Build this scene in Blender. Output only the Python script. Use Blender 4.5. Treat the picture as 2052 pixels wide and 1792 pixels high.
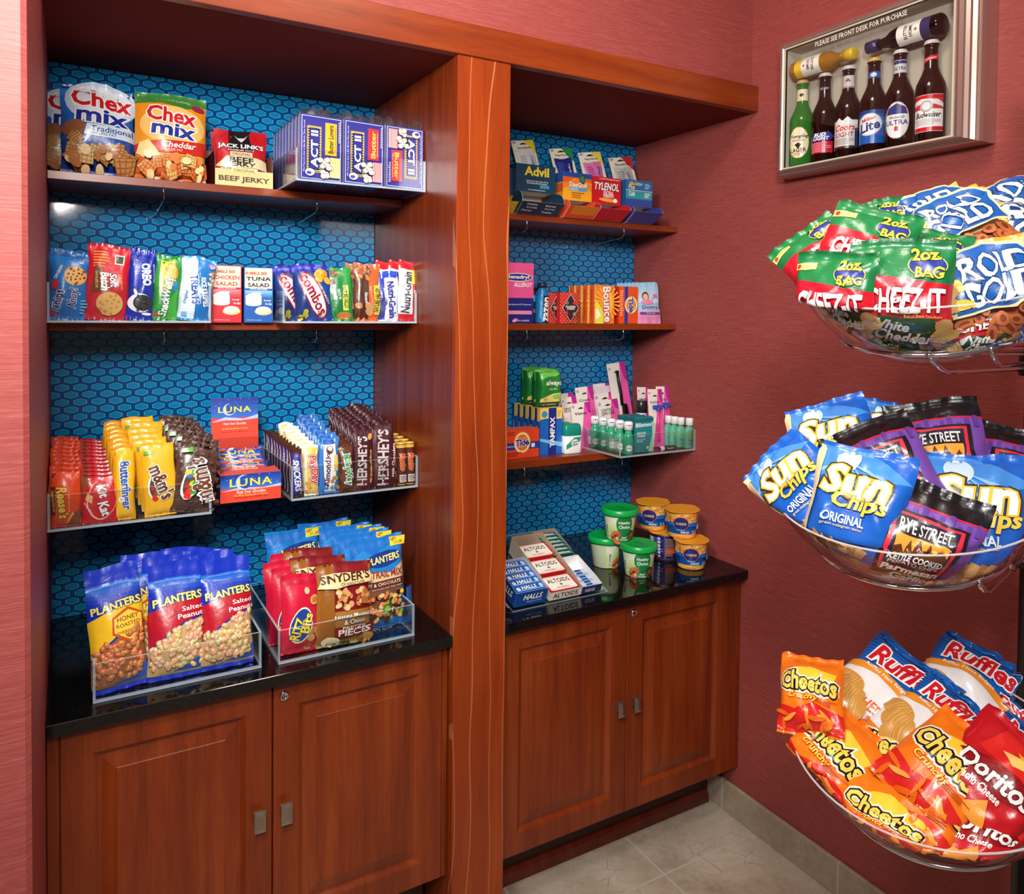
import bpy, bmesh, math, random
import numpy as np
from mathutils import Vector, Matrix, Euler
for _o in list(bpy.data.objects):
    bpy.data.objects.remove(_o)
SC = bpy.context.scene
COL = SC.collection
R = math.radians

# ---------------------------------------------------------------- camera
CF, CX, CY = 1510.6, 978.8, 666.3            # focal length and principal point in px (2052 x 1792 frame)
YAW, PIT, ROL, EYE = R(28.998), R(1.500), R(-0.528), 1.488
_c, _s = math.cos(YAW), math.sin(YAW)
_f0, _r0, _u0 = Vector((_s, _c, 0)), Vector((_c, -_s, 0)), Vector((0, 0, 1))
CFW = math.cos(PIT)*_f0 - math.sin(PIT)*_u0
_u1 = math.sin(PIT)*_f0 + math.cos(PIT)*_u0
CRT = math.cos(ROL)*_r0 - math.sin(ROL)*_u1
CUP = math.sin(ROL)*_r0 + math.cos(ROL)*_u1
cam_d = bpy.data.cameras.new('camera')
cam_d.sensor_fit = 'HORIZONTAL'; cam_d.sensor_width = 36.0
cam_d.lens = CF*36.0/2052
cam_d.shift_x = (1026-CX)/2052; cam_d.shift_y = (CY-896)/2052
cam_d.clip_start = 0.02
cam = bpy.data.objects.new('camera', cam_d); COL.objects.link(cam)
_m = Matrix((CRT, CUP, -CFW)).transposed().to_4x4(); _m.translation = (0, 0, EYE)
cam.matrix_world = _m
SC.camera = cam

def ray(u, v):
    return CFW + CRT*((u-CX)/CF) - CUP*((v-CY)/CF)
def W(u, v, **pl):
    """world point seen at pixel (u,v) on the plane X=, Y= or Z= or at axial distance D="""
    r = ray(u, v); k, val = list(pl.items())[0]
    if k == 'D': return Vector((0, 0, EYE)) + r*val
    i = 'XYZ'.index(k); o = (0, 0, EYE)[i]
    return Vector((0, 0, EYE)) + r*((val-o)/r[i])

# ---------------------------------------------------------------- world, lights, exposure
wd = bpy.data.worlds.new('room_light'); SC.world = wd; wd.use_nodes = True
_bg = wd.node_tree.nodes['Background']
_bg.inputs[0].default_value = (1.0, 0.93, 0.86, 1); _bg.inputs[1].default_value = 0.13
def area(name, loc, target, size, power, col=(1, 1, 1), shape='DISK', size_y=None):
    l = bpy.data.lights.new(name, 'AREA'); l.shape = shape; l.size = size
    if size_y: l.size_y = size_y
    l.energy = power; l.color = col
    o = bpy.data.objects.new(name, l); COL.objects.link(o); o.location = loc
    o.rotation_euler = (Vector(target)-Vector(loc)).to_track_quat('-Z', 'Y').to_euler()
    return o
area('flash_umbrella', (-0.10, -0.25, 2.14), (0.95, 2.0, 1.2), 0.36, 27, (1.0, 0.965, 0.92))
area('niche_fill', (-0.16, 0.42, 2.12), (1.0, 2.0, 1.15), 0.30, 8, (1.0, 0.965, 0.92)).data.spread = R(105)  # unseen fill lamp added to brighten the shelf niches
area('ceiling_light', (0.70, 0.80, 2.72), (0.85, 1.30, 0.6), 0.5, 13, (1.0, 0.88, 0.74))
SC.view_settings.view_transform = 'Standard'
SC.view_settings.look = 'None'
SC.view_settings.gamma = 1.0
SC.view_settings.exposure = 0.2
SC.view_settings.use_curve_mapping = False
SC.cycles.transparent_max_bounces = 28
SC.cycles.max_bounces = 8

# ---------------------------------------------------------------- helpers: nodes and materials
def lin(c):
    """sRGB 0-255 (or #hex) to linear rgb"""
    if isinstance(c, str):
        c = c.lstrip('#'); c = tuple(int(c[i:i+2], 16) for i in (0, 2, 4))
    return tuple((x/255/12.92) if x/255 <= .04045 else ((x/255+.055)/1.055)**2.4 for x in c[:3])
class NT:
    def __init__(s, name):
        s.mat = bpy.data.materials.new(name); s.mat.use_nodes = True
        s.t = s.mat.node_tree; s.b = s.t.nodes['Principled BSDF']; s.out = s.t.nodes['Material Output']
    def n(s, typ, **kw):
        nd = s.t.nodes.new('ShaderNode'+typ)
        for k, v in kw.items(): setattr(nd, k, v)
        return nd
    def l(s, a, b): s.t.links.new(a, b)
    def m(s, op, a, b=None, c=None):
        nd = s.n('Math', operation=op)
        for i, x in enumerate((a, b, c)):
            if x is None: continue
            if isinstance(x, (int, float)): nd.inputs[i].default_value = x
            else: s.l(x, nd.inputs[i])
        return nd.outputs[0]
    def coord(s, kind='Object', scale=(1, 1, 1)):
        tc = s.n('TexCoord'); mp = s.n('Mapping'); mp.inputs['Scale'].default_value = scale
        s.l(tc.outputs[kind], mp.inputs[0]); return mp.outputs[0]
    def noise(s, vec, scale=5, detail=4, rough=.5, dist=0):
        nd = s.n('TexNoise'); nd.inputs['Scale'].default_value = scale; nd.inputs['Detail'].default_value = detail
        nd.inputs['Roughness'].default_value = rough; nd.inputs['Distortion'].default_value = dist
        s.l(vec, nd.inputs['Vector']); return nd.outputs[0]
    def ramp(s, fac, stops):
        nd = s.n('ValToRGB'); cr = nd.color_ramp
        while len(cr.elements) < len(stops): cr.elements.new(.5)
        for e, (p, c) in zip(cr.elements, stops): e.position = p; e.color = (*c, 1)
        s.l(fac, nd.inputs[0]); return nd.outputs[0]
    def mix(s, fac, a, b):
        nd = s.n('MixRGB')
        for i, x in enumerate((fac, a, b)):
            if isinstance(x, (int, float)): nd.inputs[i].default_value = x
            elif isinstance(x, tuple): nd.inputs[i].default_value = (*x, 1)
            else: s.l(x, nd.inputs[i])
        return nd.outputs[0]
    def bump(s, h, strength=.2, dist=.01):
        nd = s.n('Bump'); nd.inputs['Strength'].default_value = strength; nd.inputs['Distance'].default_value = dist
        s.l(h, nd.inputs['Height']); s.l(nd.outputs[0], s.b.inputs['Normal'])
    def set(s, **kw):
        names = dict(col='Base Color', rough='Roughness', metal='Metallic', spec='Specular IOR Level', coat='Coat Weight', coatr='Coat Roughness', ior='IOR', trans='Transmission Weight', alpha='Alpha')
        for k, v in kw.items():
            i = s.b.inputs[names[k]]
            if isinstance(v, (int, float)): i.default_value = v
            elif isinstance(v, tuple): i.default_value = (*v, 1) if len(v) == 3 else v
            else: s.l(v, i)
        return s
MAT = {}
def plain(name, col, rough=.5, metal=0, coat=0, spec=.5):
    t = NT(name); t.set(col=lin(col), rough=rough, metal=metal, coat=coat, spec=spec); MAT[name] = t.mat; return t.mat
def attr_mat(name, rough, coat=0, bump=0, bscale=60, metal=0, spec=.5):
    """printed packaging: the colour of the print is stored per face on the mesh"""
    t = NT(name); a = t.n('Attribute', attribute_name='Col')
    t.set(col=a.outputs['Color'], rough=rough, coat=coat, metal=metal, spec=spec)
    t.b.inputs['Coat Roughness'].default_value = .12
    if bump:
        v = t.coord('Object'); t.bump(t.noise(v, bscale, 3, .6, .6), bump, .004)
    MAT[name] = t.mat; return t.mat
attr_mat('film', .30, .12, .22, 55)
attr_mat('film_matte', .42, 0, .15, 55)
attr_mat('card', .42)
attr_mat('plastic', .28)
attr_mat('tin', .25, .3)
# wall covering: dark red textile paper with fine horizontal threads
t = NT('wallpaper'); v = t.coord('Object', (14, 14, 700)); n1 = t.noise(v, 1, 4, .65)
v2 = t.coord('Object', (60, 60, 1500)); n2 = t.noise(v2, 1, 2, .5)
f = t.m('ADD', t.m('MULTIPLY', n1, .6), t.m('MULTIPLY', n2, .4))
t.set(col=t.ramp(f, [(.30, lin((128, 54, 52))), (.52, lin((152, 70, 66))), (.72, lin((180, 98, 90)))]), rough=.55, spec=.35)
t.bump(f, .12, .003); MAT['wallpaper'] = t.mat
def wood(name, sc, base, dark, light, lines=False):
    t = NT(name); v = t.coord('Object', sc); n1 = t.noise(v, 1, 6, .6, .4)
    vf = t.coord('Object', tuple(x*9 for x in sc)); n2 = t.noise(vf, 1, 2, .5)
    vb = t.coord('Object', (2.2, 2.2, 2.2)); n3 = t.noise(vb, 1, 3, .5)
    f = t.m('ADD', t.m('ADD', t.m('MULTIPLY', n1, .55), t.m('MULTIPLY', n2, .15)), t.m('MULTIPLY', n3, .3))
    c = t.ramp(f, [(.32, lin(dark)), (.5, lin(base)), (.68, lin(light))])
    if lines:
        wv = t.n('TexWave', wave_type='BANDS', bands_direction='X'); wv.inputs['Scale'].default_value = 3.2
        wv.inputs['Distortion'].default_value = 9.0; wv.inputs['Detail'].default_value = 1.5; wv.inputs['Detail Scale'].default_value = .8
        t.l(t.coord('Object', (2.0, 2.0, .55)), wv.inputs['Vector'])
        msk = t.m('MULTIPLY', t.m('GREATER_THAN', wv.outputs['Fac'], .992), .4)
        c = t.mix(msk, c, lin((214, 140, 92)))
    t.set(col=c, rough=.33, coat=.15, spec=.4); t.b.inputs['Coat Roughness'].default_value = .2
    t.bump(n2, .04, .002); MAT[name] = t.mat
wood('cherry_v', (26, 26, 1.6), (124, 48, 14), (92, 30, 8), (148, 66, 22))
wood('cherry_h', (1.6, 26, 26), (130, 50, 16), (100, 34, 9), (152, 68, 24))
wood('cherry_pillar', (22, 22, 1.4), (142, 54, 14), (116, 38, 9), (164, 72, 22), True)
wood('cherry_dark', (20, 20, 2.0), (92, 30, 16), (66, 20, 10), (112, 42, 22))
# black granite
t = NT('granite'); v = t.coord('Object'); n1 = t.noise(v, 520, 2, .7); n2 = t.noise(v, 120, 3, .6)
c = t.ramp(t.m('ADD', t.m('MULTIPLY', n1, .7), t.m('MULTIPLY', n2, .3)), [(.5, lin((12, 11, 12))), (.62, lin((22, 20, 20))), (.74, lin((96, 90, 86)))])
t.set(col=c, rough=.07, spec=.5); MAT['granite'] = t.mat
# stone floor tile
def stone(name, a, b, cc, rough=.32):
    t = NT(name); v = t.coord('Object'); n1 = t.noise(v, 4.5, 7, .62, .5); n2 = t.noise(v, 60, 4, .6)
    vor = t.n('TexVoronoi', feature='DISTANCE_TO_EDGE'); vor.inputs['Scale'].default_value = 9
    t.l(t.coord('Object', (1, 1.7, 1)), vor.inputs['Vector'])
    f = t.m('ADD', t.m('MULTIPLY', n1, .75), t.m('MULTIPLY', n2, .25))
    c = t.ramp(f, [(.33, lin(a)), (.5, lin(b)), (.68, lin(cc))])
    vein = t.m('MULTIPLY', t.m('LESS_THAN', vor.outputs[0], .012), t.m('MULTIPLY', t.m('GREATER_THAN', n1, .56), .35))
    c = t.mix(vein, c, lin((92, 78, 64)))
    t.set(col=c, rough=rough); t.bump(n2, .08, .003); MAT[name] = t.mat
stone('floor_stone', (150, 134, 116), (178, 164, 146), (198, 186, 170))
stone('base_stone', (138, 120, 100), (164, 148, 128), (186, 172, 154), .4)
plain('grout', (188, 180, 172), .85)
# blue laminate with printed elongated hexagons
t = NT('hex_laminate'); tc = t.n('TexCoord'); sp = t.n('SeparateXYZ'); t.l(tc.outputs['Object'], sp.inputs[0])
PX, PZ, HA, HB = .0385, .0356, .0143, .0086
def _cell(off):
    x = t.m('MULTIPLY', t.m('SUBTRACT', t.m('FRACT', t.m('ADD', t.m('DIVIDE', sp.outputs[0], PX), off+50.5)), .5), PX)
    z = t.m('MULTIPLY', t.m('SUBTRACT', t.m('FRACT', t.m('ADD', t.m('DIVIDE', sp.outputs[2], PZ), off+50.5)), .5), PZ)
    ax = t.m('DIVIDE', t.m('ABSOLUTE', x), HA)
    ez = t.m('ADD', t.m('DIVIDE', t.m('ABSOLUTE', z), HB), t.m('MULTIPLY', ax, .5))
    return t.m('MAXIMUM', ax, ez)
mm = t.m('MINIMUM', _cell(0), _cell(.5))
hexin = t.m('LESS_THAN', mm, 1.0); line = t.m('MULTIPLY', hexin, t.m('GREATER_THAN', mm, .92))
c = t.mix(hexin, lin((6, 76, 138)), lin((14, 136, 192)))
c = t.mix(line, c, lin((110, 192, 222)))
t.set(col=c, rough=.07, spec=.5); t.bump(t.noise(t.coord('Object'), 60, 2, .5), .012, .002); MAT['hex_laminate'] = t.mat
# clear acrylic sheet: mostly see-through with a fresnel sheen; edges read as pale frosted strips
def clear(name, tint, glossr=.03, base=.03, k=.5):
    t = NT(name); t.t.nodes.remove(t.b)
    tr = t.n('BsdfTransparent'); tr.inputs[0].default_value = (*tint, 1)
    gl = t.n('BsdfGlossy'); gl.inputs['Roughness'].default_value = glossr
    lw = t.n('LayerWeight'); lw.inputs[0].default_value = .25
    f = t.m('ADD', t.m('MULTIPLY', lw.outputs['Fresnel'], k), base)
    mx = t.n('MixShader'); t.l(f, mx.inputs[0]); t.l(tr.outputs[0], mx.inputs[1]); t.l(gl.outputs[0], mx.inputs[2])
    t.l(mx.outputs[0], t.out.inputs['Surface']); MAT[name] = t.mat
clear('acrylic', (.975, .985, .99))
clear('bowl_acrylic', (.955, .955, .96), .03, .04, .6)
clear('pane', (.96, .97, .97), .02, .02, .35)
clear('cello', (.97, .97, .98), .25, .30, .8)
def edge_clear(name, col, alpha):
    t = NT(name); t.set(col=lin(col), rough=.2, alpha=alpha); MAT[name] = t.mat
edge_clear('acrylic_edge', (205, 222, 235), .55)
edge_clear('bowl_rim', (225, 222, 220), .5)
def liquid(name, col, rough=.05, body=.45):
    t = NT(name); t.t.nodes.remove(t.b)
    tr = t.n('BsdfTransparent'); tr.inputs[0].default_value = (*lin(col), 1)
    df = t.n('BsdfDiffuse'); df.inputs[0].default_value = (*lin(col), 1)
    gl = t.n('BsdfGlossy'); gl.inputs['Roughness'].default_value = rough
    lw = t.n('LayerWeight'); lw.inputs[0].default_value = .3
    a = t.n('MixShader'); a.inputs[0].default_value = body; t.l(tr.outputs[0], a.inputs[1]); t.l(df.outputs[0], a.inputs[2])
    b = t.n('MixShader'); t.l(t.m('ADD', t.m('MULTIPLY', lw.outputs['Fresnel'], .6), .03), b.inputs[0]); t.l(a.outputs[0], b.inputs[1]); t.l(gl.outputs[0], b.inputs[2])
    t.l(b.outputs[0], t.out.inputs['Surface']); MAT[name] = t.mat
liquid('green_glass', (70, 160, 60)); liquid('brown_glass', (46, 16, 8)); liquid('amber_glass', (214, 150, 50)); liquid('dark_glass', (22, 8, 14))
liquid('mint_gel', (130, 232, 196), .05, .6); liquid('mint_wash', (60, 200, 150), .05, .7)
plain('chrome', (225, 225, 228), .09, 1); plain('nickel', (176, 168, 158), .36, 1); plain('silver_frame', (196, 176, 168), .3, .85)
plain('black_metal', (16, 16, 17), .35); plain('white_plaster', (226, 220, 212), .8); plain('box_liner', (226, 218, 204), .8)
plain('soffit_red', (112, 40, 32), .75, spec=.15)
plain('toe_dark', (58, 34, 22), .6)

# ---------------------------------------------------------------- helpers: meshes and objects
def tag(o, label=None, cat=None, group=None, kind=None):
    for k, v in (('label', label), ('category', cat), ('group', group), ('kind', kind)):
        if v: o[k] = v
    return o
def mk(name, me, parent=None, loc=None, rot=None):
    o = bpy.data.objects.new(name, me); COL.objects.link(o)
    if parent: o.parent = parent
    if loc is not None: o.location = loc
    if rot is not None: o.rotation_euler = rot
    return o
def empty(name, loc=(0, 0, 0), rot=(0, 0, 0)):
    o = bpy.data.objects.new(name, None); COL.objects.link(o); o.location = loc; o.rotation_euler = rot
    o.empty_display_size = .02; return o
def mesh(name, V, F, mats, cols=None, midx=None, smooth=False):
    """cols: per-face linear colours (written to the corner attribute Col)"""
    me = bpy.data.meshes.new(name); me.from_pydata([tuple(x) for x in V], [], [tuple(int(i) for i in f) for f in F])
    for m in (mats if isinstance(mats, (list, tuple)) else [mats]): me.materials.append(MAT[m] if isinstance(m, str) else m)
    if midx is not None: me.polygons.foreach_set('material_index', np.asarray(midx, dtype=np.int32))
    if smooth: me.polygons.foreach_set('use_smooth', np.ones(len(F), dtype=bool))
    if cols is not None:
        ca = me.color_attributes.new('Col', 'FLOAT_COLOR', 'CORNER')
        n = np.array([len(f) for f in F]); c = np.asarray(cols, dtype=np.float32)
        if c.ndim == 1: c = np.repeat(c[None, :3], len(F), 0)
        cc = np.ones((n.sum(), 4), dtype=np.float32); cc[:, :3] = np.repeat(c[:, :3], n, 0)
        ca.data.foreach_set('color', cc.ravel())
    me.update(); return me
def boxvf(x0, x1, y0, y1, z0, z1):
    V = [(x0, y0, z0), (x1, y0, z0), (x1, y1, z0), (x0, y1, z0), (x0, y0, z1), (x1, y0, z1), (x1, y1, z1), (x0, y1, z1)]
    F = [(0, 1, 5, 4), (1, 2, 6, 5), (2, 3, 7, 6), (3, 0, 4, 7), (4, 5, 6, 7), (3, 2, 1, 0)]   # front right back left top bottom
    return V, F
def bevel(me, w, seg=1):
    bm = bmesh.new(); bm.from_mesh(me)
    bmesh.ops.bevel(bm, geom=bm.edges[:], offset=w, segments=seg, profile=.5, affect='EDGES', clamp_overlap=True)
    bm.to_mesh(me); bm.free(); me.update(); return me
def box(name, x0, x1, y0, y1, z0, z1, mat, parent=None, bev=0, cols=None):
    V, F = boxvf(x0, x1, y0, y1, z0, z1)
    me = mesh(name, V, F, mat, cols)
    if bev: bevel(me, bev)
    return mk(name, me, parent)
def joined(parts):
    V, F = [], []
    for v, f in parts:
        o = len(V); V += list(v); F += [tuple(i+o for i in q) for q in f]
    return V, F
def lathe_vf(prof, seg=32, cap0=True, cap1=True):
    V, F = [], []
    for r, z in prof:
        for k in range(seg):
            a = 2*math.pi*k/seg; V.append((r*math.cos(a), r*math.sin(a), z))
    for i in range(len(prof)-1):
        for k in range(seg):
            k2 = (k+1) % seg
            F.append((i*seg+k, i*seg+k2, (i+1)*seg+k2, (i+1)*seg+k))
    if cap0: F.append(tuple(range(seg))[::-1])
    if cap1: F.append(tuple((len(prof)-1)*seg+k for k in range(seg)))
    return V, F
def tube_vf(pts, r, seg=8, closed=False):
    P = [Vector(q) for q in pts]; n = len(P); V, F = [], []
    prev = None
    for i in range(n):
        if closed: d = P[(i+1) % n]-P[i-1]
        else: d = P[min(i+1, n-1)]-P[max(i-1, 0)]
        d.normalize()
        a = prev if prev is not None else (Vector((0, 0, 1)) if abs(d.z) < .9 else Vector((1, 0, 0)))
        a = (a-d*a.dot(d)).normalized(); prev = a; b = d.cross(a)
        for k in range(seg):
            t_ = 2*math.pi*k/seg; V.append(P[i]+r*(math.cos(t_)*a+math.sin(t_)*b))
    m = n if closed else n-1
    for i in range(m):
        j = (i+1) % n
        for k in range(seg):
            k2 = (k+1) % seg; F.append((i*seg+k, i*seg+k2, j*seg+k2, j*seg+k))
    if not closed: F += [tuple(range(seg))[::-1], tuple((n-1)*seg+k for k in range(seg))]
    return V, F
def tube(name, pts, r, mat, parent=None, seg=8, closed=False):
    V, F = tube_vf(pts, r, seg, closed)
    return mk(name, mesh(name, V, F, mat, smooth=True), parent)
def copy_tree(o, parent=None):
    c = o.copy(); COL.objects.link(c); c.parent = parent
    for ch in list(o.children): copy_tree(ch, c)
    return c
# ================================================================ the room and the cabinetry
XL, XP0, XP1, XR = -.0432, .7635, .9017, 1.7204
YB, YF, YWALL = 2.063, 1.530, 1.552
ZT, ZH, ZC = 2.0684, 2.1405, .7459
CEIL = 2.75
def struct(name, *a, **k):
    o = box(name, *a, **k); o['kind'] = 'structure'; return o
struct('wall_left', -1.6, XL, 1.03, 2.12, 0, CEIL, 'wallpaper', bev=.006)
struct('wall_back', XL, XR, YB+.004, YB+.10, 0, ZT, 'wallpaper')
struct('wall_bulkhead', XL, XR, YWALL, YB+.10, ZT+.012, CEIL, 'wallpaper')
struct('wall_right', XR, XR+.12, -2.2, 2.2, 0, CEIL, 'wallpaper')
struct('ceiling', -1.6, XR+.12, -2.2, 2.2, CEIL, CEIL+.08, 'white_plaster')
fl = struct('floor', -1.6, XR+.12, -2.2, 2.2, -.06, -.0025, 'grout')
T, G = .400, .0055
tme = {}
xj, yj = 1.3745, 1.4868
for i in range(-7, 2):
    for j in range(-9, 2):
        x0, x1 = xj+i*T+G/2, min(xj+(i+1)*T-G/2, XR-.002); y0, y1 = yj+j*T+G/2, yj+(j+1)*T-G/2
        if x1-x0 < .03: continue
        V, F = boxvf(x0, x1, y0, min(y1, YB), -.0024, 0)
        me = mesh('tile', V, F, 'floor_stone'); bevel(me, .001)
        mk('tile', me, fl)
# stone skirting along the right wall
bb = struct('baseboard_right', XR-.0115, XR, -2.2, YB, 0, .0895, 'grout')
y = 1.604
ends = [2.05, 1.604] + [1.604-.39*k for k in range(1, 10)]
for a, b in zip(ends[:-1], ends[1:]):
    V, F = boxvf(XR-.013, XR-.001, b+.0018, a-.0018, .0005, .0925); me = mesh('base_tile', V, F, 'base_stone'); bevel(me, .003, 2)
    mk('base_tile', me, bb)
# soffit, header, pillar, side panels
struct('trim_soffit', XL, XR, YF+.022, YB+.004, ZT, ZT+.012, 'soffit_red')
struct('trim_header', XL, XR, YF-.004, YF+.021, ZT, ZH, 'cherry_h', bev=.0012)
struct('trim_pillar', XP0, XP1, YF, YF+.02, 0, ZT, 'cherry_pillar', bev=.0012)
struct('trim_divider', XP0+.001, XP1-.001, YF+.021, YB, 0, ZT-.001, 'cherry_v')
# laminate backs
for nm, a, b, lb in (('back_panel', XL+.001, XP0-.0005, 'glossy blue laminate panel with pale hexagons behind the wide snack shelves'),
                     ('back_panel', XP1+.0005, XR-.002, 'glossy blue hexagon laminate panel behind the medicine and toiletry shelves')):
    o = box(nm, a, b, YB-.004, YB+.003, ZC+.001, ZT-.0015, 'hex_laminate'); tag(o, lb, 'panel', 'hexagon laminate back panels')
# shelves with metal clips
def bracket(parent, x, z, yf, bend):
    # bent wire support: hooks over the front edge and runs back to the wall under the board
    pts = [(x, yf-.002, z+.004), (x, yf-.0045, z-.008), (x+.0015, yf-.003, z-.022), (x, yf+.01, z-.03)]
    pts += [(x+bend*k/6, yf+.01+(YB-.01-yf-.01)*k/6, z-.03-.012*k/6) for k in range(1, 7)]
    tube('support_wire', pts, .0013, 'chrome', parent, 6)
def shelf(x0, x1, yf, zt, th, clips, label):
    o = box('shelf', x0+.0008, x1-.0008, yf, YB-.005, zt-th, zt, 'cherry_h', bev=.0012)
    tag(o, label, 'shelf', 'cherry wood shelves')
    for c in clips: bracket(o, c, zt-th, yf, 0)
Z1, Z2, Z3 = 1.7812, 1.4589, 1.0470
shelf(XL, XP0, 1.8498, Z1, .0185, (W(327, 375, Y=1.85).x, W(634, 405, Y=1.85).x), 'cherry shelf carrying the cracker mix bags and the popcorn bin')
shelf(XL, XP0, 1.8498, Z2, .0180, (W(328, 662, Y=1.85).x, W(633, 662, Y=1.85).x), 'cherry shelf carrying the cookie packs, salad kits and granola bars')
shelf(XL, XP0, 1.8498, Z3, .0185, (), 'cherry shelf carrying the bins of candy bars')
Q1, Q2, Q3 = 1.7704, 1.4572, 1.0605
shelf(XP1, XR, 1.846, Q1, .0175, (W(1053, 437, Y=1.85).x, W(1247, 453, Y=1.85).x), 'cherry shelf carrying the open medicine cartons')
shelf(XP1, XR, 1.846, Q2, .0190, (W(1053, 660, Y=1.85).x, W(1246, 660, Y=1.85).x), 'cherry shelf carrying the pink allergy box and laundry sheets')
shelf(XP1, XR, 1.846, Q3, .0220, (W(1048, 935, Y=1.85).x, W(1243, 920, Y=1.85).x), 'cherry shelf carrying the toiletries and clear bin')
# worktops
def counter(x0, x1, label):
    o = box('countertop', x0+.0008, x1-.0008, YF+.001, YB-.0045, ZC-.0245, ZC, 'granite', bev=.0012); tag(o, label, 'countertop', 'black granite countertops')
counter(XL, XP0, 'polished black granite counter under the bins of peanuts and trail mix')
counter(XP1, XR, 'polished black granite counter under the soup cups and mint boxes')
# base cabinets
YD = 1.556
def door_mesh(w, h, fr=.062, th=.02):
    """frame and raised panel door; origin at lower left front corner"""
    V, F = [], []
    def ring(a, y): return [(a, y, a), (w-a, y, a), (w-a, y, h-a), (a, y, h-a)]
    rings = [(0, th), (0, .0015), (.0015, 0), (fr-.010, 0), (fr-.007, .002), (fr, .0075), (fr+.004, .0085), (fr+.030, .0025), (fr+.031, .0015)]
    for a, y in rings: V += ring(a, y)
    for i in range(len(rings)-1):
        for k in range(4):
            k2 = (k+1) % 4; F.append((4*i+k, 4*i+k2, 4*i+4+k2, 4*i+4+k))
    n = 4*(len(rings)-1); F.append((n, n+1, n+2, n+3)); F.append((3, 2, 1, 0))
    return V, F
def pull(parent, x, z, y):
    """square knob: flared post and a faceted rectangular plate"""
    V, F = [], []
    def quad(cx, cz, hx, hz, yy): return [(cx-hx, yy, cz-hz), (cx+hx, yy, cz-hz), (cx+hx, yy, cz+hz), (cx-hx, yy, cz+hz)]
    for r in (quad(x, z, .0095, .0125, y), quad(x, z, .006, .008, y-.016)): V += r
    for k in range(4): F.append((k, (k+1) % 4, 4+(k+1) % 4, 4+k))
    n = 8
    V += quad(x, z, .0115, .0225, y-.016) + quad(x, z, .0115, .0225, y-.0185)
    for k in range(4): F.append((n+k, n+(k+1) % 4, n+4+(k+1) % 4, n+4+k))
    F.append((n, n+1, n+2, n+3))
    V += [(x, y-.0225, z-.012), (x, y-.0225, z+.012)]
    a, b = n+8, n+9
    F += [(n+4, n+5, a), (n+5, n+6, b, a), (n+6, n+7, b), (n+7, n+4, a, b)]
    me = mesh('handle', V, F, 'nickel'); return mk('handle', me, parent)
def lock(parent, x, z, y):
    prof = [(.0105, 0), (.0105, -.002), (.0085, -.0045), (.0055, -.0045), (.005, -.0035), (.0005, -.0035)]
    V, F = lathe_vf(prof, 24, False, False); V = [(a+x, c+y, b+z) for a, b, c in V]
    o = mk('lock', mesh('lock', V, F, 'chrome', smooth=True), parent)
    V, F = boxvf(x-.0008, x+.0008, y-.0042, y-.0034, z-.003, z+.003); mk('keyhole', mesh('keyhole', V, F, 'black_metal'), o)
def cabinet(x0, x1, d0, dm, d1, zb, label, fillers):
    r = empty('base_cabinet', ((x0+x1)/2, YF+.03, 0))
    tag(r, label, 'cabinet', 'cherry base cabinets')
    ox, oy = r.location.x, r.location.y
    def B(name, a, b, c, d, e, f, m, bev=0):
        return box(name, a-ox, b-ox, c-oy, d-oy, e, f, m, r, bev)
    B('carcass', x0+.001, x1-.001, YD+.0205, YB-.006, zb, ZC-.0255, 'cherry_dark')
    for a, b in fillers: B('filler_strip', a, b, YD+.001, YD+.0203, zb, ZC-.0255, 'cherry_v', .001)
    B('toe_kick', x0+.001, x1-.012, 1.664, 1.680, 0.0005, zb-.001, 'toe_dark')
    V, F = [], []
    pr = [(0, 0), (-.016, 0), (-.016, .012), (-.012, .026), (-.006, .036), (0, .04)]
    for xx in (x0+.001-ox, x1-.022-ox):
        for a, z in pr: V.append((xx, 1.664-oy+a, z+.0005))
    n = len(pr)
    for k in range(n-1): F.append((k, k+1, n+k+1, n+k))
    F += [tuple(range(n))[::-1], tuple(range(n, 2*n))]
    mk('base_moulding', mesh('base_moulding', V, F, 'cherry_dark'), r)
    for k, (a, b) in enumerate(((d0, dm-.0012), (dm+.0012, d1))):
        h = ZC-.029-zb; V, F = door_mesh(b-a, h)
        V = [(v[0]+a-ox, v[1]+YD-oy, v[2]+zb) for v in V]
        d = mk('door', mesh('door', V, F, 'cherry_v'), r)
        xx = (b-.0275 if k == 0 else a+.024)
        pull(d, xx-ox, .447, YD-oy)
        if k == 1: lock(d, a+.022-ox, .688, YD-oy)
cabinet(XL, XP0, -.021, .3612, .7485, .170, 'cherry two-door cabinet under the counter of peanut bags', [(XL+.001, -.0222), (.7497, XP0-.001)])
cabinet(XP1, XR, .9045, 1.2935, 1.6775, .152, 'cherry two-door cabinet standing on the stone tile beside the red wall', [(1.6787, XR-.001)])
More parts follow.
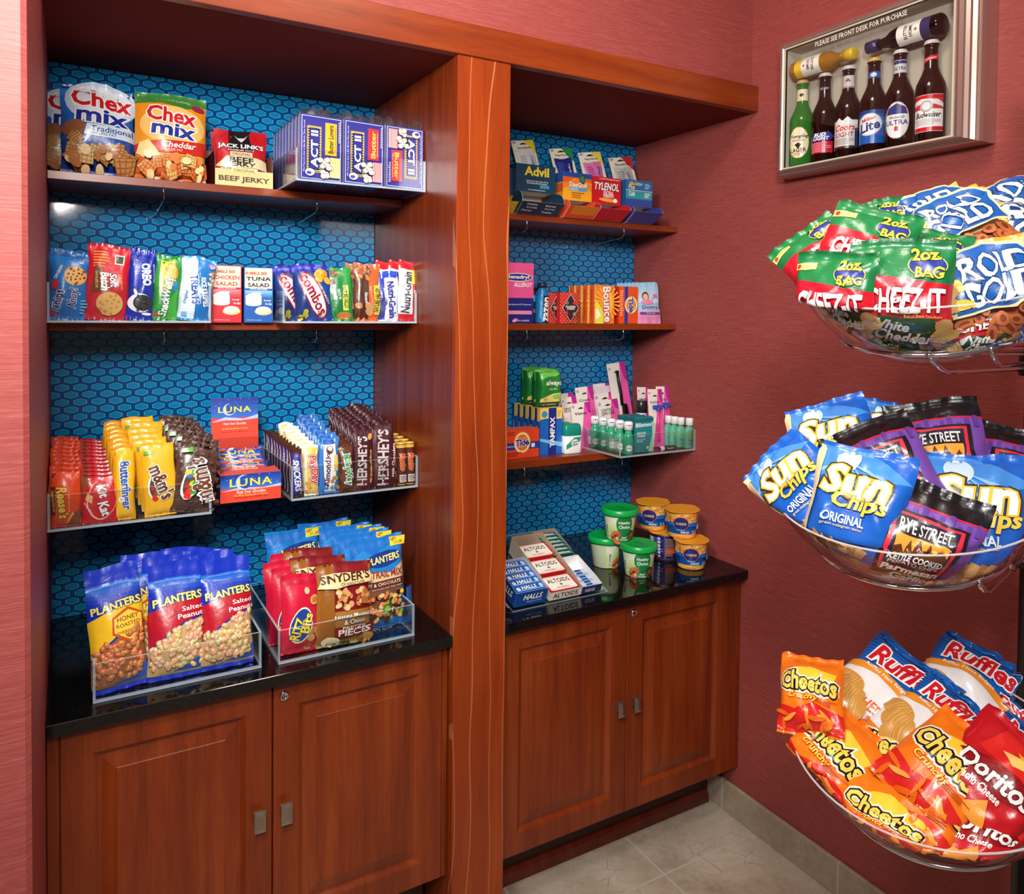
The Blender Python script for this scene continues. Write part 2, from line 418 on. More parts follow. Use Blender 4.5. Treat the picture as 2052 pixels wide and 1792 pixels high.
# ================================================================ packaging toolkit
_tc = {}
def tmesh(s, bold, shear, sp):
    """flat lettering as 2D triangles, centred, from the built-in font"""
    k = (s, round(bold, 4), round(shear, 3), round(sp, 3))
    if k in _tc: return _tc[k]
    c = bpy.data.curves.new('t', 'FONT'); c.body = s; c.size = 1; c.offset = bold; c.shear = shear
    c.space_character = sp; c.resolution_u = 2 if len(s) < 14 else 1; c.align_x = 'CENTER'
    o = bpy.data.objects.new('t', c); me = bpy.data.meshes.new_from_object(o)
    V = np.zeros(len(me.vertices)*3); me.vertices.foreach_get('co', V); V = V.reshape(-1, 3)[:, :2]
    F = [tuple(p.vertices) for p in me.polygons]
    bpy.data.objects.remove(o); bpy.data.curves.remove(c); bpy.data.meshes.remove(me)
    _tc[k] = (V, F); return V, F
class Art:
    """flat print on a w x h face. Positions are fractions of the face; sizes are fractions of its width."""
    def __init__(s, w, h): s.w, s.h, s.items, s.part = w, h, [], 'artwork'
    def add(s, P, F, col):
        s.items.append((np.asarray(P, float), F, lin(col), s.part)); return s
    def poly(s, pts, col): return s.add([(u*s.w, v*s.h) for u, v in pts], [tuple(range(len(pts)))], col)
    def rect(s, u0, v0, u1, v1, col): return s.poly([(u0, v0), (u1, v0), (u1, v1), (u0, v1)], col)
    def ell(s, cu, cv, ru, rv, col, rot=0, n=22):
        a = np.linspace(0, 2*np.pi, n, endpoint=False); c, q = math.cos(R(rot)), math.sin(R(rot))
        x, y = np.cos(a)*ru*s.w, np.sin(a)*rv*s.w
        return s.add(np.stack([cu*s.w+c*x-q*y, cv*s.h+q*x+c*y], 1), [tuple(range(n))], col)
    def box(s, cu, cv, L, H, col, rot=0):
        c, q = math.cos(R(rot)), math.sin(R(rot)); P = []
        for x, y in ((-1, -1), (1, -1), (1, 1), (-1, 1)):
            x, y = x*L*s.w/2, y*H*s.w/2; P.append((cu*s.w+c*x-q*y, cv*s.h+q*x+c*y))
        return s.add(P, [(0, 1, 2, 3)], col)
    def text(s, txt, cu, cv, L, H, col, rot=0, ol=None, olw=.05, bold=.012, shear=0, sp=1., ol2=None, sh=None):
        if H >= .09: bold = min(bold+.006, .030)
        V0, F0 = tmesh(txt, bold, shear, sp)
        lo, hi = V0.min(0), V0.max(0); ce = (lo+hi)/2; sc = np.array([L*s.w, H*s.w])/(hi-lo)
        c, q = math.cos(R(rot)), math.sin(R(rot))
        def put(V, F, cl, dx=0, dy=0):
            P = (V-ce)*sc; x, y = P[:, 0]+dx*s.w, P[:, 1]+dy*s.w
            s.add(np.stack([cu*s.w+c*x-q*y, cv*s.h+q*x+c*y], 1), F, cl)
        s.k = getattr(s, 'k', 0)+1; old, s.part = s.part, ('lettering#%d' % s.k if (s.part == 'artwork' and H >= .09) else s.part)
        if ol2: put(*tmesh(txt, bold+olw*2, shear, sp), ol2)
        if ol: put(*tmesh(txt, bold+olw, shear, sp), ol)
        if sh: put(V0, F0, sh, .012, -.012)
        put(V0, F0, col); s.part = old
        return s
    def blobs(s, u0, v0, u1, v1, n, r, cols, seed=1, el=.7):
        g = random.Random(seed)
        for k in range(n):
            rr = r*g.uniform(.75, 1.2)
            s.ell(g.uniform(u0, u1), g.uniform(v0, v1), rr, rr*g.uniform(el, 1), g.choice(cols), g.uniform(0, 180), 9)
        return s
    def rings(s, u0, v0, u1, v1, n, r, c1, c2, seed=1):
        g = random.Random(seed)
        for k in range(n):
            rr = r*g.uniform(.8, 1.2); u, v, a = g.uniform(u0, u1), g.uniform(v0, v1), g.uniform(0, 180)
            s.ell(u, v, rr, rr*.75, c1, a, 12); s.ell(u, v, rr*.5, rr*.33, c2, a, 9)
        return s
    def lines(s, u0, v0, u1, v1, n, col, fill=.5, seed=2, jag=.3):
        """rows of tiny unreadable small print"""
        g = random.Random(seed); dv = (v1-v0)/n
        for k in range(n):
            e = u1-(u1-u0)*g.uniform(0, jag)
            s.rect(u0, v0+dv*k+dv*(1-fill)/2, e, v0+dv*k+dv*(1+fill)/2, col)
        return s
    def grad(s, u0, v0, u1, v1, c0, c1, n=8):
        c0, c1 = [np.array([int(c.lstrip('#')[i:i+2], 16) for i in (0, 2, 4)]) if isinstance(c, str) else np.array(c) for c in (c0, c1)]
        dv = (v1-v0)/n
        for k in range(n): s.rect(u0, v0+dv*k, u1, v0+dv*(k+1)+.0005, tuple(c0+(c1-c0)*k/max(1, n-1)))
        return s
def print_children(art, S, root, mat, cut, eps=.00012, off0=.0002, names=None):
    """map the flat print onto surface S(u,v,off) and hang it under root, one mesh per printed part"""
    groups = {}
    for L, (P, F, col, part) in enumerate(art.items): groups.setdefault(part, []).append((L, P, F, col))
    for part, its in groups.items():
        V, FF, mi, pal = [], [], [], []
        for L, P, F, col in its:
            o = len(V); V += [(x, y, L*.001) for x, y in P]; FF += [tuple(i+o for i in f) for f in F]; mi += [len(pal)]*len(F); pal.append(col)
        me = bpy.data.meshes.new(part); me.from_pydata(V, [], FF)
        me.polygons.foreach_set('material_index', np.array(mi, dtype=np.int32))
        bm = bmesh.new(); bm.from_mesh(me)
        for ax, tot in ((0, art.w), (1, art.h)):
            if not cut: break
            n = int(tot/cut)
            for k in range(1, n+1):
                p = [0, 0, 0]; p[ax] = tot*k/(n+1); q = [0, 0, 0]; q[ax] = 1
                bmesh.ops.bisect_plane(bm, geom=bm.verts[:]+bm.edges[:]+bm.faces[:], dist=1e-6, plane_co=p, plane_no=q)
        if cut: bmesh.ops.triangulate(bm, faces=[f for f in bm.faces if len(f.verts) > 4])
        bm.verts.index_update()
        A = np.array([v.co[:] for v in bm.verts])
        F = [tuple(v.index for v in f.verts) for f in bm.faces]; mi = [f.material_index for f in bm.faces]
        bm.free(); bpy.data.meshes.remove(me)
        off = off0+eps*np.round(A[:, 2]/.001)
        if cut:
            e = 2e-4; q0 = np.clip(A[:, 0], e, art.w-e); q1 = np.clip(A[:, 1], e, art.h-e)
            nr = np.cross(S(q0+e, q1, 0)-S(q0-e, q1, 0), S(q0, q1+e, 0)-S(q0, q1-e, 0)); nr /= np.linalg.norm(nr, axis=1)[:, None]+1e-12
            Q = S(A[:, 0], A[:, 1], 0)+nr*off[:, None]
        else: Q = S(A[:, 0], A[:, 1], off)
        pal = np.array(pal)
        pn = part.split('#')[0]
        mk(pn if not names else names.get(pn, pn), mesh(part, Q, F, mat, pal[mi], smooth=bool(cut)), root)
# ---------------------------------------------------------------- film bags and bar wrappers
def bag_surface(w, h, t, st, sb, seed, n=2.2, m=.62, pv=.55, pinch=.05, wr=.0012, bend=0., sag=.15, crease=1., curl=0., warp=None, crump=0.):
    g = random.Random(seed)
    ws = [(g.uniform(-1.6, 1.6), g.uniform(-2.4, 2.4), g.uniform(0, 6.28), g.uniform(.4, 1)) for _ in range(6)]
    kt = [(g.uniform(1.5, 6), g.uniform(0, 6.28), g.uniform(-2, 2)) for _ in range(5)]
    kb = [(g.uniform(1.5, 6), g.uniform(0, 6.28), g.uniform(-2, 2)) for _ in range(5)]
    cr = [(g.uniform(-2.2, 2.2), g.uniform(-2.4, 2.4), g.uniform(0, 3.14), g.uniform(.4, 1)) for _ in range(7)]
    e1, e2, e3 = g.uniform(0, 6.28), g.uniform(0, 6.28), g.uniform(-.02, .02)
    def S(u, v, off=0, side=-1):
        u = np.asarray(u, float); v = np.asarray(v, float)
        s = np.clip(2*u/w-1, -1, 1); q = np.clip((v-sb)/(h-st-sb), 0, 1)
        a = np.clip(np.sin(np.pi*q), 0, 1)**pv * (1+sag*(.5-q)*2)
        b = np.clip(1-np.abs(s)**n, 0, 1)**m
        y = t/2*a*b
        x0 = sum(c*np.sin(2*np.pi*(fu*s+fv*q)/1.6+ph) for fu, fv, ph, c in ws)
        y = y + wr*x0*np.clip(b*1.4, 0, 1)*np.clip(a*1.5, 0, 1)
        if crump: y = y+crump*sum(c*np.exp(-(np.sin(np.pi*(fu*s*.5+fv*v/h)*.8+ph)/.30)**2) for fu, fv, ph, c in cr)*np.clip(b*1.6, 0, 1)*np.clip(a*1.3+.25, 0, 1)*(-1 if side < 0 else 1)*-1
        dt, db = (h-v)/h, v/h
        y = y + crease*.0011*sum(np.sin(f*np.pi*s*(1+d*dt)+p) for f, p, d in kt)*np.exp(-(dt/.16))*(1 if side < 0 else -1)
        y = y + crease*.0011*sum(np.sin(f*np.pi*s*(1+d*db)+p) for f, p, d in kb)*np.exp(-(db/.13))*(1 if side < 0 else -1)
        seal = ((v > h-st) | (v < sb))
        y = y + np.where(seal, .00035*np.sin(v*2*np.pi/.0028), 0)*(1 if side < 0 else -1)
        x = (u-w/2)*(1-pinch*np.sin(np.pi*np.clip(v/h, 0, 1)))+.0012*np.sin(q*9+e1)*s
        z = v+.0022*np.sin(s*3+e2)*np.clip(v/h-.5, 0, 1)*2+s*e3*h*.3*(v/h)
        yy = side*(y+off+.0003)+curl*np.abs(s)**2*w
        if abs(bend) > 1e-4:
            Rr = h/bend; an = z/Rr
            z, yy = Rr*np.sin(an)-yy*np.sin(an), Rr*(1-np.cos(an))+yy*np.cos(an)
        P = np.stack([x, yy, z], 1)
        return warp(P) if warp else P
    return S
def bag(name, w, h, t, col, art=None, seal=None, st=.014, sb=.012, seed=1, mat='film', nu=22, nv=26, cut=.0075, back=None, label=None, cat='bag', group=None, bseal=None, eps=.00018, off0=.0006, **kw):
    S = bag_surface(w, h, t, st, sb, seed, **kw)
    def grid(v0, v1, nv_, colf, nm, parent):
        V, F, C = [], [], []
        us = np.linspace(0, w, nu+1); us = w*(.5-.5*np.cos(np.pi*us/w)) if nu > 8 else us
        vs = np.linspace(v0, v1, nv_+1); U, Vv = np.meshgrid(us, vs)
        for side in (-1, 1):
            P = S(U.ravel(), Vv.ravel(), 0, side); o = len(V); V += list(P)
            for j in range(nv_):
                for i in range(nu):
                    a = o+j*(nu+1)+i; q = (a, a+1, a+nu+2, a+nu+1); F.append(q if side < 0 else q[::-1]); C.append(lin(colf if side < 0 else (back or colf)))
        return mk(nm, mesh(nm, V, F, mat, C, smooth=True), parent)
    root = grid(sb, h-st, nv, col, name, None)
    if st > 0: grid(h-st, h, 4, seal or col, 'top_seal', root)
    if sb > 0: grid(0, sb, 4, bseal or seal or col, 'bottom_seal', root)
    if art: print_children(art, S, root, mat, cut, off0=off0, eps=eps)
    tag(root, label, cat, group)
    return root
# ---------------------------------------------------------------- cartons
def carton(name, w, d, h, cols, arts=None, mat='card', label=None, cat='box', group=None, bev=.0005, parent=None):
    """closed box standing on z=0, centred on x, front at y=0 facing -y. cols: one colour or dict of faces"""
    V, F = boxvf(-w/2, w/2, 0, d, 0, h)
    names = ('front', 'right', 'back', 'left', 'top', 'bottom')
    cl = [lin(cols if not isinstance(cols, dict) else cols.get(n, cols['front'])) for n in names]
    o = mk(name, mesh(name, V, F, mat, cl), parent)
    z0 = np.zeros
    maps = dict(front=lambda u, v, f: np.stack([u-w/2, 0*u-f, v], 1), left=lambda u, v, f: np.stack([0*u-w/2-f, d-u, v], 1),
                right=lambda u, v, f: np.stack([0*u+w/2+f, u, v], 1), top=lambda u, v, f: np.stack([u-w/2, v, 0*u+h+f], 1),
                back=lambda u, v, f: np.stack([w/2-u, 0*u+d+f, v], 1))
    for k, a in (arts or {}).items(): print_children(a, maps[k], o, mat, 0, eps=.00006, off0=.0001, names={'artwork': k+'_print'})
    tag(o, label, cat, group)
    return o
def round_print(art, rad, root, mat, z0=0, a0=-90, eps=.00008, cut=.004, off0=.0002):
    """wrap print on a lathe body: rad(z) is its radius; u runs along the arc centred on a0 degrees"""
    r0 = float(rad(np.array([z0+art.h/2]))[0])
    def S(u, v, off):
        a = R(a0)+(u-art.w/2)/r0; rr = rad(v+z0)+off
        return np.stack([rr*np.cos(a), rr*np.sin(a), v+z0], 1)
    print_children(art, S, root, mat, cut, eps=eps, off0=off0)
def radius_of(prof):
    zz = np.array([p[1] for p in prof]); rr = np.array([p[0] for p in prof])
    return lambda z: np.interp(z, zz, rr)
# ---------------------------------------------------------------- placing
def put(proto, loc, rot=(0, 0, 0), label=None, group=None, scale=None):
    """first call moves the prototype itself, later calls copy it with all its parts"""
    if proto.get('_used'):
        o = copy_tree(proto); del o['_used']
    else:
        o = proto; proto['_used'] = 1
    USED.append(proto)
    o.location = loc; o.rotation_euler = rot
    o.scale = (1, 1, 1)
    if scale: o.scale = (scale,)*3 if isinstance(scale, (int, float)) else scale
    if label: o['label'] = label
    if group: o['group'] = group
    return o
USED = []
def pxb(u0, u1, vt, vb, Y):
    """pixel box on the plane Y -> centre x, width, base z, height"""
    vm = (vt+vb)/2; a, b = W(u0, vm, Y=Y), W(u1, vm, Y=Y); um = (u0+u1)/2
    zt, zb = W(um, vt, Y=Y).z, W(um, vb, Y=Y).z
    return (a.x+b.x)/2, b.x-a.x, zb, zt-zb
def acrylic_bin(x0, x1, y0, y1, z0, h, label, lip=0, th=.0046, backh=None):
    r = empty('acrylic_bin', ((x0+x1)/2, y0, z0)); tag(r, label, 'bin', 'clear acrylic bins')
    w, d = x1-x0, y1-y0; bh = backh or h
    def P(name, a, b, c, d_, e, f, thin):
        V, F = boxvf(a, b, c, d_, e, f)
        big = {'x': (1, 3), 'y': (0, 2), 'z': (4, 5)}[thin]
        mi = [0 if i in big else 1 for i in range(6)]
        mk(name, mesh(name, V, F, ['acrylic', 'acrylic_edge'], midx=mi), r)
    P('base_panel', -w/2, w/2, 0, d, .0006, .0006+th, 'z')
    z = .0008+th
    P('front_panel', -w/2, w/2, 0, th, z, h, 'y')
    P('back_panel', -w/2, w/2, d-th, d, z, bh, 'y')
    P('side_panel', -w/2, -w/2+th, th+.0002, d-th-.0002, z, h, 'x')
    P('side_panel', w/2-th, w/2, th+.0002, d-th-.0002, z, h, 'x')
    return r

ORD = ['front', 'second', 'third', 'fourth', 'fifth', 'sixth', 'seventh', 'eighth', 'ninth', 'tenth', 'eleventh', 'twelfth']
# ================================================================ left shelves, top board
WH, BLK = (245, 245, 242), (18, 16, 16)
def waffles(a, u0, v0, u1, v1, n, s, cols, seed):
    g = random.Random(seed)
    for k in range(n):
        u, v, r = g.uniform(u0, u1), g.uniform(v0, v1), g.uniform(0, 90); c = g.choice(cols)
        a.box(u, v, s*1.08, s*1.08, tuple(int(x*.62) for x in c), r); a.box(u, v, s, s, c, r)
        for q in (-.3, 0, .3):
            cs, sn = math.cos(R(r)), math.sin(R(r))
            a.box(u-sn*q*s, v+cs*q*s*a.w/a.h, s*.95, s*.06, tuple(int(x*.72) for x in c), r); a.box(u+cs*q*s, v+sn*q*s*a.w/a.h, s*.06, s*.95, tuple(int(x*.72) for x in c), r)
def chex(kind, w, h, seed):
    a = Art(w, h)
    if kind == 'blue':
        a.grad(0, .06, 1, .97, '#1a3f9a', '#2f7fd6', 9).ell(.55, .82, .5, .34, (200, 218, 240)).ell(.55, .84, .42, .26, (232, 238, 246))
        a.text('Chex', .56, .85, .84, .27, (206, 30, 40), ol=WH, olw=.05, bold=.03, rot=-3)
        a.text('mix', .56, .655, .72, .22, (28, 48, 150), ol=WH, olw=.05, bold=.035, rot=-3)
        a.poly([(.30, .44), (1, .40), (1, .545), (.34, .56)], (214, 232, 246))
        a.text('Traditional', .68, .505, .58, .085, (24, 60, 150), rot=-2).text('60% LESS FAT', .56, .455, .36, .035, (30, 80, 160), rot=-2)
        a.ell(.17, .50, .16, .12, (150, 92, 60), 20); waffles(a, .15, .35, .36, .42, 3, .13, [(205, 150, 80), (222, 176, 104)], seed)
        waffles(a, .15, .14, .85, .28, 15, .17, [(214, 160, 92), (196, 132, 72), (232, 188, 124)], seed+3); a.blobs(.1, .08, .9, .3, 9, .06, [(176, 110, 60), (236, 204, 150)], seed)
        return bag('cracker_mix_bag', w, h, .055, (28, 66, 160), a, (30, 70, 165), seed=seed, wr=.0016)
    a.grad(0, .06, 1, .9, '#f0a52a', '#ee8f20', 8).ell(.52, .62, .46, .3, (248, 196, 110))
    a.poly([(0, .86), (.35, .88), (.7, .83), (1, .90), (1, 1), (0, 1)], (58, 128, 52)).text('EARN CASH FOR YOUR SCHOOL!', .4, .93, .74, .04, (226, 240, 214), rot=-4)
    a.ell(.88, .86, .1, .05, (150, 40, 70), -8)
    a.text('Chex', .50, .74, .70, .24, (206, 30, 40), ol=WH, olw=.05, bold=.03, rot=-5)
    a.text('mix', .53, .57, .62, .20, (28, 48, 150), ol=WH, olw=.05, bold=.035, rot=-5)
    a.poly([(0, .30), (1, .32), (1, .47), (.3, .44), (0, .38)], (206, 44, 34)).text('Cheddar', .60, .405, .50, .09, WH, rot=2, shear=.25).text('60% LESS FAT', .5, .345, .3, .035, (250, 220, 200))
    a.poly([(.02, .28), (.22, .18), (.34, .28), (.18, .44), (.06, .40)], (246, 222, 150))
    a.rect(0, .05, 1, .24, (216, 100, 48)); waffles(a, .14, .12, .86, .24, 13, .15, [(240, 150, 80), (250, 190, 110), (226, 120, 60)], seed+1); a.blobs(.1, .06, .9, .27, 14, .05, [(250, 220, 160), (230, 130, 70)], seed)
    return bag('cracker_mix_bag', w, h, .055, (238, 148, 40), a, (70, 140, 56), bseal=(220, 110, 40), seed=seed, wr=.0016)
x, w, z, h = pxb(120, 270, 180, 351, 1.895); h += .008
p = chex('blue', w, h, 14); put(p, (x, 1.895, Z1+.0005), (R(-3), 0, R(2)), 'blue cracker mix bag with white cloud and red lettering at the shelf edge')
tag(p, cat='bag')
put(p, (x-.045, 1.965, Z1+.0005), (R(-5), 0, R(8)), 'blue cracker mix bag half hidden between the front blue bag and the wall')
x, w, z, h = pxb(267, 412, 192, 362, 1.885); h += .008
p = chex('orange', w, h, 23); put(p, (x, 1.885, Z1+.0005), (R(-3), R(1), 0), 'orange cheddar cracker mix bag with a green top seal'); p['category'] = 'bag'
# --- jerky display carton with a pouch in it
x, w, z, h = pxb(431, 547, 240, 378, 1.868)
def tray(name, w, d, hf, hs, hb, th, col, inner, arts, side_col=None, mat='card', label=None, cat='box', group=None, prof=None):
    """open display carton; side walls step from hf at the front to hb at the back"""
    r = empty(name); tag(r, label, cat, group)
    def slab(nm, V, F, c): return mk(nm, mesh(nm, V, F, mat, [lin(q) for q in c]), r)
    V, F = boxvf(-w/2, w/2, 0, d, .0004, .0004+th); slab('base_panel', V, F, [col]*4+[inner, col])
    V, F = boxvf(-w/2, w/2, 0, th, th+.0005, hf); o = slab('front_panel', V, F, [col, col, inner, col, inner, col])
    for k, a in arts.items():
        if k == 'front': print_children(a, lambda u, v, f: np.stack([u-w/2, 0*u-f, v+th], 1), o, mat, 0, eps=.00006, off0=.0001)
    V, F = boxvf(-w/2, w/2, d-th, d, th+.0005, hb); slab('back_panel', V, F, [inner, col, col, col, inner, col])
    for sx in (-1, 1):
        pf = prof or [(0, hf), (.25, hs), (1, hb)]
        V, F = [], []
        for e in (0, 1):
            xx = sx*w/2-sx*th*e
            pts = [(th+.0002, th+.0005), (d-th-.0002, th+.0005)] + [(th+.0002+(d-2*th-.0004)*a, b) for a, b in reversed(pf)]
            V += [(xx, yy, zz) for yy, zz in pts]
        n = len(pts); f0 = tuple(range(n)); F = [f0 if sx > 0 else f0[::-1], tuple(n+i for i in (f0[::-1] if sx > 0 else f0))]
        for k in range(n):
            q = (k, (k+1) % n, n+(k+1) % n, n+k); F.append(q[::-1] if sx > 0 else q)
        o = slab('side_panel', V, F, [side_col or col, inner]+[inner]*n)
        if sx < 0 and 'left' in arts: print_children(arts['left'], lambda u, v, f: np.stack([0*u-w/2-f, d-th-u, v+th], 1), o, mat, 0, eps=.00006, off0=.0001, names={'artwork': 'side_print', 'logo': 'side_lettering'})
    return r
a = Art(w, .040); a.rect(0, 0, 1, 1, (228, 204, 140)).lines(.0, .05, 1, .95, 9, (220, 194, 128), .4).text('BEEF JERKY', .5, .42, .88, .12, (74, 46, 26), bold=.03).box(.5, .98, .46, .09, (236, 216, 150)).text('ORIGINAL', .5, .97, .38, .055, (100, 60, 30))
tr = tray('jerky_carton', w, .13, .042, .085, .105, .0012, (176, 26, 34), (150, 90, 80), {'front': a}, (96, 14, 18), label='red beef jerky display carton with a tan front strip', cat='carton', prof=[(0, .042), (.01, .062), (.12, .085), (1, .085)])
tr.location = (x, 1.868, Z1)
bw, bh = w*.92, .138
a = Art(bw, bh); a.rect(0, 0, 1, 1, (186, 24, 34)).poly([(.25, .62), (.72, .62), (.70, 1), (.27, 1)], (28, 22, 26)).poly([(.36, .93), (.44, .86), (.56, .86), (.64, .93), (.56, .83), (.50, .78), (.44, .83)], (200, 200, 200))
a.text('JACK LINK\'S', .49, .70, .88, .11, WH, ol=(20, 14, 14), olw=.05, bold=.03).text('PREMIUM CUTS', .49, .635, .5, .03, (230, 220, 210)).box(.49, .565, .44, .085, (226, 206, 160)).text('ORIGINAL', .49, .565, .36, .05, (70, 40, 24))
a.poly([(0, .34), (.2, .52), (.8, .52), (1, .48), (1, .30), (.8, .34), (.2, .32)], (224, 208, 168)).text('BEEF', .49, .46, .48, .105, BLK, bold=.035).text('JERKY', .49, .375, .58, .11, BLK, bold=.035, shear=.1)
a.rect(.1, .26, .95, .315, (40, 30, 30)).text('22g PROTEIN', .48, .287, .6, .045, WH).rect(.25, .02, .75, .25, (70, 50, 50)).blobs(.3, .04, .7, .22, 12, .05, [(100, 66, 60), (150, 120, 120), (60, 30, 26)], 4)
p = bag('jerky_pouch', bw, bh, .03, (180, 24, 32), a, (150, 20, 28), seed=5, st=.01, sb=.008, wr=.0006, cut=.012)
tag(p, cat='pouch')
put(p, (x-.004, 1.888, Z1+.002), (R(-4), 0, 0), 'red and black beef jerky pouch at the front of its carton')
put(p, (x-.004, 1.930, Z1+.002), (R(-4), 0, 0), 'red and black beef jerky pouch behind the front one in the carton')
# --- popcorn bin
acrylic_bin(.444, .7625, 1.700, 2.004, Z1, .0755, 'clear acrylic bin full of blue popcorn packs', backh=.0755)
def popcorn(kind):
    w, h, d = .098, .150, .017
    a = Art(w, h); a.rect(.03, .02, .97, .98, (214, 214, 226)).rect(.045, .03, .955, .97, (58, 58, 150))
    def rr(c1, c2):
        a.rect(.16, .12, .50, .83, c1); a.rect(.185, .14, .475, .81, c2)
    rr((196, 158, 40), (52, 46, 36))
    for k in range(17):
        for uu in (.195, .465): a.ell(uu, .155+.64*k/16, .014, .014, (246, 236, 200), 0, 8)
    for k in range(6):
        for vv in (.148, .802): a.ell(.22+.22*k/5, vv, .014, .014, (246, 236, 200), 0, 8)
    a.rect(.225, .17, .435, .78, (50, 50, 140)).text('ACT II', .33, .475, .86, .17, WH, rot=90, bold=.04)
    a.text('The Popcorn that is the Movie Time Special', .09, .5, 1.2, .045, (220, 220, 240), rot=90)
    lc = (224, 184, 60) if kind == 'yellow' else (206, 60, 70)
    a.rect(.58, .40, .86, .90, lc).text('Butter Lovers' if kind == 'yellow' else 'Butter', .72, .65, .66, .12, (60, 40, 30) if kind == 'yellow' else (250, 200, 90), rot=90, bold=.02).text('Natural and artificial flavor', .82, .65, .6, .03, (90, 60, 30) if kind == 'yellow' else (250, 210, 180), rot=90)
    for k in range(6): a.rect(.70+.04*k, .06, .72+.04*k, .37, (228, 190, 120) if kind == 'yellow' else (206, 70, 80)); a.rect(.72+.04*k, .06, .74+.04*k, .37, (244, 222, 170) if kind == 'yellow' else (240, 226, 224))
    g = random.Random(3)
    for k in range(15):
        u, v = g.uniform(.47, .70), g.uniform(.06, .36); a.ell(u, v, .075, .068, (90, 74, 60), 0, 11); a.ell(u, v, .066, .059, (240, 228, 206), 0, 11)
    a.ell(.22, .11, .11, .085, (232, 226, 220)).ell(.2, .1, .06, .04, (70, 80, 170)).lines(.89, .6, .95, .93, 12, (210, 210, 235))
    return a, w, h, d
def popcorn_pack(kind, flip=False):
    a, w, h, d = popcorn(kind)
    if flip: a.items = [(np.array([w, h])-P, F, c, p_) for P, F, c, p_ in a.items]
    o = carton('popcorn_pack', w, d, h, {'front': (58, 58, 150), 'left': (190, 186, 200), 'top': (214, 210, 220), 'back': (58, 58, 150)}, {'front': a}, mat='tin', cat='pack')
    g = random.Random(7 if kind == 'yellow' else 9); V, F = [], []
    n = 12
    for k in range(n+1):
        xx = -w/2+w*k/n
        V += [(xx, 0, h+.0003), (xx, d*.5+g.uniform(-.006, .004), h+.017+g.uniform(-.006, .008)), (xx, d, h+.0003)]
    for k in range(n): F += [(3*k, 3*k+3, 3*k+4, 3*k+1), (3*k+1, 3*k+4, 3*k+5, 3*k+2)]
    mk('clear_wrap', mesh('clear_wrap', V, F, 'cello'), o)
    return o
py, pr_, pf_ = popcorn_pack('yellow'), popcorn_pack('red'), popcorn_pack('red', True)
zz = Z1+.0042
cols3 = [(.5005, py, 0), (.6035, pr_, 0), (.7065, pf_, 0)]
for ci, (cx_, pp, flip) in enumerate(cols3):
    nm = ('yellow-labelled', 'red-labelled', 'upside-down red-labelled')[ci]
    for k in range(9):
        yy = 1.7075+k*.0305
        lab = f'{ORD[k]} {nm} blue popcorn pack counting back from the bin front'
        put(pp, (cx_+.003, yy, zz+.0012), (R(-2.5), R(1.2), 0), lab, 'blue popcorn packs in the bin')
# ================================================================ left shelves, middle board
acrylic_bin(XL+.001, .2735, 1.768, 2.05, Z2, .083, 'clear acrylic bin holding cookie and cracker packs')
acrylic_bin(.4275, .7625, 1.748, 2.05, Z2, .078, 'clear acrylic bin holding pretzel snacks and granola bars')
zz = Z2+.0042
def pk(name, px, Y, t, col, fn, seed, label, rx=-6, ry=0, rz=0, n=2.6, extra=(), cat='packet', seal=None, st=.012, sb=.009, mat='film', z=None, grp=None, dx=0, **kw):
    x, w, z0, h = pxb(*px, Y); h = h/math.cos(R(rx))
    a = Art(w, h); fn(a)
    p = bag(name, w, h, t, col, a, seal, st=st, sb=sb, seed=seed, mat=mat, n=n, cat=cat, **kw)
    zb = zz if z is None else z
    put(p, (x+dx, Y, zb+.0006), (R(rx), R(ry), R(rz)), label, grp)
    for i, e in enumerate(extra):
        ex, ey, er, lb = e; put(p, (x+dx+ex, Y+ey, zb+.0006), (R(rx), R(ry+er), R(rz)), lb, grp)
    return p
def cookie(a, u, v, r, chips=True, bite=False):
    a.ell(u, v, r*1.03, r*.98, (168, 104, 44)); a.ell(u, v, r, r*.94, (226, 178, 104))
    g = random.Random(int(u*97))
    for k in range(17 if chips else 13):
        t_, q = k*2.4+g.uniform(-.3, .3), math.sqrt((k+.5)/(17 if chips else 13))*.85*r
        a.ell(u+q*math.cos(t_), v+q*math.sin(t_)*a.w/a.h, r*g.uniform(.07, .13), r*.09, (92, 48, 24) if chips else (196, 146, 84), 0, 8)
def f_ahoy(a):
    a.rect(0, .03, 1, .97, (22, 118, 200)).rect(0, .9, 1, .97, (20, 90, 170)); cookie(a, .68, .63, .30)
    a.text('ORIGINAL', .24, .66, .42, .08, WH, rot=70).text('4oz', .8, .83, .1, .08, WH)
    a.poly([(.12, .42), (.26, .42), (.28, .54), (.10, .54)], (200, 40, 50))
    a.text('Chips', .30, .27, .58, .28, (24, 38, 120), rot=84, ol=WH, olw=.05, bold=.04).text('Ahoy!', .64, .31, .56, .28, (24, 38, 120), rot=84, ol=WH, olw=.05, bold=.04)
    a.poly([(.08, .06), (.28, .06), (.10, .16)], (214, 44, 60)).lines(.82, .1, .95, .3, 5, (120, 190, 240))
pk('cookie_pack', (92, 172, 498, 640), 1.79, .03, (22, 110, 190), f_ahoy, 31, 'sky blue cookie packet with a bitten chocolate chip cookie', ry=3, extra=[(.005, .05, 1, 'sky blue cookie packet behind the front one in the bin')])
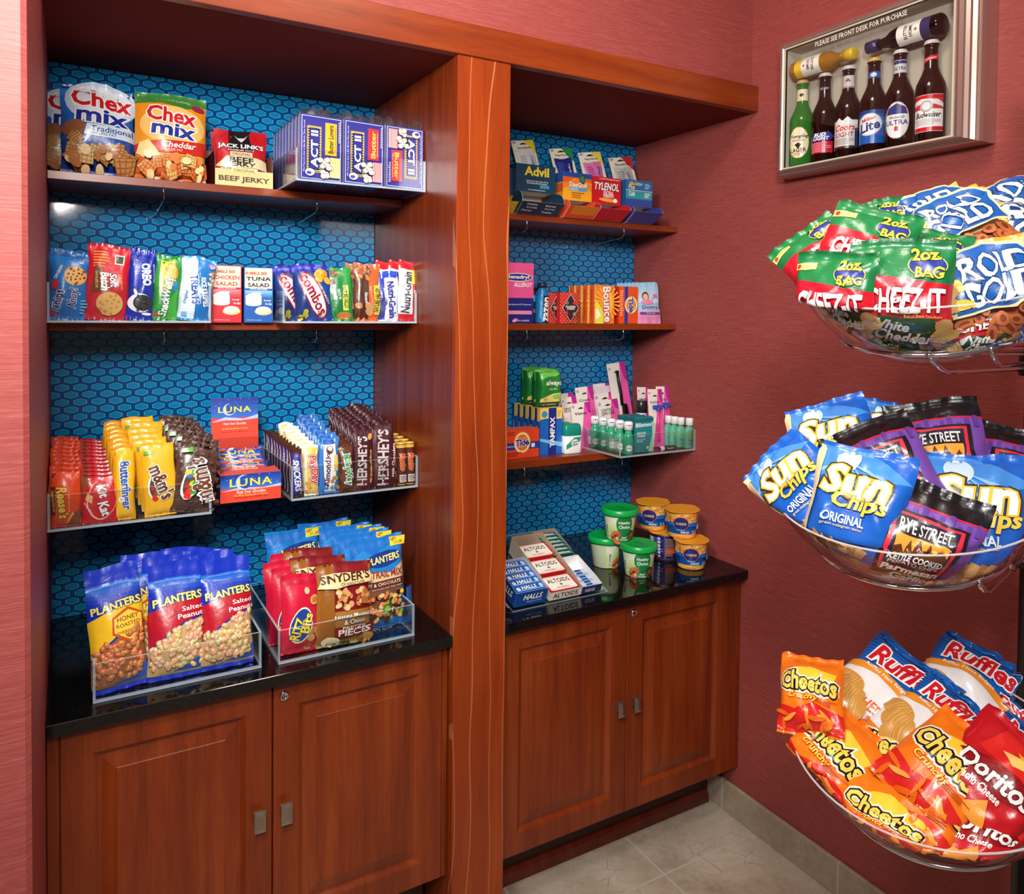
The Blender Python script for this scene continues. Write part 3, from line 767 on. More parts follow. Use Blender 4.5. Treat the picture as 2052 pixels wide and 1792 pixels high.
def f_soft(a):
    a.rect(0, .03, 1, .97, (204, 28, 48)).box(.73, .81, .22, .26, (240, 230, 220)).box(.73, .81, .17, .2, (40, 70, 50)).lines(.12, .68, .5, .9, 6, (240, 160, 60), .4)
    a.poly([(.14, .36), (.34, .36), (.32, .70), (.16, .70)], (110, 66, 34)).text('CHOCOLATE CHIP', .23, .52, .44, .06, (230, 200, 130), rot=-84).text('Soft', .62, .52, .36, .19, WH, rot=-82, ol=(120, 10, 20), bold=.03, shear=.2).text('Batch', .42, .50, .46, .2, WH, rot=-82, ol=(120, 10, 20), bold=.03, shear=.2).text('ORIGINAL', .80, .5, .4, .05, (250, 170, 60), rot=-84)
    cookie(a, .56, .22, .30, False)
pk('cookie_pack', (166, 255, 488, 641), 1.79, .034, (196, 24, 44), f_soft, 37, 'bright red soft cookie packet with one pale round cookie', ry=4, extra=[(.012, .055, -1, 'bright red soft cookie packet behind the front one in the bin')])
def f_oreo(a):
    a.rect(0, .03, 1, .97, (22, 46, 170)).rect(0, .03, .08, .97, (16, 30, 120))
    a.text('OREO', .64, .64, .90, .30, WH, rot=-82, ol=(120, 150, 230), ol2=(14, 24, 100), bold=.03).text('Milk\'s Favorite Cookie', .9, .66, .7, .06, (220, 226, 250), rot=-84)
    a.ell(.5, .24, .44, .36, (238, 240, 246)).ell(.3, .38, .06, .14, WH, 30).ell(.75, .1, .16, .05, WH).ell(.6, .245, .35, .30, (30, 28, 32)).ell(.62, .25, .31, .26, (54, 52, 56)); a.blobs(.4, .14, .85, .34, 22, .035, [(34, 32, 36), (84, 80, 84)], 8)
pk('cookie_pack', (248, 305, 494, 640), 1.79, .03, (20, 40, 150), f_oreo, 41, 'royal blue packet with a dark sandwich cookie splashing in milk', ry=5, extra=[(-.008, .05, -3, 'royal blue sandwich cookie packet behind the front one')])
def f_snack(a):
    a.rect(0, .03, 1, .97, (32, 142, 50)).poly([(.2, .4), (.8, .55), (.75, .95), (.2, .9)], (226, 220, 90)).ell(.62, .75, .25, .36, (196, 140, 60), 8).ell(.62, .75, .2, .3, (232, 186, 104), 8)
    a.poly([(.1, .03), (.9, .03), (.9, .5), (.3, .12)], (60, 170, 60)).text('SnackWell\'s', .46, .36, 1.5, .3, WH, rot=82, ol=(20, 90, 40), bold=.03, shear=.15).poly([(.05, .05), (.35, .05), (.08, .13)], (214, 60, 80)).rect(.7, .45, .85, .6, (50, 130, 200))
pk('cracker_pack', (302, 358, 508, 641), 1.79, .026, (30, 130, 46), f_snack, 43, 'green snack cracker sleeve with white slanted lettering', ry=4, extra=[(.01, .04, -2, 'green snack cracker sleeve behind the front one')])
def f_rice(a):
    a.rect(0, .03, .55, .97, (226, 234, 242)).rect(.55, .03, 1, .97, (26, 110, 180)).poly([(.5, .03), (.6, .03), (.75, .97), (.45, .97)], (26, 120, 190)).text('RICE KRISPIES', .74, .46, .92, .17, WH, rot=-80, ol=(20, 70, 150), bold=.03).text('TREATS', .44, .48, .92, .26, (24, 84, 176), rot=-80, ol=WH, olw=.04, bold=.03).text('Original', .2, .35, .4, .11, (30, 130, 200), rot=84, shear=.2)
    a.blobs(.8, .55, .98, .8, 12, .04, [(190, 120, 60), (240, 220, 190)], 3).ell(.88, .88, .08, .08, (220, 120, 160)).box(.18, .1, .2, .12, (120, 180, 230))
pk('cereal_treat', (352, 420, 512, 641), 1.79, .024, (190, 205, 216), f_rice, 47, 'silver and blue crisped rice bar leaning on the bin side', ry=7, seal=(60, 150, 210), extra=[(-.006, .035, -4, 'silver and blue crisped rice bar behind the leaning one'), (-.012, .07, -6, 'silver and blue crisped rice bar at the back of its row')])
def salad(c1, c2, word, px, label):
    x, w, z0, h = pxb(*px, 1.832)
    a = Art(w, h); a.rect(.03, .015, .97, .985, (240, 222, 196)).rect(.03, .015, .97, .62, c1).ell(.5, .635, .47, .10, (240, 222, 196)).grad(.03, .42, .97, .58, c1, c2, 5).rect(.03, .015, .97, .3, c1)
    a.text('BUMBLE BEE', .42, .89, .74, .10, (190, 60, 40), bold=.02).text(word, .5, .79, .86, .14, (206, 70, 40) if word == 'CHICKEN' else (24, 34, 70), bold=.02).text('SALAD', .5, .68, .74, .14, (206, 70, 40) if word == 'CHICKEN' else (24, 34, 70), bold=.02)
    a.box(.5, .60, .9, .07, c1).text('WITH CRACKERS', .5, .603, .6, .045, WH).ell(.32, .47, .28, .10, (240, 234, 224)).rect(.05, .33, .60, .47, (236, 226, 214)).ell(.32, .335, .275, .07, (236, 226, 214)).ell(.36, .51, .25, .07, (200, 200, 206), 8).text('Ready', .80, .40, .26, .07, WH, shear=.2).text('To Eat', .84, .34, .24, .07, WH, shear=.2)
    a.ell(.66, .20, .30, .13, (232, 190, 120)).ell(.66, .23, .26, .12, (250, 236, 206)); a.blobs(.48, .18, .84, .27, 14, .05, [(255, 246, 224), (236, 214, 176)], 5); a.text('NET WT 3.5 oz (99 g)', .34, .045, .5, .035, WH)
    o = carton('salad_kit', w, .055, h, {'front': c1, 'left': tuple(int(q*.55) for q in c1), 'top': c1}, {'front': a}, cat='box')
    put(o, (x, 1.832, Z2+.0003), (0, 0, 0), label, 'salad kit boxes')
    put(o, (x, 1.89, Z2+.0003), (0, 0, 0), label.replace(' standing between the bins', ' standing right behind the front box'), 'salad kit boxes')
salad((202, 34, 48), (240, 130, 140), 'CHICKEN', (424, 484, 530, 645), 'red chicken salad kit box standing between the bins')
salad((20, 88, 170), (130, 190, 226), 'TUNA', (489, 547, 534, 645), 'blue tuna salad kit box standing between the bins')
def f_combos(a):
    a.rect(0, .03, 1, .97, (24, 52, 120)).rect(0, .86, 1, .97, (36, 44, 170)).poly([(.3, .03), (1, .03), (1, .97), (.75, .7)], (20, 70, 150)).ell(.5, .44, .25, .66, (150, 24, 50), 22).ell(.5, .44, .21, .60, (240, 236, 232), 22)
    a.text('combos', .5, .46, 1.12, .30, (160, 22, 46), rot=-66, bold=.04, shear=-.1).text('BAKED SNACKS', .75, .50, .7, .06, WH, rot=-64); a.blobs(.55, .7, .9, .85, 7, .11, [(240, 176, 60), (214, 140, 40)], 2).blobs(.1, .05, .3, .2, 6, .07, [(190, 180, 60), (150, 140, 40)], 5)
pk('pretzel_snack_bag', (592, 668, 528, 643), 1.775, .035, (26, 44, 110), f_combos, 53, 'navy pretzel snack bag with a crimson and white swoosh, frontmost', ry=-3, extra=[(-.022, .07, -5, 'navy pretzel snack bag standing second in its row'), (-.036, .12, -6, 'navy pretzel snack bag at the back of its row')], seal=(38, 44, 160))
def f_nv(a):
    a.rect(0, .03, 1, .97, (34, 138, 56)).ell(.4, .45, .34, .85, (30, 120, 60)).rect(.58, .2, .82, .66, (236, 226, 90)).text('NATURE VALLEY', .70, .43, .92, .2, (40, 60, 30), rot=-82, bold=.03).text('OATS \'N', .45, .5, .42, .12, WH, rot=-84).text('HONEY', .28, .48, .4, .12, WH, rot=-84).ell(.6, .1, .3, .16, (190, 120, 60)).poly([(.1, .82), (.5, .85), (.3, .97), (.1, .95)], (120, 84, 50)).ell(.2, .7, .12, .2, (90, 60, 40))
pk('granola_bar', (660, 708, 535, 643), 1.775, .02, (36, 150, 60), f_nv, 57, 'green granola bar with a yellow band at the front of its row', ry=-2, rz=-6, extra=[(.012, .03, 3, 'green granola bar standing second in its row'), (.02, .06, 5, 'green granola bar third in its row')])
def f_nva(a):
    a.rect(0, .03, .6, .97, (74, 40, 28)).rect(.55, .03, 1, .97, (226, 96, 40)); a.blobs(.05, .75, .5, .95, 9, .13, [(190, 120, 70), (160, 90, 50)], 2, .5).blobs(.1, .1, .7, .3, 8, .14, [(206, 150, 100), (186, 126, 80)], 6, .5)
    a.text('Almond', .42, .4, .4, .12, WH, rot=-84).rect(.75, .12, .98, .62, (232, 210, 70)).text('NATURE VALLEY', .86, .37, .9, .18, (50, 50, 24), rot=86, bold=.03).text('SWEET & SALTY NUT', .64, .45, .7, .07, (250, 220, 200), rot=-84)
pk('granola_bar', (709, 760, 527, 643), 1.775, .02, (120, 60, 34), f_nva, 59, 'brown and orange almond granola bar at the front of its row', ry=2, seal=(230, 110, 60), extra=[(-.006, .03, -2, 'brown and orange almond granola bar behind the front one')])
def f_ngb(a):
    a.rect(0, .03, 1, .97, (228, 230, 240)).rect(0, .84, 1, .97, (30, 70, 190)).rect(0, .03, .3, .84, (40, 60, 160)); a.blobs(.02, .06, .3, .4, 8, .13, [(50, 54, 120), (84, 90, 160)], 4)
    a.text('Nutri-Grain', .62, .42, 1.55, .34, (36, 48, 150), rot=-86, bold=.035).text('BLUEBERRY', .3, .5, .6, .1, WH, rot=-86)
pk('cereal_bar', (757, 800, 540, 644), 1.775, .018, (210, 214, 230), f_ngb, 61, 'white and blue cereal bar with printed blueberries', ry=1, extra=[(.012, .03, 2, 'white and blue cereal bar behind the front one')])
def f_ngr(a):
    a.rect(0, .03, 1, .97, (232, 230, 232)).rect(0, .86, 1, .97, (200, 30, 40)).rect(0, .03, 1, .12, (206, 34, 44)).rect(.66, .12, 1, .86, (190, 50, 50)).rect(.6, .62, .95, .86, (230, 200, 60)).text('Nutri-Grain', .36, .48, 1.9, .42, (60, 60, 70), rot=86, bold=.03).text('APPLE', .8, .45, .4, .14, WH, rot=-84)
pk('cereal_bar', (797, 838, 523, 645), 1.765, .018, (214, 206, 210), f_ngr, 67, 'white cereal bar with red ends standing against the bin side', ry=3, seal=(206, 40, 48), extra=[(-.02, .03, 2, 'white cereal bar with red ends second in its row'), (-.042, .055, 0, 'white cereal bar with red ends at the back of its row')])
# ================================================================ left shelves, lower board: candy
zz = Z3+.0042
acrylic_bin(XL+.001, .2645, 1.7045, 2.01, Z3, .072, 'clear acrylic bin crammed with red, yellow and brown candy')
acrylic_bin(.4445, .7625, 1.7345, 2.04, Z3, .079, 'clear acrylic bin of chocolate bars beside the cherry divider')
def row(name, px, Y, t, col, fn, seed, lab, n, dy, rise=.0035, rx=-8, ry=0, rz=0, dxk=0., nn=4, m=.5, pv=.35, mat='film', seal=None, st=.012, sb=.006, cat='candy bar', grp=None, jit=1.5, fan=0., **kw):
    x, w, z0, h = pxb(*px, Y); h = h/math.cos(R(rx)); a = Art(w, h); fn(a)
    p = bag(name, w, h, t, col, a, seal, st=st, sb=sb, seed=seed, n=nn, m=m, pv=pv, mat=mat, cat=cat, pinch=.02, wr=.0005, sag=.05, nu=16, nv=20, **kw)
    g = random.Random(seed)
    for k in range(n):
        put(p, (x+dxk*k+g.uniform(-.001, .001), Y+t*.35+dy*k, zz+.0006+rise*k), (R(rx+fan*k), R(ry+(g.uniform(-jit, jit) if k else 0)), R(rz)), lab.replace('@', ORD[k]), grp or name.replace('_', ' ')+' row')
    return p
def f_reese(a):
    a.rect(0, .03, 1, .97, (226, 74, 28)).rect(0, .9, 1, .97, (206, 60, 24)).text('Reese\'s', .42, .42, 1.12, .34, (246, 206, 60), rot=-86, ol=(110, 40, 16), olw=.05, bold=.03, shear=.2).rect(.06, .22, .18, .70, (80, 44, 16)).text('2 PEANUT BUTTER CUPS', .12, .46, .75, .06, (250, 220, 90), rot=-88).text('MILK CHOCOLATE', .62, .40, .6, .05, (250, 220, 120), rot=-88).poly([(.5, .03), (.95, .03), (1, .3), (.8, .24)], (130, 74, 44)).poly([(.45, .03), (.55, .05), (.8, .22), (.75, .25)], (236, 180, 80)).lines(.05, .85, .2, .92, 3, (90, 30, 20))
row('peanut_butter_cup_pack', (99, 163, 944, 1058), 1.712, .022, (224, 72, 30), f_reese, 71, '@ orange peanut butter cup pack counting back from the bin front', 9, .031, seal=(214, 64, 30), jit=1)
def f_kitkat(a):
    a.rect(0, .03, 1, .97, (206, 18, 38)).ell(.54, .48, .40, .60, (240, 200, 160), -4).ell(.55, .49, .385, .57, (200, 16, 36), -4).poly([(.02, .55), (.25, .95), (.14, .97), (0, .97)], (140, 80, 50)).poly([(.1, .5), (.28, .42), (.3, .56), (.14, .64)], (226, 180, 120))
    a.text('Kit', .56, .66, .42, .26, WH, rot=-72, ol=(60, 10, 20), olw=.03, bold=.05, shear=.2).text('Kat', .62, .30, .46, .28, WH, rot=-72, ol=(60, 10, 20), olw=.03, bold=.05, shear=.2).text('Crisp Wafers', .2, .3, .5, .06, WH, rot=-62)
row('wafer_bar', (164, 238, 957, 1052), 1.712, .016, (196, 14, 36), f_kitkat, 73, '@ red wafer bar in its tight stack counting back from the bin front', 11, .0255, seal=(180, 12, 32), jit=1)
def f_butter(a):
    a.rect(0, .03, 1, .97, (250, 196, 40)).rect(.0, .03, .16, .97, (236, 160, 30)).text('Butterfinger', .52, .46, 2.35, .60, (30, 90, 190), rot=-87, ol=(240, 240, 230), olw=.05, bold=.04)
row('peanut_butter_bar', (227, 272, 898, 1043), 1.712, .028, (246, 180, 36), f_butter, 79, '@ yellow peanut butter bar counting back from the bin front', 7, .038, rise=.004, seal=(240, 160, 36), dxk=-.002, fan=.5)
def f_mm(c, txt, lens):
    def f(a):
        a.rect(0, .03, 1, .97, c)
        if c[0] < 120:
            for i in range(7):
                for j in range(9): a.ell(.07+i*.145+(j % 2)*.07, .06+j*.11, .05, .05, tuple(int(q*1.22) for q in c), 0, 8)
        a.ell(.36, .42, .20, .42, WH, -8).ell(.37, .42, .16, .36, (90, 60, 40), -8)
        a.blobs(.28, .24, .48, .6, 14, .08, [(214, 40, 40), (40, 110, 200), (60, 160, 60), (246, 200, 40), (236, 120, 40)], 4)
        a.text('m&m\'s', .57, .46, 1.10, .44, lens, rot=txt, ol=WH, olw=.045, bold=.06).box(.2, .86, .2, .1, (100, 180, 70))
    return f
row('candy_bag', (290, 358, 892, 1036), 1.715, .022, (246, 184, 36), f_mm((246, 186, 40), -72, (96, 52, 34)), 83, '@ yellow candy bag in its fanned row counting back from the bin front', 6, .036, rise=.007, ry=-3, nn=2.6, m=.6, cat='candy bag', dxk=-.0035, jit=4, fan=1)
row('candy_bag', (342, 424, 896, 1034), 1.712, .022, (84, 56, 48), f_mm((78, 52, 44), 108, (110, 66, 46)), 89, '@ brown candy bag in its fanned row counting back from the bin front', 6, .038, rise=.007, ry=9, nn=2.6, m=.6, cat='candy bag', dxk=-.004, jit=4, fan=1)
# --- snack bar display carton (blue over coral) with a header card and bars inside
x0, x1 = .2955, .4315; lw = x1-x0; xc = (x0+x1)/2; yf = 1.782
def luna(a, big=1.):
    a.rect(0, 0, 1, 1, (228, 72, 50)).grad(0, .50, 1, 1, '#2f6fd2', '#1c3f9e', 5).poly([(0, .40), (.3, .52), (.7, .46), (1, .56), (1, .46), (.6, .42), (.3, .44)], (190, 200, 230)).ell(.38, .70, .13, .13, (200, 214, 240)).ell(.405, .715, .115, .115, (32, 80, 180))
    a.text('LUNA', .5, .70, .70, .13, (250, 232, 60), sp=1.15, bold=.01).text('Nutz Over Chocolate', .5, .355, .48, .06, (255, 240, 230), shear=.2).text('The Whole Nutrition Bar for Women', .5, .23, .56, .035, (250, 200, 120)).text('CALCIUM - FOLIC ACID - VITAMIN D - IRON', .5, .15, .56, .025, (150, 30, 24)).blobs(.05, .6, .95, .97, 14, .006, [(240, 240, 255)], 7)
a = Art(lw, .063); luna(a)
tr = tray('snack_bar_carton', lw, .15, .063, .063, .063, .0010, (228, 72, 50), (70, 60, 110), {'front': a}, (60, 50, 120), label='blue and coral snack bar carton with a raised header card', cat='carton')
tr.location = (xc, yf, Z3); tr.rotation_euler = (0, 0, R(-1.5))
V, F = boxvf(-lw/2+.001, lw/2-.001, .002, .010, 0, .0005); P = [(-lw/2, 0, .0632), (lw/2, 0, .0632), (lw/2, .075, .0636), (.03, .055, .0636), (-.02, .055, .0636), (-lw/2, .075, .0636)]
lid = mk('lid_flap', mesh('lid_flap', P, [(0, 1, 2, 3, 4, 5)], 'card', [lin((232, 84, 60))]), tr)
hw, hh = .112, .100
a = Art(hw, hh); luna(a)
V, F = boxvf(-hw/2, hw/2, 0, .001, 0, hh)
hc = mk('header_card', mesh('header_card', V, F, 'card', [lin((228, 72, 50))]*6), tr, (-.012, .1515, .125), (R(-4), 0, 0))
print_children(a, lambda u, v, f: np.stack([u-hw/2, 0*u-f, v], 1), hc, 'card', 0, eps=.00006, off0=.0001)
V, F = boxvf(-hw/2, hw/2, 0, .0008, .0, .062); mk('back_flap', mesh('back_flap', V, F, 'card', [lin((196, 60, 44))]*6), tr, (-.012, .1505, .0635))
def f_lbar(a): luna(a)
a = Art(.115, .044); luna(a)
lb = bag('snack_bar', .115, .044, .022, (60, 80, 170), a, (40, 70, 160), st=.006, sb=.006, seed=91, n=4, cat='snack bar', wr=.0006)
for k, (dy, dz, rx) in enumerate(((.128, .070, -32), (.098, .066, -58), (.064, .060, -68))):
    put(lb, (xc-.004, yf+dy-.01, Z3+dz-.008), (R(rx), 0, R(-1)), ['rearmost blue and coral snack bar sticking out of its carton', 'middle blue and coral snack bar lying in its open carton', 'foremost blue and coral snack bar lying in its open carton'][k], 'snack bars in the carton')
# --- chocolate bars
def f_snick(a):
    a.rect(0, .03, 1, .97, (84, 44, 30)).rect(0, .06, .9, .93, (206, 200, 214)).rect(.1, .06, .86, .93, (40, 44, 140)).text('SNICKERS', .48, .46, 2.6, .52, WH, rot=-86, ol=(40, 40, 160), bold=.05, shear=.15)
row('chocolate_bar', (584, 608, 905, 999), 1.745, .024, (76, 40, 28), f_snick, 101, '@ narrow brown bar with blue and white lettering counting back along the bin side', 10, .029, rise=.001, seal=(70, 38, 26), rx=-5)
def f_pay(a):
    a.rect(0, .03, 1, .97, (240, 196, 90)).rect(0, .9, 1, .97, WH).text('PayDay', .6, .50, 1.9, .62, (226, 50, 40), rot=-84, ol=(246, 246, 240), ol2=(40, 50, 140), bold=.05, shear=.1).blobs(.05, .05, .4, .3, 10, .1, [(230, 180, 90), (206, 150, 70)], 3)
row('caramel_bar', (610, 640, 890, 991), 1.745, .022, (240, 224, 190), f_pay, 103, '@ cream peanut caramel bar with red lettering counting back from the bin front', 7, .036, rise=.004, seal=(236, 236, 240), rx=-6)
def f_joy(a):
    a.rect(0, .03, 1, .97, (234, 236, 242)).rect(0, .03, .2, .97, (40, 110, 190)).rect(.8, .03, 1, .97, (40, 110, 190)).rect(.2, .88, .8, .97, (30, 90, 180)).text('Almond', .36, .36, 1.25, .3, (96, 40, 40), rot=87, bold=.05).ell(.5, .78, .18, .2, (120, 70, 50)).ell(.5, .8, .12, .12, WH).text('Joy', .42, .70, .5, .26, (96, 40, 40), rot=87, bold=.05).rect(.68, .4, .86, .68, (230, 190, 90)).blobs(.5, .1, .9, .3, 6, .1, [(190, 130, 70), (120, 170, 90)], 2)
row('coconut_bar', (641, 682, 880, 990), 1.745, .024, (60, 120, 190), f_joy, 107, '@ white and blue coconut almond bar counting back from the bin front', 7, .036, rise=.005, seal=(50, 120, 200), rx=-8, ry=2)
def f_milky(a):
    a.rect(0, .03, 1, .97, (92, 50, 32)).ell(.5, .45, .5, .9, (110, 60, 40)).text('MilkyWay', .52, .46, 2.0, .56, (44, 150, 70), rot=-84, ol=WH, olw=.07, bold=.04).box(.3, .9, .2, .15, (90, 180, 80))
row('nougat_bar', (682, 712, 892, 987), 1.745, .024, (88, 48, 32), f_milky, 109, '@ brown nougat bar with green lettering counting back from the bin front', 5, .045, rise=.004, rx=-6)
def f_hersh(almond):
    def f(a):
        a.rect(0, .03, 1, .97, (66, 24, 34)).text('HERSHEY\'S', .42 if almond else .44, .47, 2.35 if almond else 2.3, .52, (196, 190, 190), rot=87, bold=.05)
        if almond: a.text('Milk Chocolate with Almonds', .86, .38, 1.6, .1, (230, 190, 90), rot=87).ell(.86, .86, .1, .17, (206, 140, 70), -20)
        else: a.text('Milk Chocolate', .90, .42, 1.4, .13, (236, 226, 220), rot=87)
    return f
row('milk_chocolate_bar', (712, 751, 862, 984), 1.745, .012, (64, 24, 34), f_hersh(True), 113, '@ maroon chocolate bar with almonds counting back from the bin front', 9, .025, rise=.0032, rx=-8, nn=6, m=.35, seal=(58, 22, 30))
row('milk_chocolate_bar', (751, 796, 850, 977), 1.745, .012, (66, 24, 36), f_hersh(False), 127, '@ plain maroon chocolate bar counting back from the bin front', 9, .025, rise=.0032, rx=-8, nn=6, m=.35, seal=(58, 22, 30))
# rolls of caramels with gold twist ends
def roll_obj(name, r, h, col, capcol, art, cat, lab=None, mat='film'):
    prof = [(r*.55, 0), (r*.96, .0015), (r, .004), (r, h-.004), (r*.96, h-.0015), (r*.55, h)]
    V, F = lathe_vf(prof, 20); n = 20
    C = []
    for i in range(len(prof)-1): C += [lin(capcol if i in (0, 1, 3, 4) else col)]*n
    C += [lin(capcol)]*2
    o = mk(name, mesh(name, V, F, mat, C, smooth=True)); tag(o, lab, cat)
    if art: round_print(art, radius_of(prof), o, mat, z0=.006)
    return o
rh = .108
a = Art(.045, rh-.012); a.rect(0, 0, 1, .92, (84, 40, 34)).rect(0, .92, 1, 1, (206, 160, 70)).text('Rolo', .52, .55, .95, .36, (206, 40, 50), rot=-88, ol=(230, 190, 110), bold=.05, shear=.2).rect(.3, .03, .75, .22, (236, 226, 220)).lines(.33, .04, .72, .2, 7, (60, 50, 50))
ro = roll_obj('caramel_roll', .0125, rh, (84, 40, 34), (214, 170, 70), a, 'candy roll')
k = 0
for i, px in enumerate((806, 823)):
    for j in range(4):
        xx = W(px, 965, Y=1.752).x
        put(ro, (xx, 1.756+j*.034, zz+.0006+.002*j), (R(-4), 0, 0), f'{ORD[j]} gold-ended brown candy roll in the {"row beside the chocolate bars" if i == 0 else "row along the bin end"}', 'caramel candy rolls')
# ================================================================ left counter: nuts and trail mix
zz = ZC+.0042
acrylic_bin(.033, .3435, 1.578, 1.885, ZC, .075, 'clear acrylic bin of peanut bags on the black counter')
acrylic_bin(.377, .6860, 1.574, 1.885, ZC, .072, 'clear acrylic bin of trail mix pouches on the black counter')
def nuts(root, S, w, h, rg, n, col, r, seed, offy=.0):
    """real little peanuts pressed against the clear window of the bag"""
    g = random.Random(seed); V, F, C = [], [], []
    base = [(math.cos(a)*math.cos(b), math.sin(b), math.sin(a)*math.cos(b)) for b in (-.9, 0, .9) for a in [k*math.pi/3 for k in range(6)]]
    for k in range(n):
        u, v = g.uniform(rg[0], rg[2])*w, g.uniform(rg[1], rg[3])*h
        if v/h > rg[1]+(rg[3]-rg[1])*(.55+.45*(u/w)): continue
        c = S(np.array([u]), np.array([v]), -.0012)[0]; an = g.uniform(0, 3.14); o = len(V)
        l, s_ = r*g.uniform(.95, 1.3), r*g.uniform(.68, .85); ca, sa = math.cos(an), math.sin(an)
        for x, y, z in base:
            X, Zz = x*l, z*s_; V.append((c[0]+ca*X-sa*Zz, c[1]+y*r*.5, c[2]+sa*X+ca*Zz))
        for i in range(2):
            for q in range(6): F.append((o+i*6+q, o+i*6+(q+1) % 6, o+i*6+6+(q+1) % 6, o+i*6+6+q))
        F += [tuple(o+q for q in range(6))[::-1], tuple(o+12+q for q in range(6))]
        cc = tuple(min(255, int(q*g.uniform(.86, 1.08))) for q in col); C += [lin(cc)]*14
    ob = mk('peanuts', mesh('peanuts', V, F, 'plastic', C, smooth=True), root); ob['kind'] = 'stuff'
def planters(px, Y, honey, seed, label, rx=-16, ry=0, rz=0, extra=(), visible=True):
    x, w, z0, h = pxb(*px, Y); h = h/math.cos(R(rx))*1.03
    a = Art(w, h); a.rect(0, .04, 1, 1, (20, 52, 190)).grad(0, .72, 1, .86, '#1c3cb8', '#2470d0', 4)
    lc = (246, 200, 40) if honey else (186, 26, 46)
    a.poly([(0, .28), (.06, .30), (.25, .37), (.6, .47), (1, .52), (1, .66), (.6, .66), (.3, .63), (0, .58)], lc)
    a.poly([(0, .05), (1, .05), (1, .50), (.6, .45), (.25, .35), (0, .26)], (150, 96, 54) if honey else (206, 170, 116))
    a.poly([(0, .03), (.3, .05), (.65, .10), (1, .19), (1, .03)], (24, 90, 190))
    a.text('PLANTERS', .52, .675, .90, .15, (244, 226, 130), ol=(24, 60, 60), olw=.05, bold=.025, rot=5)
    if honey: a.poly([(.40, .45), (.72, .36), (.98, .43), (.98, .58), (.72, .645), (.42, .58)], (206, 80, 30)).poly([(.44, .46), (.72, .385), (.95, .44), (.95, .57), (.72, .62), (.45, .565)], (250, 216, 70)).text('HONEY', .70, .56, .40, .09, (150, 70, 30), rot=4).text('ROASTED', .70, .51, .44, .075, (150, 70, 30), rot=4).text('peanuts', .70, .455, .42, .09, (206, 110, 30), rot=4)
    else: a.text('Salted', .78, .585, .40, .085, WH, rot=4).text('Peanuts', .76, .525, .52, .09, WH, rot=4)
    kw = dict(n=2.4, m=.6, wr=.0011, pinch=.05)
    p = bag('peanut_bag', w, h, .045, (20, 50, 186), a, (26, 58, 200), st=.038, sb=.01, seed=seed, cat='bag', **kw)
    S = bag_surface(w, h, .045, .038, .01, seed, **kw)
    nuts(p, lambda u, v, o: S(u, v, .001), w, h, (.05, .10, .95, .52), 120, (206, 128, 76) if honey else (232, 196, 146), .0078, seed)
    put(p, (x, Y, zz+.0006), (R(rx), R(ry), R(rz)), label, 'peanut bags')
    for dx, dy, rr, lb in extra: put(p, (x+dx, Y+dy, zz+.0006), (R(rx-2), R(ry+rr), R(rz)), lb, 'peanut bags')
planters((186, 300, 1162, 1386), 1.605, True, 131, 'blue and yellow honey roasted peanut bag in the bin corner', ry=-3, rz=4, extra=[(.035, .055, 9, 'honey roasted peanut bag tilted behind the yellow-fronted one')])
planters((295, 411, 1158, 1366), 1.605, False, 137, 'blue and red salted peanut bag in the middle of the bin', ry=2, rz=3, extra=[(-.02, .05, 4, 'salted peanut bag second in the middle row of the bin'), (.012, .095, 6, 'salted peanut bag at the back of the middle row')])
planters((404, 508, 1150, 1346), 1.605, False, 139, 'blue and red salted peanut bag by the bin end panel', ry=2, rz=3, extra=[(-.012, .05, -3, 'salted peanut bag second in the row by the end panel'), (-.05, .08, 5, 'salted peanut bag leaning at the back between the rows')])
def f_ritz(a):
    a.rect(0, .03, 1, .97, (206, 26, 60)).rect(0, .86, 1, .92, (186, 20, 50)).blobs(.55, .05, .95, .3, 7, .1, [(200, 130, 70), (224, 170, 100)], 2); a.ell(.45, .36, .28, .42, (248, 240, 200), -14).ell(.45, .36, .255, .38, (30, 70, 160), -14)
    a.text('RITZ', .36, .32, .52, .24, (250, 226, 60), rot=74, ol=(30, 50, 120), bold=.05).text('Bits', .58, .38, .46, .24, (250, 226, 60), rot=74, ol=(30, 50, 120), bold=.05).ell(.80, .66, .12, .12, (224, 170, 100)).ell(.80, .66, .07, .07, (190, 120, 60)).ell(.6, .78, .07, .08, (236, 200, 150)).text('Peanut Butter', .92, .38, .7, .08, WH, rot=80)
x = pk('cracker_sandwich_bag', (560, 642, 1172, 1320), 1.603, .036, (206, 28, 60), f_ritz, 149, 'crimson cracker sandwich bag in the bin corner, frontmost', rx=-10, ry=4, rz=6, cat='bag', extra=[(-.012, .055, 2, 'crimson cracker sandwich bag second in its row'), (-.004, .105, -4, 'crimson cracker sandwich bag third in its row'), (.004, .15, 3, 'crimson cracker sandwich bag at the back of its row')], z=zz)
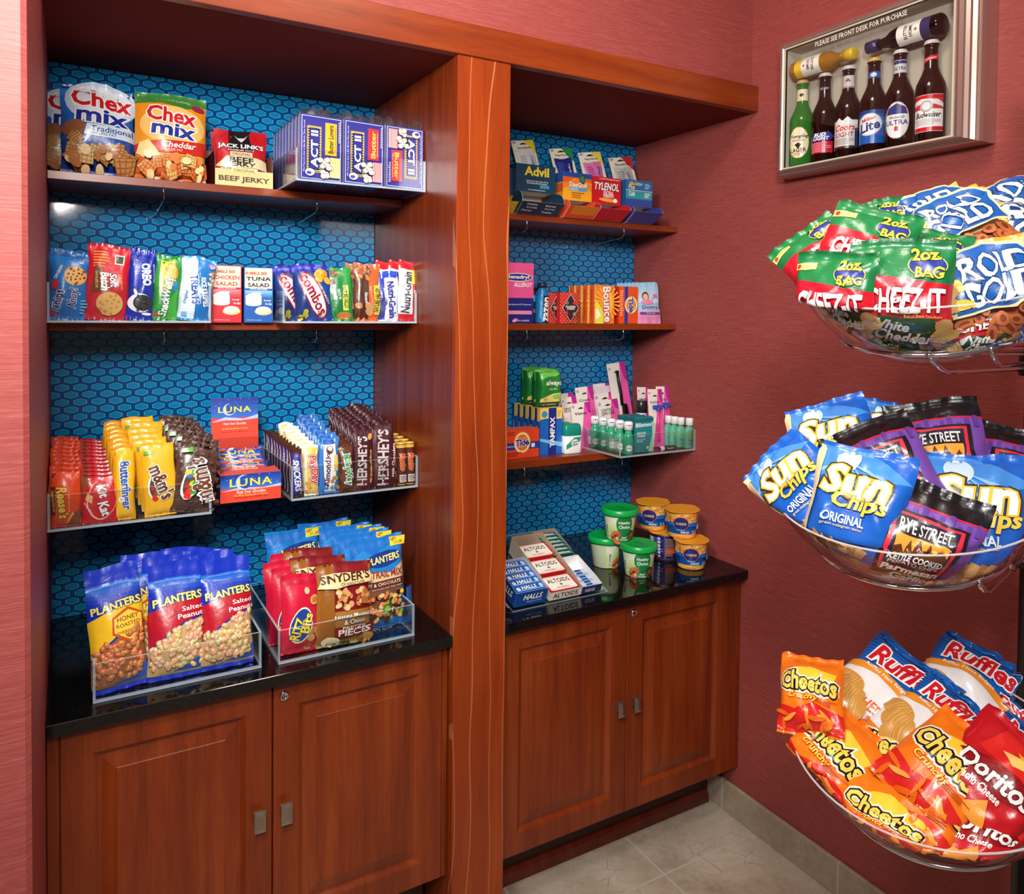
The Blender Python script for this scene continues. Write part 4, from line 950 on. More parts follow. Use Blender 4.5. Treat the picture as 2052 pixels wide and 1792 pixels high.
def f_snyd(a):
    a.rect(0, .03, 1, .97, (150, 92, 30)).rect(.3, .03, .95, .97, (170, 120, 50)).poly([(.3, .86), (.95, .86), (.95, .97), (.3, .97)], (130, 24, 30)).rect(.28, .42, .96, .72, (124, 22, 30))
    a.blobs(.3, .45, .95, .66, 40, .055, [(214, 160, 100), (196, 130, 70), (240, 200, 150), (170, 100, 50)], 4, .5)
    a.poly([(.02, .70), (.1, .85), (.95, .87), (.98, .74), (.6, .72), (.3, .68)], (240, 216, 160)).text('SNYDER\'S', .5, .81, .88, .14, (84, 40, 22), rot=4, bold=.025).text('OF HANOVER', .62, .735, .46, .06, (84, 40, 22), rot=4)
    a.text('Honey Mustard', .62, .365, .68, .075, WH, ol=(80, 50, 20), rot=2).text('& Onion', .62, .30, .38, .075, WH, ol=(80, 50, 20), rot=2).rect(.28, .14, .99, .25, (124, 22, 30)).text('PRETZEL', .64, .235, .46, .045, (240, 230, 210)).text('PIECES', .64, .185, .60, .10, WH, bold=.02).ell(.22, .09, .16, .08, (240, 220, 180)).ell(.85, .08, .14, .09, (200, 140, 70)).ell(.45, .07, .12, .05, (90, 120, 50))
pk('pretzel_bag', (632, 744, 1140, 1297), 1.596, .04, (160, 104, 36), f_snyd, 151, 'gold and maroon pretzel piece bag standing frontmost in the bin', rx=-10, ry=3, rz=2, cat='bag', mat='film', seal=(120, 30, 30), bseal=(190, 170, 130), extra=[(-.04, .065, 0, 'gold and maroon pretzel piece bag second in its row'), (-.035, .13, -1, 'gold and maroon pretzel piece bag at the back of its row')], z=zz, cut=.008)
def f_trail(a):
    a.rect(0, .02, 1, .98, (30, 130, 210)).poly([(0, .80), (.2, .88), (.4, .82), (.7, .90), (1, .84), (1, .98), (0, .98)], (26, 110, 196)).poly([(0, .60), (.3, .64), (.7, .60), (1, .70), (1, .46), (0, .46)], (224, 196, 150)).rect(0, .42, 1, .53, (98, 48, 34)).rect(.06, .12, .9, .43, (120, 80, 56))
    a.box(.9, .92, .30, .15, (232, 210, 60), -3).text('NEW', .83, .94, .13, .05, (110, 50, 40)).text('LOOK!', .92, .905, .17, .05, (110, 50, 40))
    a.ell(.58, .76, .36, .13, (24, 60, 140), 4).text('PLANTERS', .58, .76, .66, .12, (250, 232, 150), ol=(20, 40, 90), bold=.02, rot=3).text('TRAIL MIX', .62, .60, .64, .12, (150, 60, 40), bold=.02, rot=-2).text('NUT & CHOCOLATE', .52, .495, .74, .06, (240, 226, 210)).text('PEANUTS, CHOCOLATE CANDY PIECES, RAISINS', .52, .445, .8, .03, (230, 210, 190))
    a.blobs(.1, .14, .86, .40, 90, .045, [(214, 170, 110), (232, 200, 150), (196, 140, 84), (60, 40, 34), (48, 30, 28), (240, 120, 60), (120, 190, 70), (240, 200, 70)], 9)
    a.text('NET WT 6 OZ (170g)', .4, .06, .5, .04, (190, 220, 245)).rect(.9, .02, 1, .42, (28, 110, 200))
pk('trail_mix_pouch', (708, 816, 1092, 1268), 1.640, .04, (28, 120, 204), f_trail, 157, 'blue trail mix pouch beside the gold pretzel bag, foremost of its row', rx=-8, rz=4, cat='pouch', st=.008, sb=.004, n=2.6, z=zz, cut=.008, extra=[(-.014, .05, 0, 'blue trail mix pouch second from the bin front'), (-.045, .13, 3, 'blue trail mix pouch fourth, leaning at the bin back'), (-.02, .09, 1, 'blue trail mix pouch third from the bin front'), (-.155, .155, -1, 'blue trail mix pouch standing behind the gold pretzel bags'), (-.075, .185, 1, 'blue trail mix pouch touching the bin back panel')])
# ================================================================ right shelves, top board: medicine cartons
def dispenser(name, px, Y, d, cols, art, side_art, lipcol, lipart, lip, label):
    """dispenser carton: tall body over an open mouth with a slanted lip and rounded cheeks"""
    x, w, z0, h = pxb(*px, Y); zb = z0-Q1; r = empty(name, (x, Y, Q1+.0004)); tag(r, label, 'carton', 'medicine dispenser cartons')
    V, F = boxvf(-w/2, w/2, 0, d, zb, zb+h); o = mk('body', mesh('body', V, F, 'card', [lin(cols), lin(cols), lin(cols), lin(side_art[0]), lin(cols), lin((210, 205, 195))]), r)
    print_children(art, lambda u, v, f: np.stack([u-w/2, 0*u-f, v+zb], 1), o, 'card', 0, eps=.00006, off0=.0001)
    if side_art[1]: print_children(side_art[1](d, h), lambda u, v, f: np.stack([0*u-w/2-f, d-u, v+zb], 1), o, 'card', 0, eps=.00006, off0=.0001, names={'artwork': 'side_print', 'lettering': 'side_lettering'})
    V, F = boxvf(-w/2, w/2, d-.0012, d, .0002, zb-.0004); mk('back_panel', mesh('back_panel', V, F, 'card', [lin((214, 210, 202))]*6), r)
    lw = w*1.0; y0, y1, zt = -.004, -lip, .030
    P = [(-lw/2, y0, 0), (lw/2, y0, 0), (lw/2+.004, y1, zt), (-lw/2-.004, y1, zt)]
    V = P+[(a, b+.001, c+.0004) for a, b, c in P]; F = [(0, 1, 2, 3), (7, 6, 5, 4), (0, 4, 5, 1), (1, 5, 6, 2), (2, 6, 7, 3), (3, 7, 4, 0)]
    o = mk('front_lip', mesh('front_lip', V, F, 'card', [lin(lipcol), lin((226, 220, 210))]+[lin((226, 220, 210))]*4), r)
    if lipart:
        L = math.hypot(y1-y0, zt); print_children(lipart(lw, L), lambda u, v, f: np.stack([u-lw/2, y0+(y1-y0)*v/L-f*.6, zt*v/L-f*.4], 1), o, 'card', 0, eps=.00006, off0=.0002)
    V, F = boxvf(-w/2+.0002, w/2-.0002, y0+.001, d-.002, .0001, .001); mk('tray_floor', mesh('tray_floor', V, F, 'card', [lin((226, 220, 210))]*6), r)
    for sx in (-1, 1):
        X = sx*(lw/2); pts = [(X, y0+.0005, .0012), (X, d*.6, .0012), (X, d*.6, zb-.0006), (X, .002, zb-.0006)]
        for k in range(7): t_ = k/6; pts.append((X+sx*.004*t_, .0+(y1+.002-.0)*math.sin(t_*1.57), zb-.0006-(zb-zt)*t_**2.2))
        n = len(pts); V = pts+[(a-sx*.0008, b, c) for a, b, c in pts]
        F = [tuple(range(n)), tuple(range(2*n-1, n-1, -1))]+[(k, n+k, n+(k+1) % n, (k+1) % n) for k in range(n)]
        mk('side_cheek', mesh('side_cheek', V, F, 'card', [lin(lipcol if sx < 0 else (232, 228, 220)), lin((232, 228, 220) if sx < 0 else lipcol)]+[lin((232, 228, 220))]*n), r)
    return r
def artof(px, Y, fn):
    x, w, z, h = pxb(*px, Y); a = Art(w, h); fn(a); return a
px = (1034, 1113, 331, 386)
a = artof(px, 1.842, lambda a: a.rect(0, 0, 1, 1, (10, 64, 92)).text('Advil', .52, .76, .62, .20, (250, 214, 40), bold=.035).text('LIQUI-GELS', .52, .54, .64, .11, (250, 220, 60), shear=.25, bold=.02).text('Solubilized Ibuprofen Capsules, 200 mg', .53, .40, .56, .04, WH).text('Pain Reliever/Fever Reducer', .53, .33, .52, .04, WH).box(.72, .22, .24, .07, (60, 150, 190)).text('See new warnings information', .52, .08, .44, .04, WH))
def lipA(w, L): a = Art(w, L); a.rect(0, 0, 1, 1, (8, 50, 78)); [a.text(s_, u, v, .26, .055, (230, 236, 240), rot=-2) for s_, u, v in (('Headache', .25, .8), ('Minor Pain of Arthritis', .28, .55), ('Fever', .2, .3), ('Muscular Aches', .72, .75), ('Menstrual Cramps', .74, .5), ('Toothache', .70, .25))]; return a
dispenser('pain_relief_carton', px, 1.842, .075, (10, 64, 92), a, ((8, 50, 74), None), (8, 50, 78), lipA, .045, 'navy pain relief carton with yellow lettering and a check-marked lip')
px = (948, 1027, 333, 388)
a = artof(px, 1.862, lambda a: a.rect(0, 0, 1, 1, (10, 60, 90)).text('Advil', .52, .76, .62, .20, (250, 214, 40), bold=.035).text('LIQUI-GELS', .52, .54, .64, .11, (250, 220, 60), shear=.25))
dispenser('pain_relief_carton', px, 1.862, .065, (10, 60, 90), a, ((8, 50, 74), None), (226, 186, 30), None, .04, 'navy pain relief carton with a yellow lip tucked behind the pillar')
px = (1128, 1186, 347, 403)
a = artof(px, 1.842, lambda a: a.rect(0, 0, 1, 1, (246, 170, 30)).rect(0, .82, 1, 1, (24, 70, 150)).poly([(0, .55), (.4, .80), (1, .66), (1, .82), (0, .84)], (230, 90, 30)).poly([(0, .4), (.5, .62), (1, .36), (1, .62), (.5, .78), (0, .6)], (240, 130, 36)).ell(.66, .78, .10, .14, (20, 70, 60)).ell(.66, .79, .07, .10, (40, 130, 110)).text('DayQuil', .52, .56, .60, .16, WH, ol=(200, 60, 20), bold=.03).box(.52, .41, .62, .09, (70, 160, 210)).text('COLD & FLU', .38, .41, .28, .06, WH).lines(.3, .08, .75, .32, 3, (150, 70, 20), .4))
dispenser('cold_flu_carton', px, 1.842, .075, (246, 170, 30), a, ((36, 80, 150), lambda d, h: Art(d, h).rect(0, 0, 1, .65, (226, 140, 40)).rect(0, .3, 1, .6, (206, 90, 40))), (226, 80, 40), lambda w, L: Art(w, L).rect(0, 0, 1, 1, (222, 74, 40)).rect(.12, .3, .95, 1, (216, 130, 40)), .045, 'orange cold and flu carton with a blue top edge')
px = (1187, 1244, 356, 410)
a = artof(px, 1.842, lambda a: a.rect(0, 0, 1, 1, (206, 20, 36)).text('See New Warnings Information', .6, .93, .72, .05, WH).text('TYLENOL', .5, .66, .86, .22, WH, shear=.2, bold=.03, ol=(120, 8, 20)).text('EXTRA', .56, .42, .34, .11, WH, bold=.02).text('STRENGTH', .56, .31, .36, .09, WH, bold=.02).ell(.56, .16, .34, .05, (246, 170, 60), -3).ell(.8, .16, .07, .06, WH))
dispenser('pain_relief_carton', px, 1.842, .075, (200, 18, 34), a, ((160, 14, 28), None), (190, 16, 36), None, .05, 'red pain relief carton with slanted white lettering')
px = (1254, 1307, 362, 415)
a = artof(px, 1.842, lambda a: a.rect(0, 0, 1, 1, (40, 110, 180)).rect(0, .3, 1, .6, (50, 160, 170)).rect(0, 0, 1, .26, (50, 76, 160)).text('Alka-Seltzer', .38, .87, .50, .10, (246, 220, 70)).text('Plus', .22, .73, .22, .14, (246, 220, 70), bold=.03).text('Cold', .22, .48, .22, .14, WH, bold=.03).rect(0, .60, 1, .615, WH).lines(.7, .35, .92, .55, 4, WH, .5).lines(.7, .68, .92, .9, 5, (200, 220, 240), .4))
dispenser('cold_tablet_carton', px, 1.842, .075, (40, 100, 176), a, ((40, 90, 150), None), (50, 62, 140), None, .05, 'blue and teal cold tablet carton beside the red wall')
def med_card(px, Y, tri, word, sach, sachcol, lab, seed, rx=-12, ry=-9):
    x, w, z0, hv = pxb(*px, Y); hv /= math.cos(R(rx)); h = hv+(z0-Q1)/math.cos(R(rx))
    a = Art(w, hv); a.rect(0, 0, 1, 1, (238, 230, 206)).poly([(.55, 1), (1, 1), (1, .62), (.85, .70)], tri).ell(.12, .95, .08, .04, (170, 140, 170)).rect(.35, .89, .65, .915, (40, 36, 40)).ell(.5, .915, .09, .035, (40, 36, 40)).text(word, .52, .81, .58, .10, (40, 40, 50), bold=.02).rect(.08, .73, .95, .735, (120, 110, 100))
    V, F = boxvf(-w/2, w/2, 0, .0008, 0, h); o = mk('medicine_card', mesh('medicine_card', V, F, 'card', [lin((238, 230, 206))]*6)); tag(o, lab, 'card', 'hanging medicine cards')
    print_children(a, lambda u, v, f: np.stack([u-w/2, 0*u-f, v+h-hv], 1), o, 'card', 0, eps=.00006, off0=.0001)
    b = Art(w*.78, hv*.70); b.rect(0, 0, 1, 1, sachcol); b.text(sach, .72, .5, .7, .14, (230, 230, 240) if sum(sachcol) < 330 else (30, 60, 130), rot=-88, bold=.03).lines(.1, .15, .5, .85, 9, tuple(min(255, q+50) if sum(sachcol) < 330 else max(0, q-60) for q in sachcol), .4)
    S = bag_surface(b.w, b.h, .012, .004, .004, seed); V, F = [], []
    us, vs = np.meshgrid(np.linspace(0, b.w, 11), np.linspace(0, b.h, 13)); V = list(S(us.ravel(), vs.ravel(), 0))
    F = [(j*11+i, j*11+i+1, j*11+i+12, j*11+i+11) for j in range(12) for i in range(10)]
    s_ = mk('sachet', mesh('sachet', V, F, 'film', [lin(sachcol)]*len(F), smooth=True), o, (0, -.001, h-hv*.98))
    print_children(b, S, s_, 'film', .008, off0=.0005)
    o.location = (x+.03-h*.72*math.sin(R(ry)), Y, Q1+.0004); o.rotation_euler = (R(rx), R(ry), 0)
med_card((1030, 1076, 271, 352), 1.945, (232, 206, 60), 'Imodium', 'Imodium', (226, 224, 226), 'cream medicine card with a yellow corner and white sachet', 3)
med_card((1107, 1152, 288, 366), 1.945, (40, 140, 70), 'NyQuil', 'NyQuil', (36, 46, 130), 'cream medicine card with a green corner and dark blue sachet', 4)
med_card((1166, 1212, 296, 374), 1.945, (232, 214, 80), 'Pepto-Bismol', 'Pepto', (222, 120, 180), 'cream medicine card with a yellow corner and pink sachet', 5)
med_card((1228, 1274, 307, 384), 1.945, (200, 40, 44), 'Excedrin', 'Excedrin', (190, 190, 186), 'cream medicine card with a red corner and grey sachet', 6)
# ================================================================ right shelves, middle board
zq = Q2+.0004
def cbox(name, px, Y, d, cols, fn, lab, n=1, dy=None, grp=None, rz=0, z=None, sidefn=None, lift=0, cat='box', dx=0., mat='card'):
    x, w, z0, h = pxb(*px, Y); a = Art(w, h); fn(a); arts = {'front': a}
    if sidefn: b = Art(d, h); sidefn(b); arts['left'] = b
    o = carton(name, w, d, h, cols, arts, cat=cat, mat=mat)
    for k in range(n): put(o, (x+dx*k, Y+(dy or d+.001)*k, (zq if z is None else z)), (0, 0, R(rz)), lab.replace('@', ORD[k]), grp)
    return o, h
cbox('allergy_box', (986, 1069, 526, 648), 1.885, .06, {'front': (240, 90, 160), 'left': (220, 70, 140)}, lambda a: a.rect(0, 0, 1, 1, (240, 92, 160)).rect(0, 0, 1, .42, (24, 40, 130)).ell(.62, .76, .35, .09, WH).ell(.62, .76, .335, .075, (50, 50, 150)).text('Benadryl', .62, .76, .54, .10, WH, bold=.03).text('ALLERGY', .74, .64, .46, .09, WH, bold=.03, shear=.2).text('Diphenhydramine HCl / Antihistamine', .66, .31, .58, .04, (230, 230, 245)).rect(.3, .15, .96, .21, (244, 150, 190)).ell(.55, .05, .07, .035, (244, 130, 190), 25).text('BOX OF 2 CAPLETS', .7, .045, .4, .035, WH), 'pink and navy allergy relief box beside the pillar')
# small bottles
def bottle(name, prof, cols, arts, lab, cat='bottle', seg=24, mat='plastic', cap=None, group=None):
    """prof: (r,z) list; cols: colour per segment or one; cap: (from index, colour) split into a part"""
    ci = cap[0] if cap else len(prof)-1
    V, F = lathe_vf(prof[:ci+1], seg, True, True)
    C = None
    if isinstance(mat, str) and mat in ('plastic', 'film', 'card'):
        C = []
        for i in range(ci): C += [lin(cols[i] if isinstance(cols, list) else cols)]*seg
        C += [lin(cols[0] if isinstance(cols, list) else cols)]*2
    o = mk(name, mesh(name, V, F, mat, C, smooth=True)); tag(o, lab, cat, group)
    if cap:
        V, F = lathe_vf([(prof[ci][0]*.9, prof[ci][1]+.0002)]+[(r, z+.0002) for r, z in prof[ci+1:]], seg, True, True); mk('cap', mesh('cap', V, F, 'plastic', [lin(cap[1])]*len(F), smooth=True), o)
    for art, z0, a0 in arts: round_print(art, radius_of(prof), o, 'film', z0=z0, a0=a0)
    for m in o.data.materials: pass
    return o
x, w, z0, h = pxb(1082, 1105, 567, 648, 1.905); r_ = w/2
a = Art(r_*2.9, h*.66); a.rect(0, 0, 1, 1, (20, 130, 200)).rect(.55, 0, 1, 1, (24, 26, 34)).text('zazen', .74, .48, 1.25, .36, WH, rot=86, bold=.05).text('STRESS TO REST', .42, .5, .9, .1, (180, 220, 245), rot=88)
o = bottle('relaxation_shot', [(r_*.9, 0), (r_, .003), (r_, h*.70), (r_*.9, h*.76), (r_*.62, h*.84), (r_*.62, h*.88), (r_*.7, h*.885), (r_*.7, h)], (24, 110, 180), [(a, .003, -118)], 'sky blue relaxation drink shot with a dark cap', cap=(5, (30, 40, 60)))
o.location = (x, 1.905+r_, zq)
x, w, z0, h = pxb(1060, 1092, 560, 648, 1.94); r_ = w/2
a = Art(r_*2.8, h*.6); a.rect(0, 0, 1, 1, (30, 30, 34)).lines(.1, .2, .6, .5, 4, (190, 190, 190), .4).ell(.6, .9, .25, .12, (60, 170, 220))
o = bottle('relaxation_shot', [(r_*.9, 0), (r_, .003), (r_, h*.62), (r_*.85, h*.72), (r_*.7, h*.8), (r_*.72, h*.81), (r_*.72, h)], (30, 30, 36), [(a, .003, -112)], 'black drink shot with a blue shoulder behind the sky blue one', cap=(4, (40, 100, 150)))
o.location = (x, 1.94+r_, zq)
def f_cards(a):
    a.rect(0, 0, 1, 1, (206, 60, 50))
    for i in range(12):
        for j in range(16): a.rect(.02+i*.083, .02+j*.061, .065+i*.083, .045+j*.061, (236, 150, 130) if (i+j) % 2 else (190, 40, 36))
    a.poly([(.5, .04), (.98, .5), (.5, .96), (.02, .5)], (236, 220, 210)).poly([(.5, .06), (.955, .5), (.5, .94), (.045, .5)], (46, 40, 40)).text('PLAYING', .5, .54, .56, .09, WH, bold=.03).text('CARDS', .5, .475, .44, .09, WH, bold=.03).ell(.72, .66, .09, .09, (200, 50, 44)).ell(.3, .66, .09, .09, (120, 110, 110)).poly([(.2, .33), (.28, .25), (.36, .33), (.28, .43)], (200, 50, 44)).ell(.72, .3, .09, .09, (150, 140, 140))
cbox('playing_card_pack', (1122, 1156, 586, 648), 1.89, .018, {'front': (206, 60, 50), 'left': (196, 30, 40), 'top': (196, 30, 40)}, f_cards, 'red playing card pack with a black diamond, standing in front')
cbox('playing_card_pack', (1098, 1127, 588, 648), 1.925, .018, {'front': (206, 60, 50), 'left': (196, 30, 40), 'top': (196, 30, 40)}, f_cards, 'red playing card pack half hidden behind the front pack')
def f_bounce(a):
    a.rect(0, 0, 1, 1, (240, 130, 36)); [a.poly([(.62, .55), (.62+.7*math.cos(t_), .55+.45*math.sin(t_)), (.62+.7*math.cos(t_+.12), .55+.45*math.sin(t_+.12))], (250, 180, 70)) for t_ in np.arange(0, 6.2, .3)]
    a.ell(.62, .55, .3, .5, (250, 190, 80)); a.poly([(0, 0), (.4, 0), (.5, .2), (.3, .4), (.1, .55), (0, .6)], (226, 230, 70)).poly([(0, .1), (.3, .2), (.15, .35), (0, .4)], (250, 250, 210)).text('Bounce', .62, .5, 1.5, .42, WH, rot=-86, ol=(190, 40, 50), olw=.06, bold=.05)
_o, _h = cbox('dryer_sheet_box', (1193, 1231, 571, 648), 1.885, .034, {'front': (240, 130, 36), 'left': (232, 90, 30), 'top': (246, 190, 60)}, f_bounce, '@ orange dryer sheet box with yellow swirl counting back from the shelf edge', 4, .0362, sidefn=lambda a: a.rect(0, 0, .12, 1, (250, 210, 70)).rect(.88, 0, 1, 1, (250, 220, 120)).lines(.3, .1, .6, .9, 14, (190, 50, 24), .5))
def f_tide2(a):
    a.rect(0, 0, 1, 1, (232, 84, 34)).rect(.30, 0, .48, 1, (40, 60, 160)).lines(.06, .2, .24, .9, 12, (246, 190, 150), .5); a.ell(.64, .5, .34, .36, (246, 200, 60)).ell(.64, .5, .30, .32, WH).ell(.64, .5, .26, .28, (240, 130, 30)).text('Tide', .64, .5, .60, .30, (30, 50, 150), rot=-80, ol=WH, bold=.05)
cbox('detergent_box', (1240, 1278, 574, 648), 1.89, .03, {'front': (232, 84, 34), 'left': (206, 40, 34)}, f_tide2, '@ upright orange detergent box with a bullseye counting back from the shelf edge', 2, .033, sidefn=lambda a: a.lines(.3, .1, .7, .9, 14, (150, 24, 20), .5))
cbox('travel_soap_box', (1150, 1176, 575, 648), 2.005, .03, {'front': (206, 44, 48), 'left': (180, 34, 40)}, lambda a: a.rect(0, 0, 1, 1, (206, 44, 48)).text('Fresh', .5, .85, .6, .12, (240, 190, 180)), 'plain red box standing at the back behind the orange boxes')
def f_downy(a):
    a.rect(0, 0, 1, 1, (150, 206, 236)).grad(0, .5, 1, 1, '#cfe6f4', '#9ad0ec', 5).rect(0, 0, 1, .18, (236, 150, 200)).grad(0, .1, 1, .34, '#ec8ac0', '#c8c0e6', 5).ell(.34, .66, .15, .17, (120, 70, 46)).ell(.34, .64, .11, .12, (240, 196, 170)).ell(.4, .52, .28, .09, (236, 150, 190)).blobs(.6, .58, .9, .7, 9, .04, [(230, 130, 180), (190, 110, 190)], 3).text('Downy', .5, .385, .74, .17, (30, 60, 150), ol=WH, bold=.03).rect(.05, .22, .95, .27, (110, 60, 160)).text('TRAVEL SIZE', .5, .245, .4, .03, WH)
x, w, z0, h = pxb(1281, 1324, 565, 648, 1.89); a = Art(w, h); f_downy(a)
p = bag('softener_sachet', w, h, .010, (150, 206, 236), a, (160, 212, 240), st=.008, sb=.004, seed=171, cat='sachet', wr=.0004, pinch=.01, nu=12, nv=14)
for k in range(6): put(p, (x-.002*k, 1.892+.017*k, zq), (R(-7), 0, 0), f'{ORD[k]} pale blue softener sachet counting back from the shelf edge', 'softener sachets')
# ================================================================ right shelves, lower board: toiletries
zq = Q3+.0004
acrylic_bin(1.4195, 1.7185, 1.750, 2.035, Q3, .066, 'clear acrylic bin of mouthwash and sanitizer bottles')
def f_tide(a):
    a.rect(0, 0, 1, 1, (232, 72, 34)).rect(0, .30, 1, .55, (36, 60, 160)); a.ell(.50, .54, .24, .27, (250, 200, 60)).ell(.5, .54, .215, .24, WH).ell(.5, .54, .185, .21, (240, 120, 30)).text('Tide', .5, .54, .38, .19, (30, 46, 150), ol=WH, bold=.05, shear=.2, rot=6).lines(.03, .05, .5, .22, 3, (120, 20, 20), .4).text('Original Scent', .16, .42, .22, .05, WH).box(.82, .42, .1, .1, WH).lines(.04, .8, .35, .94, 2, (160, 30, 20), .4)
cbox('detergent_box', (1012, 1080, 865, 922), 1.885, .05, {'front': (232, 72, 34), 'top': (240, 100, 60), 'left': (200, 50, 30)}, f_tide, 'wide low orange detergent box with a bullseye at the shelf edge', z=zq)
def f_tamp(a):
    a.rect(0, 0, 1, 1, (24, 104, 200)).rect(0, .76, 1, 1, (246, 214, 110)).poly([(0, .70), (.4, .78), (.4, .76), (0, .76)], (24, 104, 200)).rect(.38, 0, .74, 1, (20, 44, 140)).ell(.2, .87, .13, .13, (60, 150, 210)).poly([(0, .3), (1, .15), (1, .25), (0, .36)], (120, 200, 240)).text('TAMPAX', .56, .48, 1.15, .22, WH, rot=90, bold=.03).lines(.78, .8, .95, .95, 4, (200, 150, 50), .4)
to, th_ = cbox('tampon_box', (1082, 1126, 819, 912), 1.893, .030, {'front': (24, 104, 200), 'left': (30, 90, 180), 'top': (246, 214, 110)}, f_tamp, '@ blue and yellow tampon box counting back from the shelf edge', 5, .0335, z=zq, sidefn=lambda a: a.rect(0, .72, 1, 1, (236, 204, 90)).rect(0, .72, .35, 1, (30, 60, 130)).rect(.35, 0, .45, 1, (16, 40, 110)).text('TAMPAX', .4, .5, 1.2, .2, (220, 230, 245), rot=90))
def f_alw(a):
    a.rect(0, .02, 1, .98, (30, 130, 50)).poly([(0, .70), (.3, .78), (.7, .80), (1, .92), (1, .98), (0, .98)], (110, 200, 90)).poly([(0, .14), (1, .14), (1, .38), (.6, .36), (.3, .30), (0, .20)], (240, 226, 130)).rect(0, .02, 1, .14, (20, 90, 40)).text('always', .58, .62, .70, .22, WH, shear=.25, bold=.015).text('ultra thin', .55, .48, .36, .07, (210, 240, 200)).ell(.72, .28, .18, .09, (150, 200, 90)).ell(.95, .28, .1, .12, WH).text('10', .24, .22, .1, .07, (90, 120, 40)).text('PADS - SERVIETTES', .45, .075, .6, .045, (230, 240, 225))
x, w, z0, h = pxb(1083, 1130, 744, 821, 1.893); a = Art(w, h); f_alw(a)
p = bag('pad_pack', w, h, .058, (26, 110, 46), a, (60, 160, 70), st=.006, sb=.003, seed=173, n=7, m=.4, pv=.25, cat='packet', pinch=0, wr=.0008, sag=0)
za = zq+th_+.0012
put(p, (x, 1.925, za), (0, 0, R(2)), 'green sanitary pad packet in front on top of the blue boxes', 'pad packets')
put(p, (x, 1.992, za), (0, 0, R(-2)), 'green sanitary pad packet in the rear on top of the blue boxes', 'pad packets')
# deodorant sticks
def rr_section(w, d, n=6):
    P = []
    for k in range(4*n):
        t_ = 2*math.pi*k/(4*n); c, s_ = math.cos(t_), math.sin(t_); e = .55
        P.append((w/2*abs(c)**e*(1 if c >= 0 else -1), d/2*abs(s_)**e*(1 if s_ >= 0 else -1)))
    return P
def oval_body(levels, seg=24):
    V, F = [], []
    for w, d, z in levels: V += [(a, b, z) for a, b in rr_section(w, d, seg//4)]
    for i in range(len(levels)-1):
        for k in range(seg): F.append((i*seg+k, i*seg+(k+1) % seg, (i+1)*seg+(k+1) % seg, (i+1)*seg+k))
    F += [tuple(range(seg))[::-1], tuple((len(levels)-1)*seg+k for k in range(seg))]
    return V, F
def oval_print(art, w, d, root, mat, z0, off=.0003):
    def S(u, v, f):
        xx = u-art.w/2; q = np.clip(np.abs(xx)/(w/2), 0, .985); e = 2/.55
        return np.stack([xx, -(d/2)*(1-q**e)**(1/e)-f, v+z0], 1)
    print_children(art, S, root, mat, .006, eps=.00006, off0=off)
x, w, z0, h = pxb(1134, 1168, 849, 908, 1.872); d_ = w*.5
V, F = oval_body([(w*.96, d_*.96, 0), (w, d_, .003), (w, d_, h*.60)]); o = mk('deodorant_stick', mesh('deodorant_stick', V, F, 'plastic', [lin((238, 240, 238))]*len(F), smooth=True)); tag(o, cat='deodorant')
V, F = oval_body([(w*.98, d_*.98, h*.605), (w, d_, h*.62), (w*.99, d_*.98, h*.85), (w*.9, d_*.8, h*.96), (w*.7, d_*.5, h)]); c_ = mk('cap', mesh('cap', V, F, 'plastic', [lin((20, 140, 120))]*len(F), smooth=True), o)
a = Art(w*.86, h*.52); a.poly([(0, .2), (.9, .7), (1, .98), (.5, .98), (0, .5)], (40, 160, 130)).ell(.55, .6, .26, .22, (230, 240, 238)).text('Speed', .58, .68, .40, .13, (20, 50, 60), rot=8, bold=.03).text('Stick', .56, .52, .36, .13, (20, 50, 60), rot=8, bold=.03); oval_print(a, w, d_, o, 'film', .004)
put(o, (x, 1.872+d_/2, zq), (0, 0, 0), 'white deodorant stick with a teal cap at the shelf edge', 'deodorant sticks'); put(o, (x-.010, 1.905+d_/2, zq), (0, 0, 0), 'white deodorant stick with a teal cap behind the front one', 'deodorant sticks')
# carded toiletries
def card(px, Y, words, lab, rx=-8, ry=0, extra=None, bias=.55, z=None, cat='card', body=None):
    x, w, z0, h = pxb(*px, Y); zb = (Q3+.0045 if z is None else z); h = max(h, .04)
    a = Art(w, h); a.rect(0, 0, 1, 1, (236, 92, 170)).poly([(0, 0), (.25, 0), (bias, .55), (bias+.15, 1), (0, 1)], (240, 236, 226)).poly([(.70, 1), (1, 1), (1, .74), (.85, .78)], (190, 40, 150)).ell(.12, .93, .07, .07, (190, 170, 190)).rect(.36, .87, .62, .89, (60, 40, 60)).ell(.5, .885, .09, .04, (60, 40, 60))
    for i, wd_ in enumerate(words): a.text(wd_, .46, .77-i*.10*w/h*1.3, .62, .12, (60, 50, 56), bold=.02)
    V, F = boxvf(-w/2, w/2, 0, .0008, 0, h); o = mk('toiletry_card', mesh('toiletry_card', V, F, 'card', [lin((236, 92, 170))]*6)); tag(o, lab, cat, 'carded toiletries')
    print_children(a, lambda u, v, f: np.stack([u-w/2, 0*u-f, v], 1), o, 'card', 0, eps=.00006, off0=.0001)
    if body: body(o, w, h)
    o.location = (x, Y, zb); o.rotation_euler = (R(rx), R(ry), 0)
    return o
def blist(col, u0, v0, u1, v1, t_=.008, nm='blister'):
    def f(o, w, h):
        V, F = boxvf((u0-.5)*w, (u1-.5)*w, -t_, -.0006, v0*h, v1*h); me = mesh(nm, V, F, 'plastic', [lin(col)]*6); bevel(me, .0015, 2); mk(nm, me, o)
    return f
card((1131, 1162, 800, 905), 1.99, ['DENTAL', 'FLOSS'], 'pink and cream card of dental floss, the rear one', ry=-5, z=zq, body=blist((230, 225, 235), .3, .3, .7, .5))
